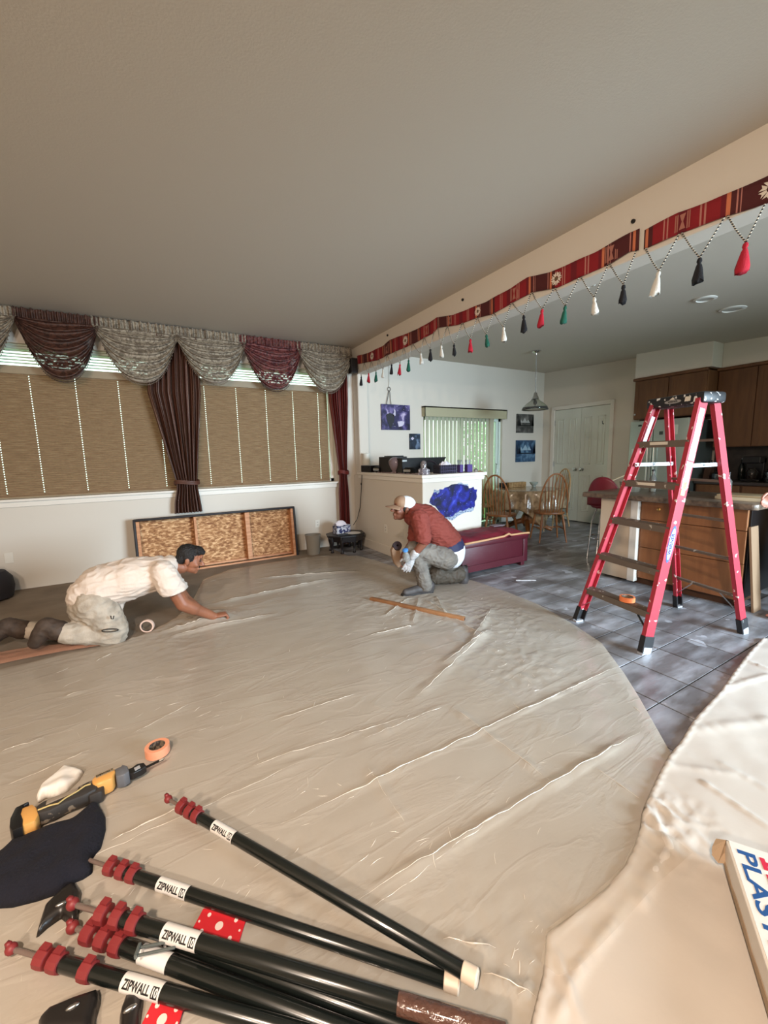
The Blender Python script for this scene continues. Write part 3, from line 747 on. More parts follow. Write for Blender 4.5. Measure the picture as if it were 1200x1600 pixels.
landscape(((808.5, 646.5), (833.5, 676.5)), [(.38, sr(44, 46, 44)), (.62, sr(110, 108, 104)), (.5, sr(72, 72, 70)), (.8, sr(130, 130, 126)), (.9, sr(170, 170, 166)), (.95, sr(24, 25, 24))], 'square grey mountain lake painting, upper of the two')
landscape(((807.5, 688), (836, 721)), [(.36, sr(20, 50, 84)), (.62, sr(96, 130, 158)), (.5, sr(50, 84, 116)), (.8, sr(120, 150, 170)), (.9, sr(150, 176, 194)), (.95, sr(10, 28, 48))], 'square blue mountain lake painting, lower of the two')

# ------------------------------------------------------------------ outlets
M_out = mat('outlet_plate', sr(226, 222, 212), .4)
def outlet(p_, axis, label, slots=True, M=M_out):
    rz = {'y': 0, 'x': -PI/2}[axis]
    t = thing('wall_plate', label, 'wall plate', p_, rz)
    MB().b2((-.037, -.006, -.058), (.037, 0, .058)).build('plate', M, t, bevel=.003)
    if slots:
        for z in (-.02, .02):
            MB().b2((-.008, -.0075, z-.006), (-.004, -.005, z+.006)).b2((.004, -.0075, z-.006), (.008, -.005, z+.006)).build('socket_slots', M_black, t, weld=False)
outlet(at(496, 818, 1, YW), 'y', 'white double outlet low on the window wall, by the grey bin')
outlet(at(14, 872, 1, YW), 'y', 'white cover plate low on the window wall behind the kneeling man', False)
outlet(at(603, 826, 0, 2.80), 'x', 'cream outlet on the low wall beside the cap of the crouching man')
outlet(at(629, 832, 0, 2.80), 'x', 'painted blank plate on the low wall nearer the crouching man', False, M_wall)
outlet(at(569, 578, 1, YW), 'y', 'white sensor plate high on the kitchen wall behind the tassels', False)
# ------------------------------------------------------------------ step ladder
def ladder():
    A0, A1 = Vector((2.815, 1.365, 0)), Vector((3.20, 1.305, 1.70)); B0, B1 = Vector((2.945, 1.965, 0)), Vector((3.30, 1.66, 1.70))
    C0, C1 = Vector((3.745, 1.14, 0)), Vector((3.33, 1.285, 1.70)); D0, D1 = Vector((3.935, 1.68, 0)), Vector((3.42, 1.63, 1.70))
    t = thing('step_ladder', 'tall red fibreglass step ladder with black cap and five steps on the tiles', 'ladder', (3.35, 1.53, 0))
    red = mat('fibreglass_red', sr(166, 48, 62), .42, speck=(sr(222, 206, 200), 19, .66), world=True)
    boot = mat('rubber_boot', sr(30, 30, 33), .5, speck=(sr(200, 200, 196), 18, .72), world=True)
    alu = mat('worn_aluminium', sr(112, 100, 90), .5, metal=.35, speck=(sr(196, 190, 180), 22, .66), world=True)
    side = (B0-A0).normalized()
    def rail(p0, p1, sgn, wd, nm):
        d = (p1-p0).normalized(); y = side.cross(d).normalized(); inw = side*sgn
        L0 = p0+d*.10
        b = MB(); b.bar(L0, p1, wd, .005, side)
        for q in (-1, 1): b.bar(L0+y*(q*(wd/2-.0025))+inw*.014, p1+y*(q*(wd/2-.0025))+inw*.014, .005, .028, side)
        b.build(nm, red, t, world=True, weld=False)
        f = MB(); f.bar(p0+d*.012-inw*.004, p0+d*.125-inw*.004, wd+.008, .01, side)
        for q in (-1, 1): f.bar(p0+y*(q*(wd/2))+inw*.014+d*.012, p0+y*(q*(wd/2))+inw*.014+d*.125, .008, .034, side)
        fo_ = f.build('foot', boot, t, world=True, weld=False, bevel=.0015)
        M_ = mat('foot_pad_metal', sr(196, 198, 204), .4, metal=.4)
        g = MB(); g.bar(p0+d*.012-inw*.010, p0+d*.05-inw*.010, wd-.006, .003, side); g.box(p0+inw*.012+Vector((0, 0, .006)), (wd*.9, .04, .012), math.atan2(side.y, side.x)-PI/2)
        g.build('foot_pad', M_, fo_, world=True, weld=False)
    rail(A0, A1, 1, .078, 'front_rail'); rail(B0, B1, -1, .078, 'front_rail'); rail(C0, C1, 1, .06, 'rear_rail'); rail(D0, D1, -1, .06, 'rear_rail')
    for k in range(1, 6):
        z = .287*k; s_ = z/1.70
        a = A0.lerp(A1, s_)+side*.006; c = B0.lerp(B1, s_)-side*.006
        b = MB(); fw = Vector((1, 0, 0))-side*side.x; fw.normalize()
        b.bar(a+Vector((0, 0, 0)), c, .085, .004, (0, 0, 1))
        for q in (-1, 1): b.bar(a+fw*(q*.041)-Vector((0, 0, .020)), c+fw*(q*.041)-Vector((0, 0, .020)), .004, .044, (0, 0, 1))
        for q in range(5): b.bar(a+fw*((q-2)*.014)+Vector((0, 0, .003)), c+fw*((q-2)*.014)+Vector((0, 0, .003)), .004, .002, (0, 0, 1))
        st = b.build('step', alu, t, world=True, weld=False)
        if k in (4, 5):
            lb = mat('worn_label', sr(214, 206, 192), .6)
            p0 = a.lerp(c, .55)-fw*.0445-Vector((0, 0, .014)); F = frame(p0, (a-c), (0, 0, 1))
            lo = MB().prism([(-.07, -.010), (.07, -.010), (.07, .010), (-.07, .010)], 0, .0008, F).build('step_label', lb, st, world=True)
            r_ = random.Random(k); g = MB()
            for q in range(7): g.prism([(x_+dx, y_) for dx, y_ in ((0, -.005), (.006+r_.random()*.006, -.005), (.006+r_.random()*.006, .005), (0, .005))] if False else [( -.055+q*.017, -.005), (-.055+q*.017+.004+r_.random()*.008, -.005), (-.055+q*.017+.004+r_.random()*.008, .005), (-.055+q*.017, .004)], .0008, .0012, F)
            b2_ = g
        # rear bars
        a = C0.lerp(C1, s_)+side*.004; c = D0.lerp(D1, s_)-side*.004
        MB().bar(a, c, .028, .018, (0, 0, 1)).build('rear_bar', alu, t, world=True, bevel=.002)
    # knee braces
    for (P0, P1, Q0, Q1, rr_) in ((A0, A1, B0, B1, .017), (C0, C1, D0, D1, .010)):
        for (R0, R1, S0, S1) in ((P0, P1, Q0, Q1), (Q0, Q1, P0, P1)):
            a = R0.lerp(R1, .075); zc = R0.lerp(R1, .165); o_ = S0.lerp(S1, .165)
            MB().bar(a, zc.lerp(o_, .30), rr_, .004, (0, 0, 1)).build('brace', M_metal, t, world=True)
    # spreaders
    pale = mat('spreader_paint', sr(206, 214, 220), .4, metal=.2, speck=(sr(120, 124, 128), 9, .62), world=True)
    for (P0, P1, Q0, Q1, s_) in ((A0, A1, C0, C1, 1), (B0, B1, D0, D1, -1)):
        a = P0.lerp(P1, .745)+side*(s_*.02); c = Q0.lerp(Q1, .745)+side*(s_*.02)
        b = MB().bar(a, a.lerp(c, .53), .004, .026, (0, 0, 1)).bar(a.lerp(c, .47)+side*(s_*.005), c+side*(s_*.005), .004, .026, (0, 0, 1))
        so = b.build('spreader', pale, t, world=True, weld=False)
        g = MB()
        for f_ in (.03, .5, .97): q = a.lerp(c, f_); g.cone(q-side*.012, q+side*.012, .009, n=8)
        g.build('rivet', M_metal, so, world=True, smooth=True)
    # cap
    capm = mat('ladder_cap', sr(26, 25, 28), .5, speck=(sr(216, 214, 212), 30, .60), world=True)
    cc = (A1+B1+C1+D1)/4+Vector((0, 0, .012)); ang = math.atan2((B1-A1).y+(D1-C1).y, (B1-A1).x+(D1-C1).x)
    R = Matrix.Rotation(ang, 3, 'Z'); cap = MB()
    cap.box(cc, (.43, .20, .074), R); co = cap.build('top_cap', capm, t, world=True, bevel=.018, smooth=True)
    g = MB()
    for x_ in (-.12, -.04, .04, .12): g.cone(cc+R @ Vector((x_, .04, .030)), cc+R @ Vector((x_, .04, .0385)), .016, n=12)
    g.build('tool_hole', M_black, co, world=True)
    e_ = R @ Vector((0, 1, 0)); nrm = e_ if e_.x < 0 else -e_
    F = frame(cc+nrm*.101, -(R @ Vector((1, 0, 0))) if (R @ Vector((1, 0, 0))).y > 0 else (R @ Vector((1, 0, 0))), (0, 0, 1))
    b = MB(); b.prism([(.062*math.cos(a)*(1-.0), .013*math.sin(a)-.006) for a in [2*PI*i/20 for i in range(20)]], 0, .0012, F)
    lg = b.build('cap_badge', mat('badge_grey', sr(150, 148, 146), .5), co, world=True)
    text_mb('WERNER', .018, F @ Matrix.Translation((0, -.006, .0016)), bold=.0004).build('badge_lettering', M_black, co, world=True)
    b = MB(); b.prism([(-.045, -.0), (.0, .03), (.018, 0)], 0, .0008, F @ Matrix.Translation((-.0, .008, 0)) @ Matrix.Scale(.6, 4)).prism([(.085, -.015), (.125, -.015), (.128, .015), (.09, .016)], 0, .001, F)
    b.build('cap_sticker', mat('worn_label', sr(214, 206, 192), .6), co, world=True)
    # stickers on the near front rail
    d = (A1-A0).normalized(); y = side.cross(d).normalized()
    out = -side
    def on_rail(s_): return A0+(A1-A0)*s_+out*.0032
    xa = -y if (-y).dot(RT) > 0 else y
    F = frame(on_rail(.44), d, out.cross(d))
    lab = mat('logo_blue', sr(62, 96, 178), .4); wh = mat('logo_white', sr(196, 198, 204), .4)
    pts = lambda a_, b_: [(a_*math.copysign(abs(math.cos(q))**1.0, math.cos(q)), b_*math.sin(q)) for q in [2*PI*i/28 for i in range(28)]]
    st = MB().prism(pts(.128, .026), 0, .001, F).build('brand_sticker', lab, t, world=True, label='blue and white oval brand sticker')
    MB().prism(pts(.108, .021), .001, .0016, F).build('sticker_field', wh, st, world=True)
    text_mb('WERNER', .036, F @ Matrix.Translation((0, 0, .002)), bold=.0012).build('sticker_lettering', mat('logo_navy', sr(30, 48, 120), .4), st, world=True)
    r_ = random.Random(4)
    def strip(s0, s1, w0, w1, M, nm, lb=None):
        F = frame(on_rail((s0+s1)/2), d, out.cross(d)); L = (A1-A0).length*(s1-s0)/2
        P_ = []
        for i in range(9): P_.append((-L+2*L*i/8, w0+(r_.random()-.5)*.008))
        for i in range(9): P_.append((L-2*L*i/8, w1+(r_.random()-.5)*.006))
        o = MB().prism(P_, 0, .001, F).build(nm, M, t, world=True, label=lb)
        return o, F, L
    o, F, L = strip(.765, .965, -.028, .022, wh, 'warning_label', 'torn white warning sticker')
    g = MB()
    for (x_, w_) in ((L*.8, .03), (L*.55, .024), (L*.3, .016), (L*.1, .022), (L*-.6, .03), (L*-.75, .03)): g.prism([(x_-.002, -w_/2), (x_+.002, -w_/2), (x_+.002, w_/2), (x_-.002, w_/2)], .001, .0014, F)
    g.build('label_lines', mat('faded_print', sr(120, 110, 116), .6), o, world=True)
    strip(.655, .76, -.028, .026, wh, 'warning_label')
    strip(.63, .70, -.018, .02, mat('label_yellow', sr(214, 206, 120), .5), 'warning_label', 'faded yellow sticker')
    # white strip on the inner face of the far rail
    d2 = (B1-B0).normalized()
    F = frame(B0.lerp(B1, .89)-side*.0285, d2, (-side).cross(d2)); MB().prism([(-.11, -.016), (.11, -.016), (.11, .018), (-.11, .018)], 0, .001, F).build('rail_label', wh, t, world=True)
    return A0, A1, B0, B1, side
LA0, LA1, LB0, LB1, LSIDE = ladder()

def tape_roll(name, loc, R, rin, h, c, label, rot=None, rz=0, core=sr(120, 104, 88)):
    t = thing(name, label, 'tape roll', loc, rz, rot=rot)
    b = MB(); n = 40
    prof = [(rin, 0), (R, 0), (R, h), (rin, h)]
    b.lathe(prof+[prof[0]], n=n, caps=False); b.build('tape_winding', c, t, smooth=30, bevel=.0006, segs=1)
    b = MB(); b.lathe([(rin-.003, 0), (rin, 0), (rin, h), (rin-.003, h), (rin-.003, 0)], n=n, caps=False).build('cardboard_core', mat('core_board', core, .8, speck=(sr(60, 52, 48), 70, .5)), t, smooth=30)
    return t
M_orange = mat('orange_tape', sr(236, 128, 74), .5); M_peach = mat('peach_tape', sr(232, 158, 124), .55); M_pinkw = mat('pale_tape', sr(226, 196, 180), .55)
s1 = .287/1.7; q = LA0.lerp(LA1, s1).lerp(LB0.lerp(LB1, s1), .38)
tape_roll('tape_roll', (q.x, q.y, .293), .050, .038, .034, M_orange, 'orange tape roll lying on the lowest ladder step')
q = fl(247, 1180)
tape_roll('tape_roll', (q.x, q.y, .012), .052, .034, .040, M_peach, 'peach tape roll standing on the plastic near the saw blade')
q = fl(232, 987)
tape_roll('tape_roll', (q.x, q.y, .055), .052, .041, .024, M_pinkw, 'pale tape roll on edge under the kneeling man', rot=(PI/2, 0, -.35))

# ------------------------------------------------------------------ low wall: space decal
M_neb = picture_material('nebula_decal', [(.38, sr(8, 10, 48)), (.80, sr(110, 130, 225)), (.50, sr(20, 24, 112)), (.64, sr(44, 52, 172))], 1.7, sr(140, 160, 235))
outl = [(275, 680), (300, 640), (318, 600), (330, 555), (352, 562), (380, 572), (402, 552), (450, 555), (468, 530), (515, 520), (560, 490), (600, 482), (640, 480), (655, 468), (690, 463), (712, 480), (745, 486), (775, 480), (788, 515), (792, 540), (822, 535), (855, 520), (868, 555), (905, 555), (893, 600), (900, 650), (893, 690), (872, 715), (875, 770), (862, 800)]
pts = [(640+x/8.571, 700+y/8.571) for x, y in outl]
low = [(955, 285), (930, 300), (895, 300), (860, 312), (825, 330), (800, 345), (780, 365), (755, 378), (725, 368), (700, 375), (685, 350), (660, 330), (640, 300), (615, 265), (600, 245), (570, 235), (545, 212)]
pts += [(580+x/6, 750+y/6) for x, y in low]
t = thing('wall_decal', 'jagged blue and violet outer space decal on the low wall', 'decal', tuple(at(710, 780, 1, HYF)))
W3 = [at(u, v, 1, HYF-.001) for u, v in pts]; n = len(W3)
def flat(pts3, th, off=0):
    b = MB(); n = len(pts3); F0 = [p+Vector((0, -off, 0)) for p in pts3]; F1 = [p+Vector((0, -off-th, 0)) for p in pts3]
    b.add(F0+F1, [tuple(range(n)), tuple(range(2*n-1, n-1, -1))]+[(i, (i+1) % n, n+(i+1) % n, n+i) for i in range(n)]); return b
flat(W3, .002).build('space_print', M_neb, t, world=True)
M_rock = mat('decal_rock', sr(84, 100, 130), .6, col2=sr(176, 190, 206), scale=60)
rock = [(962, 262), (955, 285), (930, 300), (895, 300), (860, 312), (825, 330), (800, 345), (780, 365), (755, 378), (725, 368), (700, 375), (694, 350), (735, 345), (765, 340), (785, 312), (815, 300), (830, 285), (860, 290), (890, 275), (915, 262), (935, 268), (945, 250)]
flat([at(580+x/6, 750+y/6, 1, HYF-.001) for x, y in rock], .0015, .002).build('rock_rim', M_rock, t, world=True)
flat([at(640+x/8.571, 700+y/8.571, 1, HYF-.001) for x, y in [(318, 600), (330, 555), (352, 562), (380, 572), (402, 552), (398, 590), (372, 612), (345, 590)]], .0015, .002).build('rock_rim', M_rock, t, world=True)
flat([at(640+x/8.571, 700+y/8.571, 1, HYF-.001) for x, y in [(640, 480), (655, 468), (690, 463), (712, 480), (745, 486), (775, 480), (788, 515), (765, 500), (725, 498), (690, 482), (660, 486)]], .0015, .002).build('rock_rim', M_rock, t, world=True)

# ------------------------------------------------------------------ things on the low wall
ZT = 1.14
def on_top(u, v, z=ZT):
    p = at(u, 738, 0, 2.875) if u < 662 else at(u, 738, 1, 4.02)
    p.z = ZT; return p
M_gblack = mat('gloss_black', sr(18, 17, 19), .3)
# long black stereo cabinets behind
t = thing('black_equipment_case', 'long black case lying along the top of the low wall', 'case', (3.20, 4.62, ZT))
R = Matrix.Rotation(0, 3, 'Z')
MB().prism([(-.33, 0), (.27, 0), (.40, .20), (-.33, .20)], -.15, .15, frame((0, 0, 0), (1, 0, 0), (0, 0, 1))).build('body', M_gblack, t, bevel=.006)
MB().tube([(.12+.13*math.cos(a), -.155, .02+.13*math.sin(a)) for a in [PI*i/14 for i in range(15)]], .012, 8).build('rim', mat('case_rim', sr(40, 34, 40), .3), t, smooth=True)
MB().b2((-.33, -.156, .155), (-.26, -.150, .175)).build('badge', M_metal, t)
t = thing('equipment_box', 'squat black electronics box left of the long black case', 'electronics', (2.99, 4.90, ZT))
MB().box((0, 0, .11), (.26, .34, .22)).build('body', M_black, t, bevel=.006); MB().box((.02, 0, .227), (.2, .2, .014)).build('lid', M_gblack, t, bevel=.003)
t = thing('speaker_bar', 'flat black bar box at the wall end of the low wall', 'speaker', (2.86, 5.34, ZT))
MB().box((0, 0, .05), (.15, .30, .10)).build('body', M_gblack, t, bevel=.004); MB().box((-.077, 0, .05), (.004, .27, .08)).build('grille', MATS['speaker_cloth'], t)
q = Vector((3.0, 5.40, ZT)); t = thing('white_candle', 'tall white pillar candle behind the flat black box', 'candle', (2.90, min(5.52, at(571, 725, 0, 2.90).y), ZT))
MB().lathe([(.055, 0), (.058, .01), (.056, .27), (.045, .28), (.02, .272)], n=20).build('wax', mat('candle_wax', sr(226, 224, 214), .5, subsurf=1), t, smooth=True)
MB().cone((0, 0, .27), (0, .002, .29), .002, n=5).build('wick', M_black, t)
def tyre_truck(p, label):
    t = thing('black_ornament', label, 'ornament', tuple(p), .2, group=None)
    b = MB().box((0, 0, .045), (.10, .13, .05)).box((0, 0, .078), (.08, .11, .014)); b.build('body', M_gblack, t, bevel=.006, weld=False)
    g = MB()
    for k in range(4): g.lathe([(.010, -.004), (.018, 0), (.018, .004), (.008, .006)], (-.052, -.045+.03*k, .045), 10, (-1, 0, 0))
    g.build('silver_trim', M_metal, t, smooth=True, weld=False)
    g = MB()
    for sx in (-1, 1):
        for sy in (-1, 1): g.ell((sx*.035, sy*.045, .012), (.014, .014, .012), 8)
    g.build('feet', M_black, t, smooth=True, weld=False)
tyre_truck(on_top(592, 731), 'small black and silver box on the low wall, left of the smoky glass ornament')
tyre_truck(on_top(640.5, 736), 'small black and silver box on the low wall, right of the smoky glass ornament')
M_glass = mat('clear_glass', sr(226, 214, 220), .08, trans=.85, spec=.6)
p = on_top(617, 735); t = thing('glass_ornament', 'smoky rounded glass ornament standing on the low wall', 'ornament', tuple(p), .3)
b = MB(); b.lathe([(.03, 0), (.034, .01), (.026, .03), (.045, .07), (.062, .12), (.058, .17), (.035, .205), (.01, .215)], n=24)
for q in b.v: q.x *= 1.15+.1*math.sin(q.z*40); q.y *= 1.5
b.build('glass_body', mat('smoky_glass', sr(170, 148, 154), .12, trans=.5), t, smooth=True)
p = on_top(662, 739); t = thing('crystal_figure', 'clear glass dome on a speckled crystal base', 'ornament', tuple(p))
MB().lathe([(.07, 0), (.075, .01), (.07, .06), (.05, .075)], n=8).build('base', mat('crystal_grey', sr(110, 104, 112), .2, speck=(sr(210, 205, 210), 50, .55)), t, bevel=.003)
MB().lathe([(.036, .075), (.037, .13), (.03, .155), (.012, .168), (.002, .17)], n=18).build('dome', M_glass, t, smooth=True)
b = MB(); r_ = random.Random(9)
for k in range(70):
    y_ = r_.uniform(4.0, 5.1); x_ = 2.80+r_.uniform(0, .08); b.ell((x_, y_, ZT+.006), (.012, .012, .007), 6)
o = b.build('pebble_row', mat('pebbles', sr(150, 130, 128), .6, rnd=0), smooth='all', weld=False); tag(o, 'strip of small pale pink pebbles along the top of the low wall', 'pebbles', kind='stuff')
# woven basket with tissues
p = on_top(700, 738); t = thing('wicker_basket', 'dark woven basket holding white tissues on the low wall', 'basket', (p.x, p.y+.06, ZT), 0)
M_wick = mat('dark_wicker', sr(36, 32, 48), .5); M_wick2 = mat('wicker_band', sr(92, 88, 120), .5)
b = MB().b2((-.13, -.07, 0), (.13, .07, .012))
for k in range(8):
    z = .012+.0125*k
    for (a, c) in (((-.13, -.07), (.13, -.07)), ((.13, -.07), (.13, .07)), ((.13, .07), (-.13, .07)), ((-.13, .07), (-.13, -.07))): b.cone((a[0], a[1], z), (c[0], c[1], z), .0068, n=6)
b.build('basket_body', M_wick, t, smooth=True, weld=False)
b = MB()
for k in range(9): b.cone((-.12+.03*k, -.078, 0), (-.12+.03*k, -.078, .105), .0025, n=5)
for z in (.03, .07): b.cone((-.13, -.079, z), (.13, -.079, z), .0025, n=5)
b.build('basket_bands', M_wick2, t, smooth=True, weld=False)
o = MB().grid(22, 16, lambda u, v: (-.09+.19*u, -.05+.09*v+.01*math.sin(u*11), .075+.075*math.sin(PI*u)**.6*math.sin(PI*v)**.5+.02*n3(u*6, v*6, 3))).build('tissues', mat('tissue_paper', sr(232, 226, 236), .8), smooth='all', solid=.002)
o.location = (p.x, p.y+.06, ZT); WM[o.name] = Matrix.Translation(o.location); tag(o, 'loose white tissues poking out of the dark basket', 'tissues')
# pen holders
M_purp = mat('purple_plastic', sr(84, 66, 130), .4); M_pen = mat('pen_dark', sr(40, 34, 60), .4)
for i, (u, w_, lb) in enumerate([(722, .055, 'violet striped pen cup beside the wicker basket'), (735, .09, 'larger violet pen caddy near the end of the low wall')]):
    p = on_top(u, 736); t = thing('pen_holder', lb, 'pen holder', (p.x, p.y+.04, ZT), 0)
    b = MB()
    for (x0, x1, y0, y1) in ((-w_/2, w_/2, -.03, -.027), (-w_/2, w_/2, .027, .03), (-w_/2, -w_/2+.003, -.03, .03), (w_/2-.003, w_/2, -.03, .03), (0, .002, -.03, .03)): b.b2((x0, y0, 0), (x1, y1, .10))
    b.b2((-w_/2, -.03, 0), (w_/2, .03, .004)); b.build('cup', M_purp, t, weld=False)
    for k in range(4):
        o = MB().lathe([(.004, 0), (.0045, .12), (.006, .13), (.005, .155), (.001, .16)], n=8).build('pen', M_pen if k != 2 else mat('pen_silver', sr(160, 156, 176), .3), smooth=True)
        px_ = p.x-w_*.35+w_*.23*k; o.location = (px_, p.y+.04+.008*(k % 2), ZT+.005); o.rotation_euler = (.06*(k-1.5), .05*((k*7) % 3-1), 0); WM[o.name] = Matrix.Translation(o.location)
        tag(o, '%s dark pen standing in the %s holder' % (('leftmost', 'second', '', 'rightmost')[k], 'small violet striped' if i == 0 else 'larger violet'), 'pen', group='pens in the %s holder' % ('small' if i == 0 else 'large'))
        if k == 2: o['label'] = 'silver pen standing in the %s holder' % ('small violet striped' if i == 0 else 'larger violet')
p = on_top(746, 735); o = MB().lathe([(.02, 0), (.03, .012), (.026, .03), (.008, .045)], n=14).build('glass_trinket', M_glass, smooth=True); o.location = (p.x-.01, p.y+.02, ZT); WM[o.name] = Matrix.Translation(o.location)
tag(o, 'tiny clear glass trinket at the right end of the low wall', 'ornament')
# cable hanging down the wall
ps = [Vector((2.80, 5.42, 1.19)), Vector((2.775, 5.44, 1.13)), Vector((2.77, 5.47, .9)), Vector((2.765, 5.52, .6)), Vector((2.72, 5.54, .42)), Vector((2.66, 5.56, .33))]
cb = MB().tube(ps, .005, 8); cb.ell(ps[2]+Vector((0, 0, .06)), (.011, .011, .018), 8)
o = cb.build('power_cable', M_black, smooth=True); tag(o, 'thin black cable hanging from the low wall behind the corner table', 'cable')

# ------------------------------------------------------------------ burgundy storage bench
t = thing('storage_bench', 'burgundy upholstered storage bench in front of the low wall', 'bench', (3.45, 3.63, 0))
M_bur = mat('burgundy_leatherette', sr(76, 20, 32), .42, bump=.15, bscale=30, speck=(sr(190, 150, 160), 40, .76)); M_vel = mat('burgundy_velvet', sr(128, 22, 44), .7, col2=sr(92, 14, 32), scale=6)
bx0, bx1, by0, by1 = 2.93, 3.965, 3.345, 3.885
b = MB().b2((bx0, by0+.015, .05), (bx1-.015, by1, .36)); b.build('box_body', M_bur, t, world=True, bevel=.012, smooth=True)
MB().b2((bx1-.075, by0, .05), (bx1, by1, .365)).build('end_panel', M_bur, t, world=True, bevel=.008, smooth=True)
MB().b2((bx0, by0+.002, .05), (bx1-.07, by0+.017, .125)).build('lower_rail', M_bur, t, world=True, bevel=.004)
for x_ in (bx0+.04, bx1-.06):
    for y_ in (by0+.05, by1-.05): MB().b2((x_-.03, y_-.03, 0), (x_+.03, y_+.03, .05)).build('foot', M_bur, t, world=True, bevel=.004)
def top(u, v):
    x = bx0-.01+(bx1-bx0+.02)*u; y = by0-.015+(by1-by0+.02)*v; e = min(u, 1-u)*1.0; f = min(v, 1-v)*.6
    z = .385+.065*(1-math.exp(-e*22))*(1-math.exp(-f*16))+.012*n3(x*9, y*14, 1)+.02*ridge(u-.66, .05)*(1-v)
    return (x, y, z)
b = MB(); b.grid(60, 30, top); b.build('velvet_cushion', M_vel, t, world=True, smooth='all')
MB().b2((bx0-.005, by0-.01, .335), (bx1+.005, by1, .388)).build('lid_frame', M_bur, t, world=True, bevel=.01, smooth=True)
b = MB(); b.tube([(bx0, by0-.018, .395), (bx0+.3, by0-.02, .402), (bx0+.60, by0-.02, .412), (bx0+.68, by0-.022, .435), (bx0+.72, by0-.02, .415), (bx0+.9, by0-.018, .412), (bx1, by0-.016, .405)], .012, 8)
b.build('edge_piping', mat('tan_piping', sr(196, 150, 110), .5), t, world=True, smooth=True, label='tan piping along the front edge of the lid')
q = at(790, 813, 2, .45); o = MB().prism([(-.10, -.05), (.08, -.06), (.10, .02), (.02, .06), (-.09, .04)], 0, .012).build('grey_cloth', mat('grey_rag', sr(128, 112, 120), .9), bevel=.004)
o.location = (3.82, 3.72, .452); WM[o.name] = Matrix.Translation(o.location); tag(o, 'small folded grey cloth on the burgundy bench', 'cloth')

# ------------------------------------------------------------------ upturned platform of chipboard
def osb_material():
    m = bpy.data.materials.new('chipboard'); m.use_nodes = True; nt = m.node_tree; N = nt.nodes; L = nt.links; b = N['Principled BSDF']; b.inputs['Roughness'].default_value = .8
    tc = N.new('ShaderNodeTexCoord'); res = None
    for k, (rot, sc) in enumerate(((0.3, 1), (1.5, 1.1), (2.4, .9))):
        mp = N.new('ShaderNodeMapping'); mp.inputs['Rotation'].default_value = (0, rot, 0); mp.inputs['Scale'].default_value = (18*sc, 1, 40*sc); mp.inputs['Location'].default_value = (k*3.3, 0, k)
        L.new(tc.outputs['Object'], mp.inputs[0]); v = N.new('ShaderNodeTexVoronoi'); v.inputs['Scale'].default_value = 1.4; L.new(mp.outputs[0], v.inputs['Vector'])
        bw = N.new('ShaderNodeRGBToBW'); L.new(v.outputs['Color'], bw.inputs[0])
        if res is None: res = bw.outputs[0]
        else:
            mx_ = N.new('ShaderNodeMath'); mx_.operation = 'ADD'; L.new(res, mx_.inputs[0]); L.new(bw.outputs[0], mx_.inputs[1]); res = mx_.outputs[0]
    r = N.new('ShaderNodeValToRGB'); e = r.color_ramp.elements; e[0].position = .30; e[0].color = sr(132, 86, 52); e[1].position = .72; e[1].color = sr(226, 184, 138); x = e.new(.5); x.color = sr(176, 128, 84)
    dv = N.new('ShaderNodeMath'); dv.operation = 'DIVIDE'; dv.inputs[1].default_value = 3; L.new(res, dv.inputs[0]); L.new(dv.outputs[0], r.inputs[0]); L.new(r.outputs[0], b.inputs['Base Color']); return m
M_osb = osb_material(); M_pine = mat('pine_lumber', sr(206, 150, 108), .6, col2=sr(182, 122, 82), scale=6, stretch=(1, 1, 6))
PYF = 5.50
a = at(206, 812, 1, PYF); c = at(463, 792, 1, PYF)
px0, px1, ph_ = a.x, c.x, .70
t = thing('platform_frame', 'upturned chipboard platform with pine ribs and black rim leaning under the window', 'platform', ((px0+px1)/2, PYF, 0), rot=(-.10, 0, 0))
hw_ = (px1-px0)/2
M_rim = mat('black_rim_cloth', sr(28, 26, 30), .6)
MB().b2((-hw_, 0, ph_-.028), (hw_, .155, ph_)).build('rim', M_rim, t, bevel=.012, smooth=True)
for s_ in (-1, 1): MB().b2((s_*hw_, 0, 0), (s_*(hw_-.03), .155, ph_-.02)).build('rim', M_rim, t, bevel=.010, smooth=True)
MB().b2((-hw_+.03, .125, .02), (hw_-.03, .14, ph_-.028)).build('chipboard_panel', M_osb, t)
def rx(u): return at(u, 830, 1, PYF).x-(px0+px1)/2
for (u0, u1) in ((305, 309), (386, 393)): MB().b2((rx(u0), .012, .04), (rx(u1)+.0, .124, ph_-.03)).build('pine_rib', M_pine, t, bevel=.002)
for s_ in (-1, 1): MB().b2((s_*(hw_-.03), .012, .0), (s_*(hw_-.065), .124, ph_-.03)).build('pine_rib', M_pine, t, bevel=.002)
MB().b2((-hw_+.065, .012, .0), (hw_-.065, .05, .022)).build('pine_rail', M_pine, t, bevel=.002)
MB().b2((-hw_+.065, .085, .03), (hw_-.065, .124, .055)).build('pine_rail', M_pine, t, bevel=.002)

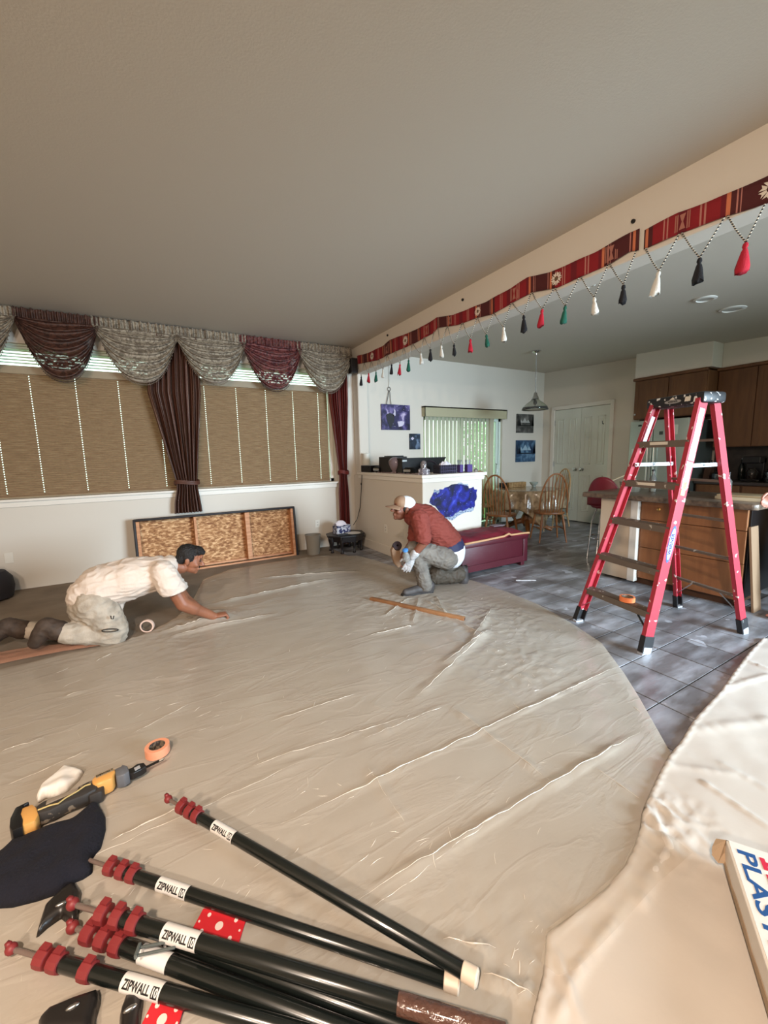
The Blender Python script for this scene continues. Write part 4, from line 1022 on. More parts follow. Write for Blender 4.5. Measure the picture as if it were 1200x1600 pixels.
# ------------------------------------------------------------------ bin and corner table
q = fl(484, 864); t = thing('waste_bin', 'grey round plastic bin between the platform and the corner table', 'bin', (1.96, 5.45, 0))
MB().lathe([(.001, .004), (.085, .004), (.088, 0), (.108, .27), (.114, .275), (.114, .285), (.105, .285), (.084, .012), (.001, .012)], n=28, caps=False).build('bin_body', mat('bin_grey', sr(140, 136, 128), .5), t, smooth=True)
t = thing('corner_table', 'low black many-legged carved table in the corner', 'table', (2.44, 5.38, 0), .2)
M_ebo = mat('ebony_paint', sr(24, 19, 22), .4)
MB().prism([(.31*math.cos(PI/4*k), .26*math.sin(PI/4*k)) for k in range(8)], .235, .26).build('table_top', M_ebo, t, bevel=.006)
MB().lathe([(.22, .16), (.25, .165), (.26, .235), (.22, .235), (.22, .16)], n=8, caps=False).build('apron', M_ebo, t)
for k in range(8):
    x_, y_ = .245*math.cos(PI/4*k), .205*math.sin(PI/4*k)
    MB().lathe([(.022, 0), (.026, .012), (.013, .03), (.012, .06), (.018, .10), (.030, .15), (.034, .20), (.03, .236)], (x_, y_, 0), 12).build('leg', M_ebo, t, smooth=True)
    MB().box((x_*1.14, y_*1.14, .225), (.03, .03, .05), PI/4*k).build('corner_block', M_ebo, t, bevel=.008)
# tissue carton, dish, remote
t = thing('tissue_carton', 'blue and white patterned tissue carton on the corner table', 'tissue box', (2.40, 5.42, .26), .15)
M_cart = mat('patterned_card', sr(208, 212, 224), .5, col2=sr(30, 40, 96), scale=26, ramp=(.48, .52), stretch=(1, 1, 1.4))
MB().box((0, 0, .06), (.235, .12, .12)).build('carton', M_cart, t, bevel=.003)
MB().b2((-.118, -.061, .104), (.118, .061, .113)).build('carton_rim', mat('navy_card', sr(34, 38, 74), .5), t)
b = MB(); b.grid(16, 10, lambda u, v: (-.11+.21*u, -.045+.09*v, .12+.07*math.sin(PI*min(1, u*1.1+.05))**.4*math.sin(PI*v)**.6+.008*n3(u*5, v*5)))
b.build('tissue', MATS['tissue_paper'], t, smooth='all')
t = thing('white_dish', 'flat white dish beside the tissue carton on the corner table', 'dish', (2.50, 5.24, .26))
MB().lathe([(.03, 0), (.05, .003), (.105, .014), (.108, .017), (.05, .008), (.001, .006)], n=24).build('plate', mat('white_ceramic', sr(214, 212, 208), .3), t, smooth=True)
t = thing('remote_control', 'slim black remote control in front of the tissue carton', 'remote control', (2.33, 5.24, .262), -.1)
MB().box((0, 0, .009), (.16, .042, .018)).build('body', M_black, t, bevel=.004)
g = MB()
for i in range(6):
    for j in range(2): g.cone((-.06+.022*i, -.009+.018*j, .018), (-.06+.022*i, -.009+.018*j, .0205), .005, n=8)
g.build('buttons', mat('button_grey', sr(90, 90, 92), .5), t, weld=False)
t = thing('black_bag', 'dark rounded bag on the carpet cut off by the left edge', 'bag', tuple(fl(-16, 938)))
MB().lathe([(.10, 0), (.19, .02), (.21, .12), (.20, .22), (.15, .29), (.05, .31)], n=22).build('bag_body', mat('bag_cloth', sr(34, 32, 38), .8), t, smooth=True)
MB().tube([(-.07, 0, .29), (-.06, 0, .36), (.06, 0, .36), (.07, 0, .29)], .012, 8).build('bag_handle', MATS['bag_cloth'], t, smooth=True)

# ------------------------------------------------------------------ peninsula
M_oak = mat('oak_cabinet', sr(150, 98, 60), .45, col2=sr(126, 80, 48), scale=3, stretch=(6, 6, .8), ramp=(.3, .7)); M_gran = mat('brown_stone', sr(124, 106, 90), .3, col2=sr(84, 70, 60), scale=26, detail=6)
t = thing('kitchen_peninsula', 'oak kitchen peninsula with a cream end panel behind the ladder', 'cabinet', (4.6, 1.95, 0))
MB().b2((4.30, 1.37, .09), (4.95, 2.60, .875)).build('carcass', M_oak, t, world=True, bevel=.004)
MB().b2((4.34, 1.42, 0), (4.95, 2.58, .09)).build('plinth', mat('oak_dark', sr(84, 56, 36), .6), t, world=True)
MB().b2((4.272, 1.36, .685), (4.30, 2.20, .868)).build('drawer_front', M_oak, t, world=True, bevel=.004)
MB().b2((4.276, 1.36, .40), (4.30, 2.20, .68)).build('face_panel', M_oak, t, world=True, bevel=.003)
MB().b2((4.278, 1.36, .075), (4.30, 2.20, .395)).build('face_panel', M_oak, t, world=True, bevel=.003)
MB().b2((4.262, 2.29, .03), (4.30, 2.62, .872)).build('cream_panel', mat('cream_panel', sr(214, 198, 176), .5), t, world=True, bevel=.003, label='cream end panel')
MB().b2((4.235, 2.215, .03), (4.30, 2.29, .872)).build('cream_post', M_trim, t, world=True, bevel=.006, label='cream corner post')
MB().b2((4.33, 1.352, .09), (4.94, 1.372, .865)).build('shade_end_panel', M_gblack, t, world=True, bevel=.004, label='dark panel standing in for shade on the end')  # added dark sheet stands in for the deep shade on the peninsula end
k = MB().lathe([(.007, 0), (.007, .012), (.016, .02), (.018, .028), (.010, .034)], (4.272, 2.03, .80), 12, (-1, 0, 0)).build('drawer_knob', mat('brass', sr(190, 150, 90), .3, metal=1), t, world=True, smooth=True)
t = thing('stone_worktop', 'brown stone worktop of the peninsula with a rounded edge', 'worktop', (4.6, 1.98, .875))
MB().prism([(4.16, 1.30), (4.19, 1.27), (5.05, 1.27), (5.05, 2.80), (4.19, 2.80), (4.16, 2.77)], .875, .925).build('slab', M_gran, t, world=True, bevel=.010, smooth=True)
t = thing('leaning_board', 'thin grey-brown board leaning on the right end of the peninsula', 'board', (4.33, 1.255, 0), rot=(.0, 0, 0))
MB().bar((4.36, 1.27, 0), (4.36, 1.345, .72), .15, .018, (0, 1, 0)).build('board', mat('raw_board', sr(140, 112, 86), .7), t, world=True, bevel=.002)
# things on the worktop
q = at(1156, 768, 2, .925)
t = thing('cutting_board', 'thick cream cutting board near the right end of the worktop', 'cutting board', (4.52, 1.42, .925), 0)
MB().prism([(-.25, -.13), (.20, -.14), (.23, .12), (.16, .16), (-.22, .15)], 0, .028, Matrix.Rotation(PI/2, 4, 'Z')).build('board', mat('cream_board', sr(214, 200, 172), .5), t, bevel=.005)
MB().prism([(-.24, -.12), (.20, -.12), (.22, .12), (-.21, .14)], .028, .046, Matrix.Rotation(PI/2+.05, 4, 'Z')).build('upper_board', mat('tan_board', sr(176, 158, 128), .6), t, bevel=.004)
M_clear = mat('clear_plastic', sr(228, 232, 230), .15, trans=.8)
def jar(x, y, z, r, h, M, label, cat='bottle', nm='glass_bottle', neck=.4, group=None, cap=None):
    t = thing(nm, label, cat, (x, y, z), group=group)
    MB().lathe([(r*.9, 0), (r, .006), (r, h*.66), (r*neck, h*.82), (r*neck, h)], n=16).build('body', M, t, smooth=True)
    MB().cone((0, 0, h), (0, 0, h+.02), r*neck*1.15, n=14).build('cap', cap or M_black, t, smooth=True)
jar(4.75, 2.35, .925, .035, .22, M_clear, 'clear plastic bottle on the worktop left of the ladder rail')
jar(4.80, 2.05, .925, .030, .18, mat('dark_glass', sr(30, 34, 30), .15), 'dark bottle standing on the middle of the worktop')
jar(4.85, 1.72, .925, .032, .20, M_clear, 'clear bottle on the worktop beside the cutting board')
t = thing('plastic_tub', 'clear crumpled plastic tub on the left half of the worktop', 'container', (4.60, 2.50, .925), .3)
MB().lathe([(.09, 0), (.11, .10), (.115, .11), (.105, .11), (.085, .008), (.001, .008)], n=10, caps=False).build('tub', mat('hazy_plastic', sr(178, 172, 156), .25, trans=.4), t, bevel=.002)

# ------------------------------------------------------------------ bar stool
q = at(945, 765, 0, 4.75)
t = thing('bar_stool', 'burgundy shell bar stool with chrome legs beyond the peninsula', 'stool', (4.98, 2.98, 0), .2)
M_sh = mat('burgundy_shell', sr(118, 22, 40), .4)
MB().grid(20, 10, lambda u, v: (-.17*math.cos((u-.5)*1.9)-.02, .21*math.sin((u-.5)*2.3), .70+(.36*v)*(1-.65*abs(2*u-1)**2.2))).build('backrest', M_sh, t, smooth='all', solid=.018)
MB().lathe([(.05, .66), (.17, .665), (.19, .685), (.185, .71), (.10, .72)], n=24).build('seat', M_sh, t, smooth=True)
for k in range(4):
    a = PI/4+PI/2*k; MB().tube([(.12*math.cos(a), .12*math.sin(a), .67), (.18*math.cos(a), .18*math.sin(a), .50), (.20*math.cos(a), .20*math.sin(a), .25), (.22*math.cos(a), .22*math.sin(a), 0.005)], .011, 8).build('leg', M_chrome, t, smooth=True)
MB().tube([(.195*math.cos(a), .195*math.sin(a), .28) for a in [2*PI*i/28 for i in range(29)]], .008, 6).build('foot_ring', M_chrome, t, smooth=True)
t = thing('bentwood_chair', 'pale curved chair back showing behind the burgundy stool', 'chair', (5.55, 3.10, 0), .4)
M_pale = mat('pale_bentwood', sr(196, 180, 150), .5)
MB().tube([(.0, -.19, .45), (-.02, -.2, .75), (-.04, -.15, .97), (-.05, 0, 1.04), (-.04, .15, .97), (-.02, .2, .75), (0, .19, .45)], .013, 8).build('backrest', M_pale, t, smooth=True)
MB().lathe([(.05, .44), (.2, .445), (.21, .46), (.1, .47)], (.18, 0, 0), 20).build('seat', M_pale, t, smooth=True)
for x_, y_ in ((.02, -.16), (.02, .16), (.34, -.13), (.34, .13)): MB().cone((x_, y_, 0), (x_*.9+.02, y_*.9, .45), .011, .014, n=8).build('leg', M_pale, t, smooth=True)

# ------------------------------------------------------------------ fridge, cabinets, counter
M_steel = mat('fridge_steel', sr(178, 186, 176), .38, metal=.55)
t = thing('fridge', 'tall stainless steel fridge with notes on its side-by-side doors', 'fridge', (7.1, 3.30, 0))
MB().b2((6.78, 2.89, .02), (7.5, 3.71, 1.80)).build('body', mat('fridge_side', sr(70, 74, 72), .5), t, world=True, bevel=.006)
for (y0, y1, ky) in ((3.37, 3.71, 3.41), (2.89, 3.36, 3.32)):
    d_ = MB().b2((6.71, y0, .06), (6.78, y1, 1.82)).build('door', M_steel, t, world=True, bevel=.012, smooth=True)
    MB().tube([(6.71, ky, .75), (6.675, ky, .77), (6.675, ky, 1.45), (6.71, ky, 1.47)], .012, 8).build('handle', M_metal, d_, world=True, smooth=True)
for i, (y_, z_, w_, h_, c, lb) in enumerate([(3.63, 1.32, .07, .15, sr(200, 206, 196), 'pale list note on the fridge door left of the ladder'), (3.25, 1.62, .05, .05, sr(60, 70, 64), 'small dark square note on the fridge door'),
                                      (3.10, 1.66, .14, .14, sr(206, 208, 196), 'large pale paper on the right fridge door'), (3.56, 1.75, .05, .025, sr(40, 48, 42), 'black crescent magnet near the top of the fridge')]):
    o = MB().b2((-.003, -w_/2, -h_/2), (0, w_/2, h_/2)).build('fridge_note', mat('note_%d' % i, c, .6)); o.location = (6.71, y_, z_); WM[o.name] = Matrix.Translation(o.location); tag(o, lb, 'note')
M_oakd = mat('oak_upper', sr(112, 74, 44), .5, col2=sr(92, 58, 34), scale=3, stretch=(6, 6, .8), ramp=(.3, .7))
def wall_cabinet(name, x, y0, y1, z0, z1, xb, nd, label, crown=True, grp=None):
    t = thing(name, label, 'cabinet', ((x+xb)/2, (y0+y1)/2, z0), group=grp)
    MB().b2((x+.02, y0, z0), (xb, y1, z1)).build('carcass', M_oakd, t, world=True, bevel=.003)
    w_ = (y1-y0)/nd
    for k in range(nd):
        a, c = y0+k*w_+.006, y0+(k+1)*w_-.006
        d_ = MB().b2((x+.004, a, z0+.01), (x+.02, c, z1-.051)).b2((x, a, z0+.011), (x+.006, a+.055, z1-.05)).b2((x, c-.055, z0+.01), (x+.006, c, z1-.05)).b2((x+.0005, a+.055, z0+.01), (x+.006, c-.055, z0+.065)).b2((x+.0005, a+.055, z1-.105), (x+.006, c-.055, z1-.05)).build('door', M_oakd, t, world=True, weld=False)
        MB().lathe([(.005, 0), (.006, .012), (.013, .018), (.012, .026)], (x, a+.03 if k % 2 == 0 else c-.03, z0+.08), 10, (-1, 0, 0)).build('knob', M_metal, d_, world=True, smooth=True)
    if crown: MB().b2((x-.03, y0-.0, z1-.045), (xb, y1+.02, z1)).build('crown', M_oakd, t, world=True, bevel=.012)
wall_cabinet('wall_cabinet', 6.90, 2.79, 3.78, 1.86, 2.505, 7.55, 2, 'oak wall cabinet over the fridge')
wall_cabinet('wall_cabinet', 7.20, 1.90, 2.78, 1.39, 2.505, 7.55, 2, 'tall oak wall cabinet right of the ladder top')
wall_cabinet('wall_cabinet', 7.20, 1.02, 1.90, 1.39, 2.505, 7.55, 2, 'oak wall cabinet at the right edge of the photo')
t = thing('base_cabinet', 'dark oak base cabinet run along the far kitchen wall', 'cabinet', (7.2, 1.9, 0))
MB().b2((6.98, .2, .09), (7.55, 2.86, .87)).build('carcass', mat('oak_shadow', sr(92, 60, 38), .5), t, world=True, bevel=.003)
for k in range(5):
    y0 = .22+k*.53; d_ = MB().b2((6.96, y0, .12), (6.982, y0+.50, .68)).build('door', M_oakd, t, world=True, bevel=.003); MB().b2((6.96, y0, .70), (6.982, y0+.50, .855)).build('drawer', M_oakd, t, world=True, bevel=.003)
t = thing('kitchen_counter', 'dark stone counter along the far kitchen wall', 'worktop', (7.25, 1.5, .87))
MB().b2((6.93, .2, .87), (7.55, 2.87, .91)).build('slab', mat('dark_stone', sr(60, 52, 50), .3), t, world=True, bevel=.006)
MB().b2((7.53, .2, .91), (7.558, 2.87, 1.39)).build('backsplash', mat('dark_splash', sr(64, 56, 52), .4, col2=sr(44, 38, 36), scale=9), t, world=True)
# appliances and pots
M_pot = mat('pot_steel', sr(150, 150, 152), .2, metal=1)
def pot(x, y, r, h, label):
    t = thing('cooking_pot', label, 'pot', (x, y, .91))
    MB().lathe([(r*.95, 0), (r, .01), (r, h), (r+.006, h+.004), (r-.004, h), (r-.004, .012), (.001, .012)], n=24, caps=False).build('body', M_pot, t, smooth=True)
    l_ = MB().lathe([(r, h+.004), (r*.7, h+.025), (.02, h+.035)], n=24).build('lid', M_pot, t, smooth=True)
    MB().lathe([(.006, h+.034), (.006, h+.05), (.018, h+.055), (.012, h+.068)], n=12).build('lid_knob', M_black, l_, smooth=True)
    for s_ in (-1, 1): MB().tube([(0, s_*r, h*.7), (0, s_*(r+.035), h*.72), (.03, s_*(r+.035), h*.72), (.03, s_*r*.97, h*.7)], .006, 6).build('handle', M_black, t, smooth=True)
pot(7.12, 2.02, .12, .14, 'steel cooking pot on the far counter near the right edge')
pot(7.10, 2.62, .10, .10, 'small steel pot on the far counter seen between the ladder rails')
t = thing('coffee_maker', 'black coffee maker on the far counter right of the ladder', 'coffee maker', (7.3, 2.32, .91))
MB().b2((-.10, -.10, 0), (.12, .10, .03)).b2((.04, -.10, .03), (.12, .10, .32)).b2((-.10, -.10, .25), (.12, .10, .34)).build('housing', M_gblack, t, bevel=.008, weld=False)
MB().lathe([(.055, .03), (.065, .05), (.065, .13), (.04, .17), (.045, .18)], (-.03, 0, 0), 18).build('carafe', mat('carafe_glass', sr(50, 44, 42), .1), t, smooth=True)
MB().tube([(-.10, 0, .15), (-.13, 0, .15), (-.13, 0, .07), (-.095, 0, .06)], .007, 6).build('carafe_handle', M_black, t, smooth=True)
t = thing('stand_mixer', 'grey appliance with a round head on the far counter at the right', 'mixer', (7.15, 1.78, .91))
MB().b2((-.13, -.08, 0), (.14, .08, .03)).b2((.06, -.05, .03), (.13, .05, .28)).build('base', mat('appliance_grey', sr(84, 80, 78), .35), t, bevel=.012, weld=False)
MB().ell((-.02, 0, .33), (.17, .07, .065), 20).build('head', MATS['appliance_grey'], t, smooth='all')
MB().lathe([(.05, .03), (.08, .06), (.095, .16), (.098, .165)], (-.06, 0, 0), 20).build('bowl', M_pot, t, smooth=True)
for i, (y_, h_, lb) in enumerate([(2.75, .26, 'tall dark bottle on the far counter beside the fridge'), (2.48, .30, 'tallest dark bottle on the far counter behind the small pot'), (2.17, .22, 'short dark bottle on the far counter between pot and coffee maker')]):
    jar(7.40, y_, .91, .035, h_, MATS['dark_glass'], lb, neck=.35, group='dark bottles on the far counter', cap=M_metal)
t = thing('knife_block', 'dark slanted knife block on the far counter', 'knife block', (7.2, 2.83-.02, .91), 0)
MB().prism([(-.06, 0), (.06, 0), (.10, .2), (.0, .22)], -.04, .04, frame((0, 0, 0), (1, 0, 0), (0, 0, 1))).build('block', mat('block_wood', sr(70, 46, 32), .5), t, bevel=.003)
for k in range(3): MB().bar((.02+.025*k, -.0, .20), (.04+.025*k, 0, .29), .014, .02, (0, 1, 0)).build('knife_handle', M_black, t, bevel=.002)

# ------------------------------------------------------------------ dining set
M_ch = mat('honey_wood', sr(150, 98, 56), .4, col2=sr(120, 72, 38), scale=4, stretch=(4, 4, 1)); M_ch2 = mat('light_honey_wood', sr(188, 152, 106), .4, col2=sr(166, 128, 84), scale=4)
def windsor(label, loc, rz, M):
    """the seat faces +y, the bowed back stands at -y"""
    t = thing('dining_chair', label, 'chair', loc, rz, group='bow back chairs around the dining table')
    MB().prism([(.22*math.copysign(abs(math.cos(a))**.8, math.cos(a)), .20*math.copysign(abs(math.sin(a))**.8, math.sin(a))) for a in [2*PI*i/24 for i in range(24)]], .43, .465).build('seat', M, t, bevel=.010, smooth=True)
    bow = [(.21*math.cos(a), -.16-.10*math.sin(a)*.9, .455+.60*math.sin(a)**.75) for a in [PI*i/24 for i in range(25)]]
    MB().tube(bow, .013, 8).build('back_bow', M, t, smooth=True)
    for k in range(7):
        x = -.135+.045*k; s_ = math.sqrt(1-(x*1.15/.21)**2); xt = x*1.15
        MB().tube([(x*.9, -.165, .46), (x*1.02, -.165-.05*s_, .70), (xt, -.16-.09*s_, .455+.60*s_**.75)], [.006, .0105, .005], 8).build('spindle', M, t, smooth=True)
    for (x, y) in ((-.15, -.14), (.15, -.14), (-.16, .13), (.16, .13)):
        MB().tube([(x, y, .44), (x*1.12, y*1.14, .30), (x*1.18, y*1.22, .22), (x*1.36, y*1.42, 0)], [.012, .021, .015, .011], 10).build('leg', M, t, smooth=True)
    for s_ in (-1, 1): MB().tube([(s_*.178, -.165, .20), (s_*.18, 0, .205), (s_*.19, .16, .20)], [.008, .012, .008], 8).build('stretcher', M, t, smooth=True)
    MB().tube([(-.18, 0, .205), (0, 0, .21), (.18, 0, .205)], [.008, .012, .008], 8).build('stretcher', M, t, smooth=True)
    return t
TCX, TCY = 5.70, 4.85
windsor('brown bow back chair with its back to the camera, right front of the table', (5.36, 4.13, 0), -.55, M_ch)
windsor('brown bow back chair at the near left end of the table by the low wall', (4.62, 4.42, 0), -1.2, M_ch)
windsor('pale bow back chair behind the table in front of the pantry doors', (6.50, 4.92, 0), 1.35, M_ch2)
windsor('pale bow back chair on the window side of the table, by the sliding door', (5.15, 5.38, 0), 2.6, M_ch2)
t = thing('dining_table', 'pedestal dining table under a patterned plastic cloth', 'table', (TCX, TCY, 0), .0)
MB().lathe([(.05, .70), (.50, .70), (.52, .715), (.52, .735), (.50, .745)], n=40).build('table_top', M_ch, t, smooth=True)
MB().lathe([(.09, .14), (.11, .2), (.06, .32), (.09, .5), (.13, .66), (.16, .70)], n=20).build('pedestal', M_ch, t, smooth=True)
for k in range(4):
    a = PI/4+PI/2*k; c, s_ = math.cos(a), math.sin(a)
    MB().tube([(.06*c, .06*s_, .19), (.2*c, .2*s_, .15), (.34*c, .34*s_, .07), (.42*c, .42*s_, .03)], [.05, .045, .038, .028], 10).build('pedestal_foot', M_ch, t, smooth=True)
M_cl = mat('tablecloth_vinyl', sr(176, 152, 120), .22, col2=sr(128, 106, 80), scale=10, ramp=(.42, .6), coat=.4, bump=.3, bscale=16)
def cloth(u, v):
    # a square cloth over a round top: hangs lower at its corners
    x, y = (2*u-1)*.86, (2*v-1)*.86; r = math.hypot(x, y); a = math.atan2(y, x)
    if r < .53: return (x, y, .752)
    over = r-.53; fold = .035*math.sin(a*13+1)+.03*math.sin(a*7)
    rr_ = .535+min(over, .05)*.5+fold*min(1, over/.2)+.03*min(1, over/.3)
    return (rr_*math.cos(a), rr_*math.sin(a), .750-max(0, over-.02)*.98)
o = MB().grid(90, 90, cloth).build('tablecloth', M_cl, smooth='all', solid=.0015); o.location = (TCX, TCY, 0); o.rotation_euler = (0, 0, .35); WM[o.name] = Matrix.Translation(o.location)
tag(o, 'brown patterned plastic cloth draped over the dining table', 'tablecloth')
t = thing('tissue_box', 'long tan patterned box at the back of the dining table', 'box', (5.78, 5.18, .755), -.1)
MB().box((0, 0, .045), (.40, .10, .09)).build('box_body', mat('tan_pattern', sr(176, 142, 96), .5, col2=sr(130, 98, 62), scale=18), t, bevel=.003)
MB().box((-.13, 0, .046), (.004, .104, .094)).build('box_band', mat('band_cream', sr(206, 190, 150), .5), t)
t = thing('black_cube_box', 'small black box left of the tan box on the dining table', 'box', (5.50, 5.22, .755), .1)
MB().box((0, 0, .04), (.10, .09, .08)).build('box_body', M_black, t, bevel=.003); MB().box((0, 0, .083), (.104, .094, .008)).build('lid', M_gblack, t, bevel=.002)
t = thing('glass_bowl', 'small cut glass bowl on the dining table', 'bowl', (6.02, 4.98, .755))
b = MB(); b.lathe([(.035, 0), (.04, .008), (.03, .016), (.065, .06), (.078, .09), (.072, .09), (.058, .06), (.02, .022), (.001, .022)], n=28, caps=False)
for q in b.v:
    if q.z > .08: q.z += .008*math.sin(math.atan2(q.y, q.x)*14)
b.build('bowl', mat('cut_glass', sr(214, 226, 220), .1, trans=.6, bump=.6, bscale=60), t, smooth=True)
# pendant
px_, py_ = 5.32, 4.42; zc = 2.98-.045*(YW-py_)
t = thing('pendant_lamp', 'glass bell pendant lamp hanging by a chain over the dining table', 'pendant lamp', (px_, py_, zc))
MB().lathe([(.001, 0), (.07, 0), (.07, -.012), (.05, -.03), (.012, -.04), (.008, -.06)], n=24, caps=False).build('ceiling_rose', M_chrome, t, smooth=True)
b = MB(); n = 26; L = zc-.04-2.27
for k in range(n):
    z = -.05-L*(k+.5)/n; h = L/n*.62
    b.tube([((.009*math.cos(a) if k % 2 else 0), (0 if k % 2 else .009*math.cos(a)), z+h*math.sin(a)) for a in [2*PI*i/10 for i in range(11)]], .0028, 5, caps=False)
b.cone((0, 0, -.04), (.004, .004, -L-.04), .003, n=6)
b.build('chain', M_metal, t, smooth='all', weld=False)
zb = -(zc-2.27)
MB().lathe([(.008, zb+.03), (.025, zb+.02), (.035, zb-.02), (.05, zb-.05), (.055, zb-.09), (.04, zb-.095)], n=20).build('lamp_holder', M_chrome, t, smooth=True)
MB().lathe([(.05, zb-.07), (.07, zb-.10), (.13, zb-.14), (.18, zb-.19), (.20, zb-.235)], n=36, caps=False).build('lamp_shade', mat('shade_glass', sr(236, 238, 232), .08, trans=.96), t, smooth='all', solid=.004)
MB().ell((0, 0, zb-.13), (.03, .03, .04), 12).build('bulb', mat('bulb_glass', sr(230, 228, 220), .3), t, smooth='all')
# ceiling fixtures of the kitchen
for (u, v, r_, lb, nm, ct) in ((1102, 463, .095, 'recessed round ceiling light nearer the beam', 'recessed_light', 'ceiling light'), (1145, 479, .115, 'wide flat round ceiling plate beside the recessed light', 'recessed_light', 'ceiling light'), (921, 444, .05, 'small white round alarm on the kitchen ceiling behind the tassels', 'smoke_alarm', 'alarm')):
    p = at(u, v, 2, 2.98-.045*3.3)
    t = thing(nm, lb, ct, (p.x, p.y, 2.98-.045*(YW-p.y)-.002), rot=(math.atan(.045), 0, 0))
    MB().lathe([(r_*.72, .0), (r_, 0), (r_, -.006), (r_*.75, -.012), (r_*.70, .0)], n=32, caps=False).build('trim_ring', M_white, t, smooth=True)
    MB().lathe([(.001, -.004), (r_*.72, -.004), (r_*.72, -.001), (.001, -.001)], n=32, caps=False).build('lens' if nm != 'smoke_alarm' else 'cover', mat('lens_grey', sr(196, 196, 190), .3), t, smooth=True)
# ------------------------------------------------------------------ plastic film over the floor
M_film = mat('plastic_film', sr(204, 194, 180), .15, spec=.75, world=True)
nt = M_film.node_tree; N = nt.nodes; L = nt.links; b = N['Principled BSDF']
g_ = N.new('ShaderNodeNewGeometry')
mp1 = N.new('ShaderNodeMapping'); mp1.inputs['Rotation'].default_value = (0, 0, -.35); mp1.inputs['Scale'].default_value = (1.1, 4.2, 1); L.new(g_.outputs['Position'], mp1.inputs[0])
n1 = N.new('ShaderNodeTexNoise'); n1.inputs['Scale'].default_value = 1.5; n1.inputs['Detail'].default_value = 5; n1.inputs['Distortion'].default_value = .7; L.new(mp1.outputs[0], n1.inputs['Vector'])
n2 = N.new('ShaderNodeTexNoise'); n2.inputs['Scale'].default_value = 14; n2.inputs['Detail'].default_value = 3; n2.inputs['Distortion'].default_value = 1.5; L.new(mp1.outputs[0], n2.inputs['Vector'])
rg = N.new('ShaderNodeMath'); rg.operation = 'SUBTRACT'; rg.inputs[1].default_value = .5; L.new(n1.outputs['Fac'], rg.inputs[0])
ab = N.new('ShaderNodeMath'); ab.operation = 'ABSOLUTE'; L.new(rg.outputs[0], ab.inputs[0])
mn = N.new('ShaderNodeMath'); mn.operation = 'MINIMUM'; mn.inputs[1].default_value = .05; L.new(ab.outputs[0], mn.inputs[0])
ml = N.new('ShaderNodeMath'); ml.operation = 'MULTIPLY'; ml.inputs[1].default_value = -12; L.new(mn.outputs[0], ml.inputs[0])
ad = N.new('ShaderNodeMath'); ad.operation = 'MULTIPLY_ADD'; ad.inputs[1].default_value = .25; L.new(n2.outputs['Fac'], ad.inputs[0]); L.new(ml.outputs[0], ad.inputs[2])
bp = N.new('ShaderNodeBump'); bp.inputs['Strength'].default_value = .16; bp.inputs['Distance'].default_value = .012; L.new(ad.outputs[0], bp.inputs['Height'])
L.new(bp.outputs[0], b.inputs['Normal'])
b.inputs['Alpha'].default_value = .66

film_px = [(-60, 1062), (0, 1046), (60, 1032), (112, 1018), (190, 1004), (240, 985), (275, 966), (300, 940), (318, 905), (360, 890), (430, 878), (500, 868), (560, 868), (600, 880), (640, 892), (700, 903), (735, 906), (790, 924), (840, 944), (895, 975), (940, 1005), (975, 1052), (1000, 1092), (1045, 1172), (1075, 1215), (1060, 1290), (1000, 1400), (960, 1560), (900, 1720), (560, 1800), (100, 1800), (-260, 1700), (-300, 1300)]
film = [tuple(fl(u, v))[:2] for u, v in film_px]
def seg_d(x, y, a, c):
    ax, ay = a; bx, by = c; dx, dy = bx-ax, by-ay; t = ((x-ax)*dx+(y-ay)*dy)/(dx*dx+dy*dy); t = max(0, min(1, t)); return math.hypot(x-ax-t*dx, y-ay-t*dy), t
F2 = lambda u, v: tuple(fl(u, v))[:2]
creases = [  # (from, to, width, height)
    (F2(430, 1295), F2(966, 1043), .009, .011), (F2(540, 1420), F2(1000, 1146), .014, .017), (F2(700, 1102), F2(860, 1222), .022, .008), (F2(560, 1160), F2(700, 1102), .03, .007),
    (F2(572, 1197), F2(640, 1300), .024, .006), (F2(925, 1200), F2(1005, 1255), .02, .006), (F2(575, 995), F2(650, 978), .012, .011), (F2(690, 1040), F2(765, 985), .03, .016), (F2(640, 1100), F2(765, 985), .03, .010),
    (F2(735, 1005), F2(770, 950), .03, .016), (F2(660, 935), F2(760, 1000), .02, .012), (F2(640, 935), F2(600, 965), .018, .012), (F2(680, 930), F2(700, 970), .016, .012), (F2(655, 935), F2(645, 975), .016, .012),
    (F2(250, 990), F2(345, 972), .02, .028), (F2(262, 998), F2(430, 960), .02, .018), (F2(100, 1090), F2(135, 1080), .008, .008), (F2(150, 1035), F2(175, 1022), .008, .010), (F2(330, 945), F2(520, 905), .03, .018), (F2(400, 905), F2(560, 893), .03, .014),
    (F2(60, 1380), F2(500, 1180), .018, .006), (F2(170, 1320), F2(290, 1262), .010, .012), (F2(690, 1472), F2(775, 1486), .012, .016), (F2(755, 1527), F2(838, 1562), .014, .022), (F2(560, 1440), F2(760, 1290), .02, .006),
    (F2(0, 1178), F2(70, 1155), .009, .008), (F2(390, 1200), F2(640, 1120), .012, .006), (F2(420, 1130), F2(560, 1085), .010, .006), (F2(205, 1150), F2(300, 1100), .010, .005), (F2(0, 1235), F2(150, 1170), .012, .005)]
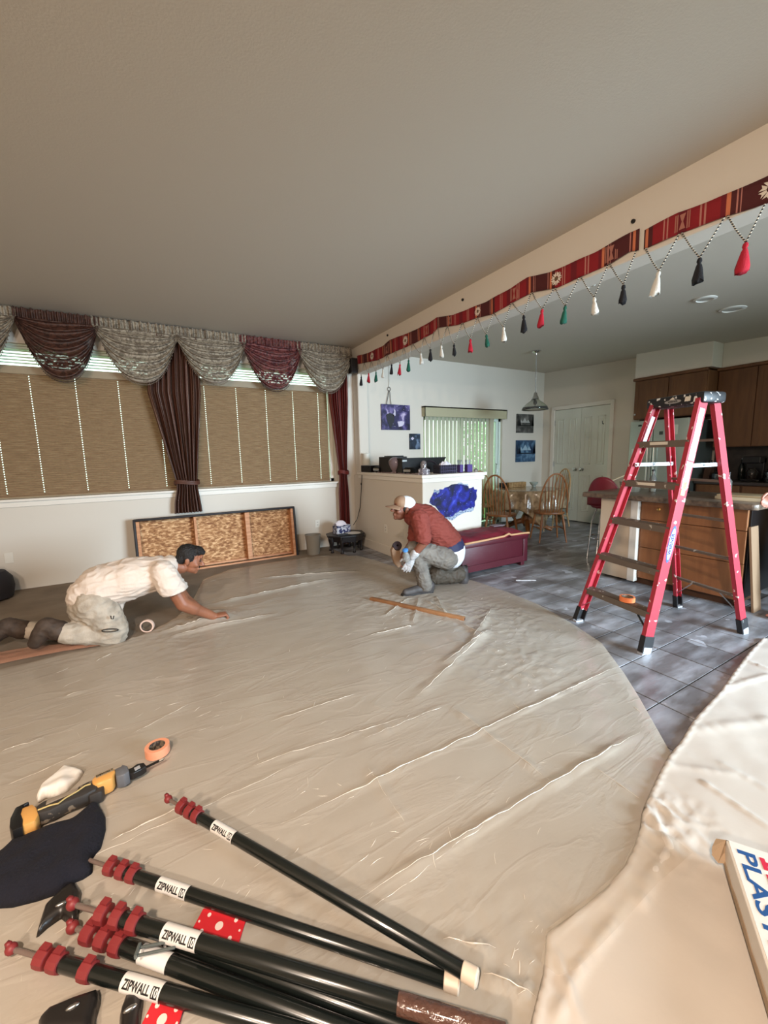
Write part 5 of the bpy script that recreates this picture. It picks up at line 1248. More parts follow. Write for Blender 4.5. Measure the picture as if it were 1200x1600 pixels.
def film_z(x, y, d):
    z = .006+.004*n3(x*2.1, y*2.6, 2)+.0022*n3(x*6, y*9, 5)
    for a, c, w_, h_ in creases:
        if min(a[0], c[0])-.12 < x < max(a[0], c[0])+.12 and min(a[1], c[1])-.12 < y < max(a[1], c[1])+.12:
            dd, t = seg_d(x, y, a, c); z += h_*ridge(dd, w_)*(.55+.45*abs(n3(t*9, a[0]*5, 7))*2)*min(1, t*6+.1, (1-t)*6+.1)
    z *= min(1, .25+d/.05)
    # lifted by the man's hand
    hx, hy = film[7]; z += .07*ridge(math.hypot(x-.36, y-3.66), .16)
    # small hard wrinkles in clusters
    for cx, cy, r_ in ((1.95, 1.75, .35), (2.45, 2.35, .4), (.25, 1.05, .25), (.7, .55, .3), (0, 3.6, .5), (2.0, 3.2, .5)):
        q = ridge(math.hypot(x-cx, y-cy), r_)
        if q > .05: z += q*.007*max(0, 1-abs(n3(x*13, y*13, 3))*5)
    return max(z, .0015)
o = sheet(film, .017, film_z).build('plastic_film', M_film, smooth='all'); tag(o, 'wide creased translucent plastic film spread over most of the floor', 'plastic sheet')

# the thin glossy folds that catch the light
film_obj = o
M_fold = mat('film_fold', sr(226, 216, 202), .12, spec=1.0, alpha=.8)
rc = random.Random(21); fb_ = MB()
def fold_line(a, c, r, wob=.004):
    a = Vector((a[0], a[1], 0)); c = Vector((c[0], c[1], 0)); L_ = (c-a).length; n_ = max(4, int(L_/.02)); d = (c-a).normalized(); s_ = Vector((-d.y, d.x, 0)); ph = rc.uniform(0, 9)
    pts = []; rr_ = []
    for i in range(n_+1):
        t_ = i/n_; p_ = a.lerp(c, t_)+s_*(wob*n3(t_*L_*14, ph)*2); ed = edge_dist(np.array([[p_.x, p_.y]]), film)[0][0]
        p_.z = film_z(p_.x, p_.y, ed)-.0005; pts.append(p_); rr_.append(max(.0003, r*(.35+.9*abs(n3(t_*L_*18, ph, 4))*1.6)*min(1, 5*t_+.05, 5*(1-t_)+.05)))
    fb_.tube(pts, rr_, 5, caps=False)
for (a, c, w_, h_) in creases: fold_line(a, c, .0032 if h_ > .009 else .0018)
for (u, v, su, sv, n_, ln) in ((800, 1000, 60, 50, 46, .05), (770, 1010, 30, 60, 14, .08), (870, 1060, 60, 40, 14, .05), (760, 960, 50, 30, 26, .05), (340, 960, 60, 30, 16, .10), (420, 905, 90, 25, 22, .10), (640, 965, 60, 25, 26, .10), (560, 880, 60, 12, 14, .10), (300, 1300, 260, 80, 26, .05), (160, 1120, 160, 80, 18, .09), (430, 1130, 200, 90, 22, .09),
                               (190, 1430, 60, 40, 22, .03), (620, 1330, 120, 60, 16, .06), (820, 1500, 30, 60, 14, .04), (860, 1200, 120, 120, 14, .07), (40, 1500, 60, 60, 10, .05), (250, 1080, 240, 50, 12, .10), (560, 1220, 160, 90, 12, .04), (370, 1400, 40, 30, 10, .04), (500, 1050, 150, 60, 12, .06)):
    for k in range(n_):
        p_ = F2(u+rc.gauss(0, su*.6), v+rc.gauss(0, sv*.6)); an = rc.gauss(.35, .55); l_ = ln*rc.uniform(.3, 1.2)
        q_ = (p_[0]+l_*math.cos(an), p_[1]+l_*math.sin(an))
        if inside(np.array([p_, q_]), film).all(): fold_line(p_, q_, rc.uniform(.0008, .0020), .008)
fo_ = fb_.build('folds', M_fold, film_obj, smooth='all', weld=False); fo_['kind'] = 'stuff'

# orange film strip at the left edge
st_px = [(-40, 1034), (0, 1022), (60, 1012), (110, 1008), (160, 1004), (190, 1003), (150, 1012), (100, 1020), (40, 1032), (0, 1040), (-40, 1052)]
o = sheet([F2(u, v) for u, v in st_px], .012, lambda x, y, d: .012+.02*min(1, d/.04)+.006*n3(x*4, y*20)).build('orange_film_strip', mat('orange_film', sr(226, 160, 128), .12, spec=1.0, alpha=.42, bump=.4, bscale=30, stretch=(1, 6, 1)), smooth='all')
tag(o, 'glossy orange film strip under the kneeling man\'s boots', 'film strip')

# ------------------------------------------------------------------ cream drop cloth
M_paper = mat('drop_cloth', sr(202, 192, 181), .55, bump=.12, bscale=18, world=True)
dc_px = [(1192, 999), (1170, 1022), (1150, 1048), (1128, 1080), (1105, 1105), (1083, 1130), (1065, 1160), (1045, 1185), (1030, 1212), (1015, 1245), (1003, 1275), (1000, 1300), (990, 1330), (975, 1360), (948, 1392), (915, 1420), (880, 1445), (853, 1466), (852, 1490), (848, 1530), (838, 1570), (828, 1610), (815, 1680), (900, 1900), (1500, 1900), (1700, 1500), (1500, 1060), (1330, 1005), (1240, 1008)]
dcc = [(F2(1005, 1262), F2(1045, 1330), .012, .014), (F2(1020, 1255), F2(1060, 1290), .010, .012), (F2(1100, 1230), F2(1200, 1300), .012, .010), (F2(1130, 1200), F2(1200, 1240), .02, .006), (F2(905, 1520), F2(870, 1600), .012, .012), (F2(905, 1520), F2(960, 1450), .012, .010), (F2(1000, 1420), F2(1050, 1330), .014, .012), (F2(870, 1500), F2(905, 1600), .01, .010),
       (F2(930, 1480), F2(1040, 1340), .012, .006), (F2(1060, 1150), F2(1200, 1130), .03, .006), (F2(1130, 1080), F2(1200, 1060), .02, .008), (F2(1040, 1200), F2(1140, 1215), .02, .006), (F2(1165, 1035), F2(1200, 1050), .02, .012)]
def dc_z(x, y, d):
    z = .016+.006*n3(x*3, y*3, 9)+.003*n3(x*9, y*9, 4)
    for a, c, w_, h_ in dcc:
        dd, t = seg_d(x, y, a, c)
        if dd < .1: z += h_*ridge(dd, w_)*(.6+.8*abs(n3(t*7, a[0]*5, 1)))
    z += .010*math.exp(-(d/.012)**2) if d < .04 else 0
    # crumpled zone around the pinch at the edge
    q = ridge(math.hypot(x-F2(1030, 1290)[0], y-F2(1030, 1290)[1]), .16)
    if q > .05: z += q*.012*max(0, 1-abs(n3(x*16, y*16, 8))*4)
    return z*(min(1, .45+d/.012))
o = sheet([F2(u, v) for u, v in dc_px], .011, dc_z).build('drop_cloth', M_paper, smooth='all', solid=.002); tag(o, 'cream drop cloth folded over the plastic at the right front', 'drop cloth')
ov_px = [(1003, 1300), (1050, 1320), (1080, 1345), (1030, 1390), (985, 1440), (940, 1490), (900, 1530), (870, 1540), (845, 1520), (851, 1480), (853, 1466), (915, 1420), (948, 1392), (975, 1360)]
o = sheet([F2(u, v) for u, v in ov_px], .012, lambda x, y, d: .032+.004*n3(x*6, y*6, 2)+.01*max(0, 1-abs(n3(x*9+y*6, y*4-x*2, 3))*7)*min(1, d/.02)).build('film_overlap', mat('overlap_film', sr(214, 196, 172), .15, spec=.8, alpha=.22, bump=.3, bscale=14), smooth='all')
tag(o, 'glossy loose film flap lying over the curled edge of the drop cloth', 'plastic sheet')

# box of plastic sheeting
P0 = at(1129, 1362, 2, .0); P1 = fl(1215, 1660)
axis_ = (P1-P0).normalized(); side_ = Vector((-axis_.y, axis_.x, 0)); side_ = side_ if side_.dot(RT) > 0 else -side_
H_ = .085
t = thing('sheeting_box', 'long white cardboard box printed PLASTIC in blue, open end torn', 'box', tuple(P0.lerp(P1, .5)+side_*.11+Vector((0, 0, .034))))
M_card = mat('white_card', sr(228, 222, 214), .5); M_cardt = mat('card_torn', sr(172, 148, 122), .8)
c0 = P0+Vector((0, 0, .034)); Lb = .62; Wb = .21
F = frame(c0, axis_, side_)
MB().prism([(0, 0), (Lb, 0), (Lb, Wb), (0, Wb)], 0, H_, F).build('box_body', M_card, t, world=True, bevel=.003)
F3 = frame(c0+side_*-.0012, axis_, (0, 0, 1)); r_ = random.Random(2)
pl_ = [(x, 0) for x in np.linspace(0, Lb, 14)]+[(x, H_*.22+r_.uniform(-.006, .012)) for x in np.linspace(Lb, 0, 14)]
MB().prism(pl_, -.0008, .0008, F3).build('torn_edge', M_cardt, t, world=True)
b = MB(); b.add([F @ Vector(q) for q in ((0, .0, H_), (0, .06, H_), (-.012, -.022, H_*.80), (.004, -.034, H_*.55), (.018, -.036, H_*.35), (.024, -.020, H_*.15), (0, 0, .01), (0, .06, .02))], [(0, 1, 2), (2, 1, 3), (3, 1, 7), (3, 7, 4), (4, 7, 5), (5, 7, 6), (0, 2, 3, 4), (0, 4, 5, 6)])
b.build('torn_flap', M_cardt, t, world=True)
MB().prism([(0, .002), (Lb, .002), (Lb, Wb), (0, Wb)], H_, H_+.0025, F @ Matrix.Translation((.0, .004, 0))).build('lid', M_card, t, world=True)
TF = frame(c0+Vector((0, 0, H_+.0032))+axis_*.035+side_*.020, axis_, -side_)
# letters read along the box, their feet towards the right hand side
TF = frame(c0+Vector((0, 0, H_+.0032)), axis_, -side_) 
if TF.col[2][2] < 0: TF = frame(c0+Vector((0, 0, H_+.0032)), axis_, side_)
ysgn = 1 if Vector(TF.col[1][:3]).dot(side_) > 0 else -1
M_bl = mat('print_blue', sr(38, 84, 142), .5); M_rd = mat('print_red', sr(206, 44, 72), .5)
b = MB(); vs_, fs_ = text_mesh('PLASTIC', .098, align='LEFT', bold=.0020, extrude=.0004)
b.add([TF @ (Vector((v.x*1.02+.022, (v.y*.62)+ysgn*.040, v.z))) for v in vs_], fs_); b.build('lettering', M_bl, t, world=True, label='blue printed lettering')
b = MB(); vs_, fs_ = text_mesh('HEAVY DUTY', .05, align='LEFT', bold=.0025, extrude=.0004)
b.add([TF @ (Vector((v.x*.001, 0, 0))) for v in vs_[:0]], []) if False else None
for k in range(3):
    x0 = .030+.058*k; b.prism([(x0, ysgn*.074), (x0+.042, ysgn*.074), (x0+.042, ysgn*.086), (x0, ysgn*.086)], 0, .0008, TF).prism([(x0+.012, ysgn*.0861), (x0+.026, ysgn*.0861), (x0+.026, ysgn*.110), (x0+.012, ysgn*.110)], 0, .0008, TF)
b.build('red_print', M_rd, t, world=True)

# ------------------------------------------------------------------ wooden strip, paint-stained paper strip
p0, p1 = fl(579, 935, .02), fl(726, 967, .02)
o = MB().bar(p0, p1, .038, .03, (0, 0, 1)).build('wooden_batten', mat('brown_batten', sr(162, 116, 78), .5, col2=sr(140, 96, 62), scale=5), bevel=.004, smooth=True); tag(o, 'long brown wooden batten lying on the plastic by the crouching man', 'batten')
e_ = MB().bar(p1-(p1-p0).normalized()*.001, p1+(p1-p0).normalized()*.001, .030, .022, (0, 0, 1)); 
e = e_.build('end_grain', mat('end_dark', sr(84, 52, 34), .8), o)
r_ = random.Random(8); a, c = fl(806, 907), fl(837, 907); dx = (c-a)
P_ = [(0, -.012), (.06, -.014), (.12, -.009), (dx.length, -.012), (dx.length, .012), (.15, .014), (.11, .010), (.05, .014), (0, .011)]
o = MB().prism(P_, 0, .004, frame(a+Vector((0, 0, .001)), dx, (0, 0, 1)) @ Matrix.Rotation(-PI/2, 4, 'X')).build('paper_strip', mat('bright_paper', sr(232, 232, 236), .5)); tag(o, 'short torn white paper strip on the tiles right of the bench', 'paper')

# ------------------------------------------------------------------ telescopic poles
M_pole = mat('pole_black', sr(20, 24, 22), .25, coat=.3); M_col = mat('collar_red', sr(128, 42, 44), .5); M_lbl = mat('pole_label', sr(226, 222, 218), .35); M_ink = mat('ink_black', sr(22, 22, 24), .5)
M_rod = mat('clear_rod', sr(150, 130, 122), .12, trans=.5); M_cap = mat('cap_cream', sr(226, 208, 188), .5)
def pole(label, pa, pb, za, zb, r, feats, rodM=M_rod, ball=True, cap=True, under=0, shiny=None, txt=True):
    """pa, pb pixel ends seen on the film; feats: fractions along the pole"""
    a = fl(*pa, za); c = fl(*pb, zb); Ln = (c-a).length
    ax = (c-a).normalized(); F = frame(a, ax, Vector((0, 0, 1)).cross(ax)); z_ = Vector(F.col[2][:3])
    t = bpy.data.objects.new('telescopic_pole', None); t.empty_display_size = .05; t.matrix_basis = F.copy(); _link(t, None); tag(t, label, 'pole', 'black telescopic poles in the foreground')
    t.rotation_mode = 'XYZ'
    f = lambda q: q*Ln
    X = (1, 0, 0)
    MB().lathe([(r*.96, 0), (r, .002), (r, f(feats['end'])-f(feats['tube'])), (r*.96, f(feats['end'])-f(feats['tube'])+.001)], (f(feats['tube']), 0, 0), 24, X).build('tube', M_pole, t, smooth=True)
    MB().cone((f(feats['ball']), 0, 0), (f(feats['tube'])+.01, 0, 0), r*.34, n=12).build('inner_rod', rodM, t, smooth=True)
    if ball:
        MB().ell((f(feats['ball'])+.004, 0, 0), (r*.85, r*.8, r*.8), 14).box((f(feats['ball'])-.004, 0, r*.6), (r*.7, r*.6, r*.8)).build('tip', M_col, t, smooth='all', weld=False)
    for q in feats['collars']:
        w_ = feats.get('cw', .026)
        b = MB(); b.lathe([(r*1.05, 0), (r*1.25, .002), (r*1.32, w_*.5), (r*1.25, w_-.002), (r*1.02, w_)], (f(q)-w_/2, 0, 0), 10, X)
        b.box((f(q), r*.5, r*1.25), (w_*.7, r*.9, r*.5)).build('collar', M_col, t, smooth=30, weld=False)
    l0, l1 = f(feats['label'][0]), f(feats['label'][1]); rl = r+.0008
    lo = MB().lathe([(rl, 0), (rl, l1-l0)], (l0, 0, 0), 28, X, caps=False).build('label_sleeve', M_lbl, t, smooth='all', label='white printed sleeve')
    if txt:
        rt_ = rl+.0006
        # wrapped lettering; the camera looks down from the near side
        camd = (CAM-(a+ax*((l0+l1)/2))); camd = F.to_3x3().inverted() @ camd; a0 = math.atan2(camd.z, camd.y)+.25
        flip = 1
        def wrap(vs_, s_):
            out = []
            for v in vs_:
                an = a0-(v.y*s_)/rt_*(1) if False else a0+(v.y)/rt_*s_
                out.append(Vector((v.x, (rt_+v.z)*math.cos(an), (rt_+v.z)*math.sin(an))))
            return out
        up_s = -1 if (F.to_3x3() @ Vector((0, -math.sin(a0), math.cos(a0)))).dot(UP) < 0 else 1
        hgt = (l1-l0)*.22
        vs_, fs_ = text_mesh('ZIPWALL', hgt, extrude=.0002, align='LEFT', bold=.0008, slices=14)
        xm = max(v.x for v in vs_); vs_ = [Vector((v.x*(l1-l0)*.68/xm+l0+(l1-l0)*.07, v.y, v.z)) for v in vs_]
        b = MB(); b.add(wrap(vs_, up_s), fs_); b.build('lettering', M_ink, lo, weld=False)
        xs0, xs1 = l0+(l1-l0)*.80, l0+(l1-l0)*.96; hh = hgt*.45
        b = MB(); b.grid(4, 6, lambda u, v: wrap([Vector((xs0+(xs1-xs0)*u, -hh+2*hh*v, 0))], up_s)[0]); b.build('number_block', M_ink, lo)
        vs_, fs_ = text_mesh('10', hgt*.85, extrude=.0002, bold=.0006, slices=12); vs_ = [Vector((v.x*.8+(xs0+xs1)/2, v.y, v.z+.0008)) for v in vs_]
        b = MB(); b.add(wrap(vs_, up_s), fs_); b.build('number', M_lbl, lo, weld=False)
    if cap: MB().lathe([(r*1.02, 0), (r*1.12, .002), (r*1.15, .036), (r*.9, .040)], (f(feats['end'])-.002, 0, 0), 20, X).build('end_cap', M_cap, t, smooth=True)
    if shiny:
        MB().lathe([(r*1.03, 0), (r*1.05, .01), (r*1.02, .05), (r*1.06, .09), (r*1.03, f(shiny[1])-f(shiny[0]))], (f(shiny[0]), 0, 0), 18, X, caps=False).build('tape_wrap', mat('crinkled_wrap', sr(90, 62, 52), .12, coat=.8, bump=1, bscale=40), t, smooth=True)
    return t
r0 = .0185
pole('separate black pole farthest from the camera, its red ball tip pointing left', (262, 1248), (750, 1532), .06, .06, r0, dict(ball=0, tube=.09, collars=[.07, .108, .14], label=(.215, .30), end=.965, cw=.030))
pole('second black pole, its thin tip under the navy cloth, butt under the first pole', (140, 1344), (722, 1540), .03, .022, r0, dict(ball=0, tube=.11, collars=[.075, .115, .15], label=(.235, .325), end=.965, cw=.032), ball=False)
pole('thick black pole on top of the bundle with crinkled wrap at its lower end', (112, 1412), (790, 1618), .080, .076, r0*1.12, dict(ball=0, tube=.15, collars=[.095, .138, .185], label=(.265, .355), end=1.0, cw=.034), cap=False, shiny=(.80, 1.0))
pole('black pole under the top one of the bundle, its label half covered', (112, 1448), (752, 1690), .03, .03, r0*1.12, dict(ball=0, tube=.15, collars=[.06, .105, .15], label=(.22, .30), end=1.0, cw=.036), cap=False, txt=False)
pole('unlabelled looking black pole along the back of the bundle', (225, 1452), (770, 1655), .028, .030, r0, dict(ball=.06, tube=.08, collars=[], label=(.09, .10), end=1.0), cap=False, ball=False, txt=False)
pole('nearest black pole, lower left, with a clear rod and red ball tip', (16, 1482), (560, 1640), .034, .034, r0, dict(ball=0, tube=.16, collars=[.115, .16, .26], label=(.375, .49), end=1.0, cw=.036), cap=False)
t = thing('pole_clip', 'grey metal clip pinched onto the covered pole of the bundle', 'clip', tuple(fl(232, 1485, .075)), -.35)
MB().b2((-.03, -.012, 0), (.07, -.006, .006)).b2((-.03, -.016, 0), (-.022, .016, .012)).b2((-.03, .006, 0), (.04, .012, .006)).build('jaw', mat('clip_grey', sr(120, 128, 126), .3, metal=.6), t, weld=False, bevel=.0015)

# red pads with pale dots
M_pad = mat('red_pad', sr(206, 34, 44), .6); M_dot = mat('pad_dot', sr(238, 214, 204), .6)
def pad(px, z, label):
    P_ = [fl(u, v, z) for u, v in px]; c = sum(P_, Vector())/4
    t = thing('foot_pad', label, 'pad', tuple(c), group='red spotted pads among the poles')
    n = 4; b = MB(); b.add(P_+[p+Vector((0, 0, .005)) for p in P_], [(0, 1, 2, 3), (7, 6, 5, 4), (0, 4, 5, 1), (1, 5, 6, 2), (2, 6, 7, 3), (3, 7, 4, 0)]); b.build('pad_body', M_pad, t, world=True, bevel=.0015)
    def q(u, v): return (P_[0].lerp(P_[1], u)).lerp(P_[3].lerp(P_[2], u), v)+Vector((0, 0, .0054))
    for u, v, r_ in ((.5, .5, .0115), (.2, .2, .0055), (.8, .2, .0055), (.2, .8, .0055), (.8, .8, .0055), (.06, .5, .003), (.94, .5, .003)):
        MB().cone(q(u, v)-Vector((0, 0, .0008)), q(u, v)+Vector((0, 0, .0006)), r_, n=18).build('pale_dot', M_dot, t, world=True)
pad([(318, 1421), (386, 1434), (371, 1482), (296, 1462)], .010, 'red spotted pad lying between the upper poles')
pad([(242, 1560), (290, 1568), (268, 1640), (212, 1622)], .012, 'red spotted pad cut off by the bottom edge under the nearest pole')

# dark pole feet
def pillow(poly, h, res=.008, R=.03, nz=.0, zb=.008):
    return sheet(poly, res, lambda x, y, d: zb+h*math.sqrt(max(0, 1-(1-min(d/R, 1))**2))+nz*n3(x*9, y*9, 1)*min(1, d/.02)+nz*.5*n3(x*24, y*20, 1)*min(1, d/.02), close=zb)
M_jaw = mat('jaw_black', sr(34, 30, 28), .35)
for px, h_, lb in (([(118, 1385), (128, 1400), (124, 1440), (114, 1454), (96, 1440), (75, 1455), (56, 1472), (70, 1425), (95, 1400)], .03, 'pointed black pole jaw sticking out from under the navy cloth'),
                   ([(60, 1606), (80, 1585), (120, 1568), (156, 1556), (158, 1572), (150, 1600), (148, 1640), (60, 1640)], .035, 'curved black pole jaw at the bottom left corner'),
                   ([(198, 1562), (226, 1558), (222, 1590), (214, 1640), (186, 1640), (188, 1590)], .03, 'black pole jaw upright at the bottom edge beside the spotted pad')):
    W_ = [F2(u, v) for u, v in px]; c = np.mean(W_, 0)
    t = thing('pole_jaw', lb, 'pole jaw', (c[0], c[1], .008), group='black pole jaws on the plastic')
    pillow(W_, h_, .005, .025).build('jaw_body', M_jaw, t, world=True, smooth='all')
    MB().ell((0, 0, h_), (.016, .006, .005), 10).build('hinge_pin', M_metal, t, smooth='all')
# navy cloth
nv = [(0, 1340), (20, 1322), (50, 1310), (85, 1296), (115, 1288), (130, 1275), (145, 1262), (155, 1262), (165, 1280), (166, 1300), (158, 1330), (146, 1345), (145, 1368), (130, 1378), (112, 1385), (95, 1400), (60, 1412), (20, 1422), (-30, 1425), (-60, 1400), (-50, 1370)]
o = pillow([F2(u, v) for u, v in nv], .05, .007, .07, .012).build('navy_cloth', mat('navy_fleece', sr(13, 14, 28), .95, bump=.5, bscale=120), smooth='all'); tag(o, 'crumpled navy blue cloth at the left edge below the saw', 'cloth')
wh_ = [(57, 1252), (64, 1235), (80, 1222), (98, 1205), (104, 1202), (122, 1206), (131, 1210), (124, 1222), (108, 1238), (90, 1248), (72, 1250), (60, 1258)]
o = pillow([F2(u, v) for u, v in wh_], 1, 1, 1, 1) if False else pillow([F2(u, v) for u, v in wh_], .028, .005, .018, .018).build('white_rag', mat('white_rag', sr(240, 236, 230), .7), smooth='all'); tag(o, 'crumpled white rag beside the reciprocating saw', 'rag')

# ------------------------------------------------------------------ reciprocating saw
a, c = fl(30, 1288, .05), fl(246, 1194, .03)
ax = c-a; ax.z = 0; Ls = ax.length; F = frame((a.x, a.y, .012), ax, Vector((0, 0, 1)).cross(ax))
t = bpy.data.objects.new('reciprocating_saw', None); t.matrix_basis = F; _link(t, None); tag(t, 'yellow and black cordless reciprocating saw lying on the plastic', 'power tool')
Y_ = mat('tool_yellow', sr(216, 160, 88), .45, speck=(sr(120, 96, 70), 26, .68)); K_ = mat('tool_black', sr(52, 48, 46), .55, speck=(sr(126, 114, 100), 20, .62)); 
# local: x along the saw, y = upward in the picture, z up
s = Ls/.50
def P(poly): return [(x*s, y*s) for x, y in poly]
MB().prism(P([(.0, -.055), (.05, -.06), (.062, -.03), (.058, .02), (.045, .058), (-.005, .060), (-.012, .0)]), 0, .062).build('battery_pack', Y_, t, bevel=.008, smooth=True)
MB().prism(P([(-.018, -.062), (.012, -.066), (.014, -.02), (.008, .02), (.016, .066), (.034, .070), (.034, .078), (-.008, .074), (-.024, .02), (-.026, -.03)]), .004, .066).build('battery_shell', M_black, t, bevel=.005, smooth=True)
MB().prism(P([(.05, -.020), (.10, -.034), (.15, -.028), (.20, -.038), (.26, -.034), (.27, .03), (.24, .046), (.18, .038), (.12, .046), (.07, .050), (.052, .03)]), .004, .060).build('handle_body', K_, t, bevel=.012, smooth=True)
MB().prism(P([(.085, .008), (.19, .004), (.20, .026), (.09, .032)]), .058, .064).build('grip_inlay', mat('tool_grey', sr(140, 128, 114), .5), t, bevel=.003)
MB().tube([(x*s, y*s, .064) for x, y in ((.06, -.006), (.10, -.012), (.125, -.024), (.15, -.010), (.19, -.002), (.22, .012), (.24, .006))], .003, 6).build('seam_line', mat('seam_yellow', sr(190, 168, 110), .5), t, smooth=True)
MB().prism(P([(.225, -.048), (.27, -.052), (.285, -.02), (.27, .0), (.235, .0)]), .0, .050).build('trigger_guard', K_, t, bevel=.006, smooth=True)
sh = MB().prism(P([(.245, .0), (.262, -.022), (.315, -.024), (.335, .012), (.335, .045), (.262, .050), (.245, .030)]), .002, .068).build('gear_housing', Y_, t, bevel=.010, smooth=True)
MB().prism(P([(.262, .022), (.328, .022), (.330, .042), (.262, .044)]), .0675, .0688).build('brand_plate', mat('plate_tan', sr(150, 132, 104), .5), t)
text_mb('DEWALT', .016*s, Matrix.Translation((.296*s, .033*s, .0694)), extrude=.0003, bold=.0004).build('lettering', M_ink, t)
MB().prism(P([(.33, -.018), (.36, -.032), (.382, -.022), (.382, .022), (.366, .052), (.360, .040), (.335, .040)]), .004, .062).build('front_boot', mat('boot_grey', sr(98, 100, 106), .6), t, bevel=.010, smooth=True)
MB().prism(P([(.378, -.014), (.395, -.026), (.43, -.024), (.452, -.014), (.448, .018), (.42, .030), (.40, .020), (.378, .020)]), .014, .046).build('shoe', M_black, t, bevel=.004)
MB().prism(P([(.405, -.016), (.428, -.014), (.428, .008), (.405, .006)]), .046, .0475).build('shoe_label', mat('foot_pad_metal', sr(196, 198, 204), .4, metal=.4), t)
bl = MB().prism(P([(.44, -.006), (.525, -.005), (.531, .002), (.527, .010), (.44, .009)]), .026, .029).build('blade', mat('blade_dark', sr(48, 44, 42), .4, metal=.6), t)
MB().prism(P([(.508, -.004), (.525, -.004), (.530, .002), (.526, .009), (.510, .008)]), .0255, .0295).build('blade_tip', mat('blade_pale', sr(196, 186, 170), .5), bl)
# ------------------------------------------------------------------ people
class Blob:
    """overlapping solids fused by a voxel remesh into one continuous skin"""
    def __init__(s): s.b = MB()
    def cap(s, p0, p1, r0, r1, lat=None, k=1, n=14):
        p0 = Vector(p0); p1 = Vector(p1); d = p1-p0; L = max(d.length, 1e-4); d = d/L
        if lat is None: a = Vector((0, 0, 1)) if abs(d.z) < .9 else Vector((1, 0, 0)); lat = a
        y = Vector(lat); y = (y-d*y.dot(d)).normalized(); x = d.cross(y)
        prof = [(r0*math.sin(a), -r0*math.cos(a)) for a in [PI/2*i/5 for i in range(6)]]+[(r1*math.cos(a), L+r1*math.sin(a)) for a in [PI/2*i/5 for i in range(6)]]
        vs_ = []
        for r, z in prof:
            for i in range(n):
                t = 2*PI*i/n; vs_.append(p0+d*z+x*(r*math.cos(t))+y*(r*k*math.sin(t)))
        fs_ = [(j*n+i, j*n+(i+1) % n, (j+1)*n+(i+1) % n, (j+1)*n+i) for j in range(len(prof)-1) for i in range(n)]
        fs_ += [tuple(range(n-1, -1, -1)), tuple(range((len(prof)-1)*n, len(prof)*n))]
        s.b.add(vs_, fs_)
    def ell(s, c, r, R=None): s.b.ell(c, r, 16, R)
    def done(s, name, M, parent, vox=.008, smooth=4, amp=0, freq=(14, 14, 14), label=None, cut=()):
        o = s.b.build('tmp', M, None, weld=False)
        md = o.modifiers.new('r', 'REMESH'); md.mode = 'VOXEL'; md.voxel_size = vox
        if smooth: ms = o.modifiers.new('s', 'SMOOTH'); ms.iterations = smooth; ms.factor = .5
        dg = bpy.context.evaluated_depsgraph_get(); dg.update()
        me = bpy.data.meshes.new_from_object(o.evaluated_get(dg)); me.name = name
        bpy.data.objects.remove(o)
        inv = WM[parent.name].inverted()
        if amp:
            me.update(); nv = len(me.vertices); nr = [v.normal.copy() for v in me.vertices]
            for v, n_ in zip(me.vertices, nr):
                q = Vector((v.co.x*freq[0], v.co.y*freq[1], v.co.z*freq[2]))
                w = 1-abs(noise.noise(q))*3.2
                v.co += n_*(amp*(max(0, w)-.35))
        for (cp, cn, cr) in cut:      # a cleanly ending hem or cuff
            cn = Vector(cn).normalized()
            for v in me.vertices:
                d_ = v.co-cp
                if d_.length < cr and d_.dot(cn) > 0: v.co -= cn*d_.dot(cn)
        me.transform(inv); me.shade_smooth()
        me.materials.clear(); me.materials.append(M)
        r = bpy.data.objects.new(name, me); _link(r, parent)
        if label: r['label'] = label
        return r

def head(B, c, up, fw, s=1):
    up = Vector(up).normalized(); fw = Vector(fw); fw = (fw-up*fw.dot(up)).normalized(); lt = up.cross(fw)
    R = Matrix((lt, fw, up)).transposed()
    p = lambda l, f, u: Vector(c)+(lt*l+fw*f+up*u)*s
    e = lambda q, r: B.ell(q, [x*s for x in r], R)
    e(p(0, -.012, .035), (.075, .094, .082)); e(p(0, .03, -.01), (.064, .064, .088)); e(p(0, .030, -.070), (.052, .055, .045))
    e(p(0, .066, -.098), (.024, .022, .020)); e(p(0, .085, .045), (.048, .018, .022))
    B.cap(p(0, .092, .012), p(0, .120, -.030), .0085*s, .0135*s); e(p(.013, .103, -.034), (.009, .010, .008)); e(p(-.013, .103, -.034), (.009, .010, .008))
    B.cap(p(-.034, .083, .026), p(.034, .083, .026), .010*s, .010*s)
    B.cap(p(-.018, .090, -.060), p(.018, .090, -.060), .0075*s, .0075*s); B.cap(p(-.016, .086, -.072), p(.016, .086, -.072), .009*s, .009*s)
    for k in (-1, 1):
        e(p(k*.047, .058, -.030), (.018, .026, .022)); e(p(k*.074, -.012, -.008), (.011, .018, .032)); e(p(k*.080, -.016, .002), (.008, .019, .022))
    return p, R

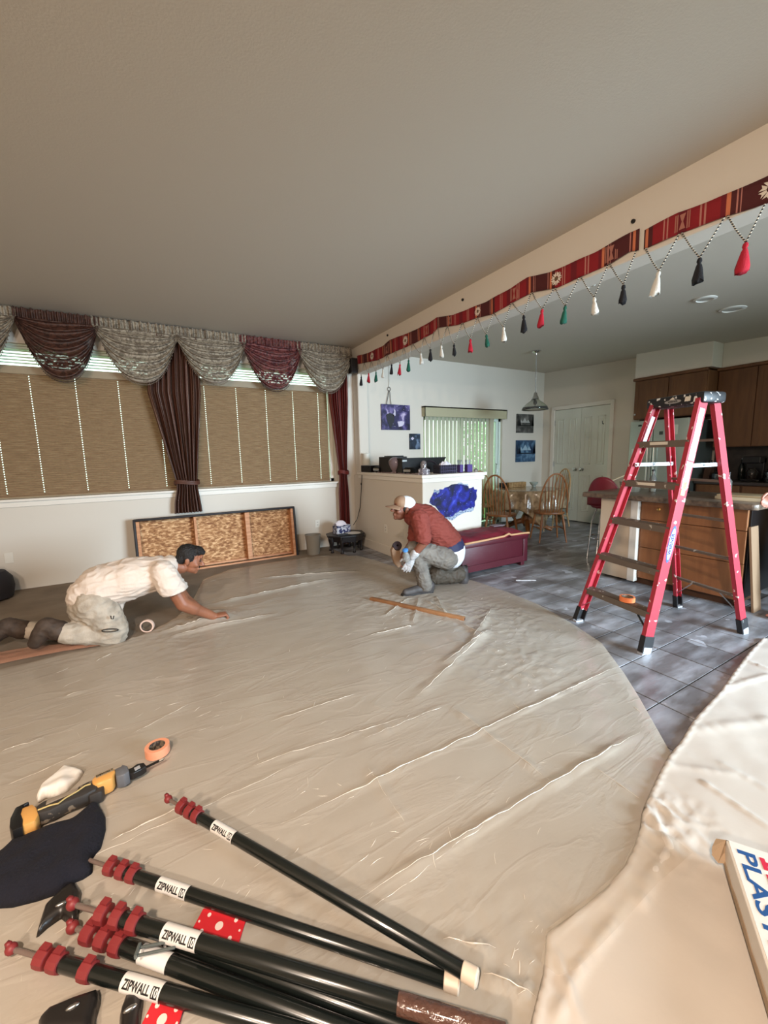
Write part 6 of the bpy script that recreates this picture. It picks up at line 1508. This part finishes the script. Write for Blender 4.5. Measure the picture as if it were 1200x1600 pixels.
def hand(B, w, f, n, s_, curl=(.5, .6, .5), sc=1, spread=.06):
    """wrist w, fingers towards f, palm faces n, thumb on side s_"""
    w = Vector(w); f = Vector(f).normalized(); n = Vector(n); n = (n-f*n.dot(f)).normalized(); s_ = Vector(s_); s_ = (s_-f*s_.dot(f)-n*s_.dot(n)).normalized()
    R = Matrix((f, s_, n)).transposed()
    B.ell(w+f*(.045*sc), (.052*sc, .040*sc, .017*sc), R); B.ell(w+f*(.062*sc), (.034*sc, .042*sc, .015*sc), R)
    for i, L in enumerate((.070, .078, .073, .058)):
        b0 = w+f*(.084*sc)+s_*((.030-.020*i)*sc); d = (f+s_*(spread*(1.5-i))).normalized(); a = 0
        for j, q in enumerate((.45, .32, .25)):
            a += curl[j]; dd = d*math.cos(a)+n*math.sin(a); b1 = b0+dd*(L*q*sc)
            B.cap(b0, b1, (.0098-.0008*j)*sc, (.0092-.0008*j)*sc, n=8); b0 = b1
    b0 = w+f*(.022*sc)+s_*(.030*sc)+n*(.004*sc); d = (f*.62+s_*.75+n*.35).normalized()
    for q in (.040, .030, .024):
        b1 = b0+d*(q*sc); B.cap(b0, b1, .0115*sc, .010*sc, n=8); b0 = b1; d = (d*.8+f*.35+n*.25-s_*.15).normalized()

def skin(name, c):
    return mat(name, c, .5, col2=tuple(x*.82 for x in c[:3])+(1,), scale=9)

# ---- kneeling man in the white shirt
D1 = Vector((1, -.11, 0)).normalized(); N1 = Vector((D1.y, -D1.x, 0)); N1 = N1 if N1.dot(CAM-Vector((0, 3.7, 0))) > 0 else -N1
O1 = Vector((-.3, 3.74, 0))
def on_plane(u, v, o_, n_, off):
    r = ray(u, v); t_ = (o_+n_*off-CAM).dot(n_)/r.dot(n_); return CAM+r*t_
Q = lambda u, v, off=0: on_plane(u, v, O1, N1, off)
t = thing('person', 'kneeling man in a cream t-shirt reaching forward onto the plastic film', 'person', tuple(Q(150, 1000)*1)[:2]+(0,))
SK1 = skin('skin_tan', sr(152, 98, 72)); SHIRT = mat('tshirt_cream', sr(220, 206, 194), .8, bump=.25, bscale=60); TR1 = mat('work_trousers', sr(186, 176, 162), .85, col2=sr(160, 150, 136), scale=14, bump=.3, bscale=90); BOOT1 = mat('boot_leather', sr(54, 42, 34), .7, col2=sr(74, 60, 50), scale=20)
B = Blob()
hc = Q(296, 874); upv = Q(302, 848)-Q(289, 901); fwv = Q(311, 880)-Q(291, 873)
hp, HR = head(B, hc, upv, fwv, .97)
lat = N1
B.cap(Q(283, 886), Q(262, 884), .056, .066); B.cap(Q(262, 886), Q(240, 896), .085, .12, lat, 1.25); B.cap(Q(240, 898), Q(180, 920), .12, .12, lat, 1.2); B.cap(Q(180, 922), Q(145, 938), .12, .13, lat, 1.2)
# near arm
sh, el, wr = Q(257, 896, .18), Q(286, 944, .20), Q(334, 963, .10)
B.cap(sh, el, .060, .053); B.cap(el, wr, .054, .034); B.cap(el, el.lerp(wr, .35), .054, .052)
hand(B, wr, Q(356, 958, .08)-wr, Vector((0, 0, -1))-N1*.0, -N1, (1.15, 1.25, .9), 1.15)
# far arm
sh2, el2, wr2 = Q(258, 893, -.18), Q(290, 936, -.14), Q(318, 956, -.02)
B.cap(sh2, el2, .055, .044); B.cap(el2, wr2, .044, .028); hand(B, wr2, Q(340, 962, .02)-wr2, Vector((0, 0, -1)), N1, (.5, .8, .6), .95)
# legs inside the trousers
kn, an = Q(180, 993, .13), Q(100, 996, .12); kn2, an2 = Q(170, 985, -.12), Q(50, 990, -.13)
for h_, k_, a_ in ((Q(150, 945, .10), kn, an), (Q(150, 943, -.10), kn2, an2)): B.cap(h_, k_, .085, .06); B.cap(k_, a_, .055, .042)
B.done('body', SK1, t, .0058, 3)
hb = Blob()
HB = lambda l, f, u: hp(l, f, u)
for (l, f, u), r_ in (((0, -.022, .055), (.080, .092, .078)), ((0, .045, .085), (.060, .056, .044)), ((0, -.060, .0), (.066, .052, .062)), ((.05, -.01, .03), (.034, .05, .05)), ((-.05, -.01, .03), (.034, .05, .05)), ((0, .088, .078), (.042, .024, .022))):
    hb.ell(hp(l, f, u), [x*.97 for x in r_], HR)
hb.done('hair', mat('hair_black', sr(20, 16, 16), .55, bump=.9, bscale=120), t, .006, 2, .004, (40, 40, 40))
eb = MB()
for k in (-1, 1): eb.ell(hp(k*.031, .085, .008), (.010, .010, .008), 10)
eb.build('eyes', mat('eye_dark', sr(28, 20, 18), .2), t, world=True, smooth='all', weld=False)
eb = MB()
for k in (-1, 1): eb.cone(hp(k*.016, .094, .026), hp(k*.046, .082, .028), .0045, n=6)
eb.build('eyebrows', MATS['hair_black'], t, world=True, smooth=True, weld=False)
hb = Blob(); hb.cap(hp(-.022, .092, -.052), hp(.022, .092, -.052), .006, .006); hb.done('moustache', MATS['hair_black'], t, .004, 1)
s_ = Blob()
s_.cap(Q(264, 884), Q(246, 893), .085, .135, lat, 1.3); s_.cap(Q(246, 895), Q(205, 903), .140, .165, lat, 1.22); s_.cap(Q(205, 904), Q(160, 916), .165, .170, lat, 1.12); s_.cap(Q(160, 918), Q(142, 930), .165, .155, lat, 1.1)
s_.cap(Q(160, 930), Q(172, 945), .13, .10, lat, 1.35)
for a_, b_, c_ in ((Q(255, 893, .16), Q(266, 915, .20), Q(273, 921, .20)), (Q(255, 890, -.16), Q(270, 914, -.17), Q(278, 920, -.16))):
    s_.cap(a_, b_, .088, .096); s_.cap(b_, c_, .096, .086, N1, 1)
s_.done('t_shirt', SHIRT, t, .009, 3, .008, (10, 14, 26), cut=((Q(274, 925, .2), Q(276, 933, .2)-Q(266, 905, .2), .19), (Q(279, 922, -.16), Q(281, 930, -.16)-Q(270, 903, -.16), .16)))
p_ = Blob()
p_.cap(Q(158, 928), Q(143, 945), .15, .155, lat, 1.15)
p_.cap(Q(150, 945, .09), Q(178, 982, .13), .145, .100); p_.cap(Q(178, 982, .13), Q(184, 994, .13), .095, .066); p_.cap(kn, Q(118, 990, .12), .080, .082); p_.cap(Q(118, 990, .12), Q(100, 988, .12), .085, .074)
p_.cap(Q(150, 943, -.09), Q(170, 980, -.12), .14, .095); p_.cap(kn2, Q(60, 986, -.13), .078, .072); p_.cap(Q(60, 986, -.13), Q(45, 984, -.13), .075, .066)
p_.done('trousers', TR1, t, .009, 3, .007, (12, 12, 22), cut=((Q(97, 988, .12), Q(95, 988, .12)-Q(110, 990, .12), .14), (Q(42, 984, -.13), Q(38, 984, -.13)-Q(52, 986, -.13), .12)))
def boot(a, heel, toe, nm, M=BOOT1, r=.066, sole=None):
    f_ = Blob(); f_.cap(a, heel, r*1.1, r*.95); f_.cap(heel, heel.lerp(toe, .55), r*.95, r*.9, N1, 1); f_.cap(heel.lerp(toe, .4), toe, r*.9, r*.72, N1, 1.1)
    o = f_.done(nm, M, t, .007, 3, .003, (20, 20, 20)); return o
boot(Q(92, 985, .12), Q(72, 978, .12), Q(56, 1003, .12), 'boot'); boot(Q(36, 984, -.13), Q(12, 978, -.13), Q(-8, 996, -.13), 'boot')
MB().tube([Q(157+13*math.cos(a)+15, 985+2.2*math.sin(a)-.8*math.cos(a), .245) for a in [2*PI*i/20 for i in range(21)]], .0042, 5).build('pocket_zip', M_black, t, world=True, smooth='all')
MB().tube([Q(173, 962, .255), Q(174, 967, .26), Q(177, 967, .26), Q(178, 962, .255)], .004, 5).build('pocket_zip', M_black, t, world=True, smooth='all')

# ---- crouching man with the white cap
D2 = Vector((1, -.24, 0)).normalized(); N2 = Vector((D2.y, -D2.x, 0)); N2 = N2 if N2.y < 0 else -N2
O2 = Vector((2.35, 3.28, 0))
G = lambda x, y, off=0: on_plane(580+x/6, 750+y/6, O2, N2, off)     # crop coordinates of the crouching man
t = thing('person', 'crouching man with a white and tan cap and rust red sweatshirt', 'person', (2.4, 3.25, 0))
SK2 = skin('skin_brown', sr(128, 80, 62)); RUST = mat('sweatshirt_rust', sr(122, 52, 42), .85, bump=.3, bscale=80); TR2 = mat('grey_trousers', sr(122, 116, 108), .8, col2=sr(100, 94, 88), scale=10, bump=.3, bscale=70); TR3 = mat('brown_overpants', sr(74, 66, 56), .7)
lat = N2
B = Blob()
hc = G(300, 272); upv = G(322, 180)-G(292, 372); fwv = G(240, 292)-G(310, 275)
hp, HR = head(B, hc, upv, fwv, .98)
B.cap(G(345, 300), G(420, 310), .055, .07); B.cap(G(420, 320), G(520, 380), .10, .13, lat, 1.25); B.cap(G(520, 380), G(680, 560), .13, .12, lat, 1.2); B.cap(G(680, 560), G(730, 660), .12, .14, lat, 1.2)
sh, el, wr = G(440, 350, .18), G(490, 590, .22), G(385, 720, .17)
B.cap(sh, el, .055, .044); B.cap(el, wr, .044, .030)
hand(B, wr, G(325, 850, .15)-wr, -N2*.8+D2*.3, -D2, (.15, .22, .2), .95)
sh2, el2, wr2 = G(430, 350, -.18), G(400, 560, -.18), G(300, 700, -.08)
B.cap(sh2, el2, .052, .042); B.cap(el2, wr2, .042, .028); hand(B, wr2, G(250, 790, -.06)-wr2, D2, N2, (.5, .7, .5), .95)
for h_, k_, a_ in ((G(720, 720, .09), G(400, 660, .10), G(490, 985, .10)), (G(730, 730, -.09), G(600, 915, -.06), G(840, 905, -.06))): B.cap(h_, k_, .085, .055); B.cap(k_, a_, .05, .038)
B.done('body', SK2, t, .0058, 3)
eb = MB()
for k in (-1, 1): eb.ell(hp(k*.031, .085, .008), (.010, .010, .008), 10)
eb.build('eyes', MATS['eye_dark'], t, world=True, smooth='all', weld=False)
hb = Blob()
for (l, f, u), r_ in (((0, -.055, .0), (.070, .046, .050)), ((.052, -.01, .008), (.028, .040, .034)), ((-.052, -.01, .008), (.028, .040, .034))): hb.ell(hp(l, f, u), r_, HR)
hb.done('hair', MATS['hair_black'], t, .006, 2)
CAPW = mat('cap_white_mesh', sr(226, 228, 232), .7, bump=.5, bscale=180); CAPT = mat('cap_tan', sr(150, 120, 96), .7)
cb = Blob(); cb.ell(hp(0, -.022, .062), (.086, .098, .075), HR); cb.done('cap_crown', CAPW, t, .007, 2, label='white mesh back of the cap')
cb = Blob(); cb.ell(hp(0, .030, .062), (.080, .075, .070), HR); cb.done('cap_front', CAPT, t, .007, 2, label='tan front panel of the cap')
b = MB(); 
def brim(u, v):
    a = (u-.5)*2.3; r = .085+.085*v*math.cos(a*.75); q = hp(math.sin(a)*r*.86, .018+math.cos(a)*r, .030-.012*(math.sin(a)**2)-.028*v); return q
b.grid(20, 8, brim); b.build('cap_brim', CAPT, t, world=True, smooth='all', solid=.004, label='curved tan brim')
s_ = Blob()
s_.cap(G(372, 275), G(400, 310), .075, .095, lat, 1.0); s_.cap(G(410, 325), G(500, 370), .12, .155, lat, 1.25); s_.cap(G(500, 375), G(610, 480), .160, .165, lat, 1.15); s_.cap(G(610, 480), G(715, 575), .165, .145, lat, 1.15); s_.cap(G(715, 575), G(735, 610), .145, .135, lat, 1.15)
s_.cap(G(450, 360, .17), G(490, 540, .22), .090, .076); s_.cap(G(490, 540, .22), G(470, 590, .22), .076, .064)
s_.cap(G(440, 360, -.17), G(400, 545, -.18), .085, .07)
s_.done('sweatshirt', RUST, t, .008, 3, .009, (12, 12, 30), cut=((G(477, 592, .22), G(470, 600, .22)-G(488, 540, .22), .10),))
s_ = Blob(); s_.cap(G(726, 652), G(726, 690), .168, .164, lat, 1.1); s_.done('undershirt', mat('undershirt_white', sr(226, 228, 234), .8), t, .009, 2, label='white hem with a navy band')
b = Blob(); b.cap(G(722, 632), G(723, 636), .1665, .1665, lat, 1.1); b.done('navy_band', mat('navy_band', sr(36, 40, 76), .7), t, .009, 2)
p_ = Blob()
p_.cap(G(728, 660), G(715, 720), .142, .14, lat, 1.1); p_.cap(G(700, 725, .09), G(400, 655, .10), .125, .085); p_.cap(G(400, 660, .10), G(470, 840, .10), .078, .072); p_.cap(G(470, 840, .10), G(505, 985, .10), .072, .074)
p_.done('trousers', TR2, t, .008, 3, .008, (20, 20, 26))
p_ = Blob()
p_.cap(G(715, 740, -.09), G(600, 905, -.06), .12, .085); p_.cap(G(600, 905, -.06), G(720, 900, -.06), .078, .085); p_.cap(G(720, 900, -.06), G(810, 880, -.06), .085, .092)
p_.done('trouser_leg', TR3, t, .008, 3, .008, (24, 20, 18), label='dark dusty folded trouser leg')
SHOE = mat('work_shoe', sr(58, 54, 54), .6, col2=sr(80, 76, 76), scale=16); SOLE = mat('shoe_sole', sr(34, 30, 30), .6)
def shoe(pts, rr, side_n):
    f_ = Blob()
    for i in range(len(pts)-1): f_.cap(pts[i], pts[i+1], rr[i], rr[i+1], side_n, 1)
    return f_.done('shoe', SHOE, t, .006, 3)
fz = lambda p, z: Vector((p.x, p.y, z))
hl, tl = G(545, 1045, .10), G(325, 1035, .10)
sh_ = shoe([fz(hl, .075), fz(hl, .045), fz(hl.lerp(tl, .5), .050), fz(tl, .036)], [.056, .048, .046, .036], N2)
B = MB(); pl_ = [(-.03, -.036), (.10, -.034), (.21, -.046), (.29, -.034), (.305, 0), (.29, .034), (.21, .046), (.10, .034), (-.03, .036), (-.045, 0)]
B.prism(pl_, 0, .020, frame(fz(hl, .004), fz(tl, .004)-fz(hl, .004), N2 if (fz(tl, 0)-fz(hl, 0)).cross(N2).z > 0 else -N2)); B.build('sole', SOLE, sh_, world=True, bevel=.004)
a_, b_ = G(868, 800, -.06), G(870, 990, -.06)
sh_ = shoe([G(845, 870, -.06), G(860, 850, -.06), G(862, 930, -.06), G(856, 985, -.06)], [.068, .056, .060, .046], N2)
F = frame(G(888, 812, -.06), (G(880, 1020, -.06)-G(888, 812, -.06)), N2)
B = MB(); B.prism([(x*.9+.02, y) for x, y in pl_], -.008, .010, F); B.build('sole', SOLE, sh_, world=True, bevel=.004)
# clear glove on the near hand
g_ = Blob(); wv = wr
hand(g_, wv, G(325, 850, .15)-wv, -N2*.8+D2*.3, -D2, (.15, .22, .2), 1.08); g_.cap(wr, wr.lerp(el, .25), .036, .044)
g_.done('clear_glove', mat('glove_plastic', sr(206, 206, 208), .2, alpha=.75, spec=.8, bump=.5, bscale=60), t, .006, 2, .003, (40, 40, 40))
# what he holds
q0 = G(320, 668, .24); q1 = G(334, 760, .22)
t2 = thing('small_bottle', 'small clear bottle with a blue cap in the gloved hand of the crouching man', 'bottle', tuple(q1))
axv = (q0-q1).normalized(); L_ = (q0-q1).length
MB().lathe([(.02, 0), (.034, .004), (.036, L_*.55), (.022, L_*.85), (.02, L_)], tuple(q1), 18, axv).build('bottle_body', M_clear, t2, world=True, smooth=True)
MB().lathe([(.024, 0), (.028, .004), (.027, .020), (.018, .026)], tuple(q0), 18, axv).build('bottle_cap', mat('cap_blue', sr(70, 130, 200), .4), t2, world=True, smooth=True)
t2 = thing('hand_tool', 'tan tool with a dark round slot by the far hand of the crouching man', 'tool', tuple(G(240, 700, -.05)))
M_tan = mat('tool_tan', sr(140, 112, 88), .6)
F = frame(G(238, 760, -.05), (G(215, 640, -.05)-G(238, 760, -.05)), D2*1)
MB().prism([(-.02, -.03), (.04, -.04), (.13, -.038), (.155, -.015), (.14, .04), (.08, .05), (0, .035), (-.05, .04), (-.07, .0)], -.028, .028, F).build('tool_body', M_tan, t2, world=True, bevel=.008, smooth=True)
c_ = G(238, 622, .0); MB().lathe([(.012, -.03), (.045, -.03), (.048, 0), (.045, .03), (.012, .03), (.012, -.03)], tuple(G(240, 622, -.05)), 20, tuple((N2+Vector((0, 0, .6))).normalized()), caps=False).build('dark_roll', mat('roll_dark', sr(44, 30, 36), .5), t2, world=True, smooth=True)

# ---- person standing just outside the right edge; a hand and a foot reach into the photo
t = thing('person', 'standing person mostly outside the right edge, only a hand and bare foot showing', 'person', (4.62, .93, 0))
B = Blob(); bx, by = 4.62, .93
SK3 = skin('skin_rose', sr(172, 116, 98))
wr = at(1213, 768, 0, 4.12); V = Vector
hd, HR3 = head(B, V((bx, by, 1.60)), V((0, 0, 1)), V((-1, .1, 0)), 1)
B.cap(V((bx, by, 1.50)), V((bx, by, 1.42)), .055, .06); B.cap(V((bx, by, 1.36)), V((bx, by, 1.12)), .10, .11, V((0, 1, 0)), 1.45); B.cap(V((bx, by, 1.12)), V((bx, by, .92)), .11, .13, V((0, 1, 0)), 1.25)
for k in (-1, 1):
    hip = V((bx, by+.09*k, .88)); kne = V((bx-.02, by+.10*k, .47)); ank = V((bx, by+.10*k, .08))
    if k == 1: ank = V((4.42, 1.03, .08)); kne = V((4.50, 1.00, .47))
    B.cap(hip, kne, .085, .055); B.cap(kne, ank, .052, .036); ft = ank+V((-.16, .10 if k == 1 else 0, -.05)); B.cap(ank-V((0, 0, .04)), ft, .036, .028)
    for i in range(5): q = ft+V((-.02, 0, 0))+V((.0, .018*(i-2), 0)); B.cap(q, q+V((-.025+.003*i, 0, -.006)), .010, .009, n=8)
    sh = V((bx, by+.19*k, 1.38))
    if k == 1: el = V((4.45, 1.02, 1.12)); w_ = V(wr); f_ = V((-.15, .55, -.8)); s3 = V((-1, 0, 0))
    else: el = V((bx+.02, by-.24, 1.08)); w_ = V((bx-.02, by-.22, .84)); f_ = V((0, 0, -1)); s3 = V((-1, 0, 0))
    B.cap(sh, el, .05, .04); B.cap(el, w_, .04, .027); hand(B, w_, f_, V((-.3, -.5*k, 0)), s3, (.4, .5, .4), .95)
B.done('body', SK3, t, .0065, 3)
c_ = Blob(); c_.cap(V((bx, by, 1.38)), V((bx, by, 1.10)), .13, .13, V((0, 1, 0)), 1.4); c_.cap(V((bx, by, 1.10)), V((bx, by, .90)), .13, .145, V((0, 1, 0)), 1.3)
c_.cap(V((bx, by+.17, 1.38)), V((4.50, 1.03, 1.18)), .07, .06); c_.cap(V((bx, by-.17, 1.38)), V((bx+.01, by-.23, 1.16)), .07, .06)
DKC = mat('dark_knit', sr(40, 30, 32), .85); c_.done('top', DKC, t, .010, 3, .008, (9, 9, 14))
c_ = Blob(); c_.cap(V((bx, by, .92)), V((bx, by, .86)), .14, .14, V((0, 1, 0)), 1.25)
c_.cap(V((bx, by+.09, .86)), V((4.50, 1.00, .47)), .11, .085); c_.cap(V((4.50, 1.00, .47)), V((4.44, 1.02, .22)), .08, .07); c_.cap(V((bx, by-.09, .86)), V((bx-.02, by-.10, .47)), .11, .085); c_.cap(V((bx-.02, by-.10, .47)), V((bx, by-.10, .2)), .08, .07)
c_.done('trousers', mat('dark_denim', sr(46, 44, 54), .85), t, .010, 3, .008, (9, 9, 14))
c_ = Blob(); c_.ell(hd(0, -.02, .05), (.085, .10, .085), HR3); c_.ell(hd(0, -.06, -.03), (.075, .055, .10), HR3); c_.done('hair', mat('hair_brown', sr(50, 34, 26), .6), t, .007, 2, .003, (30, 30, 30))
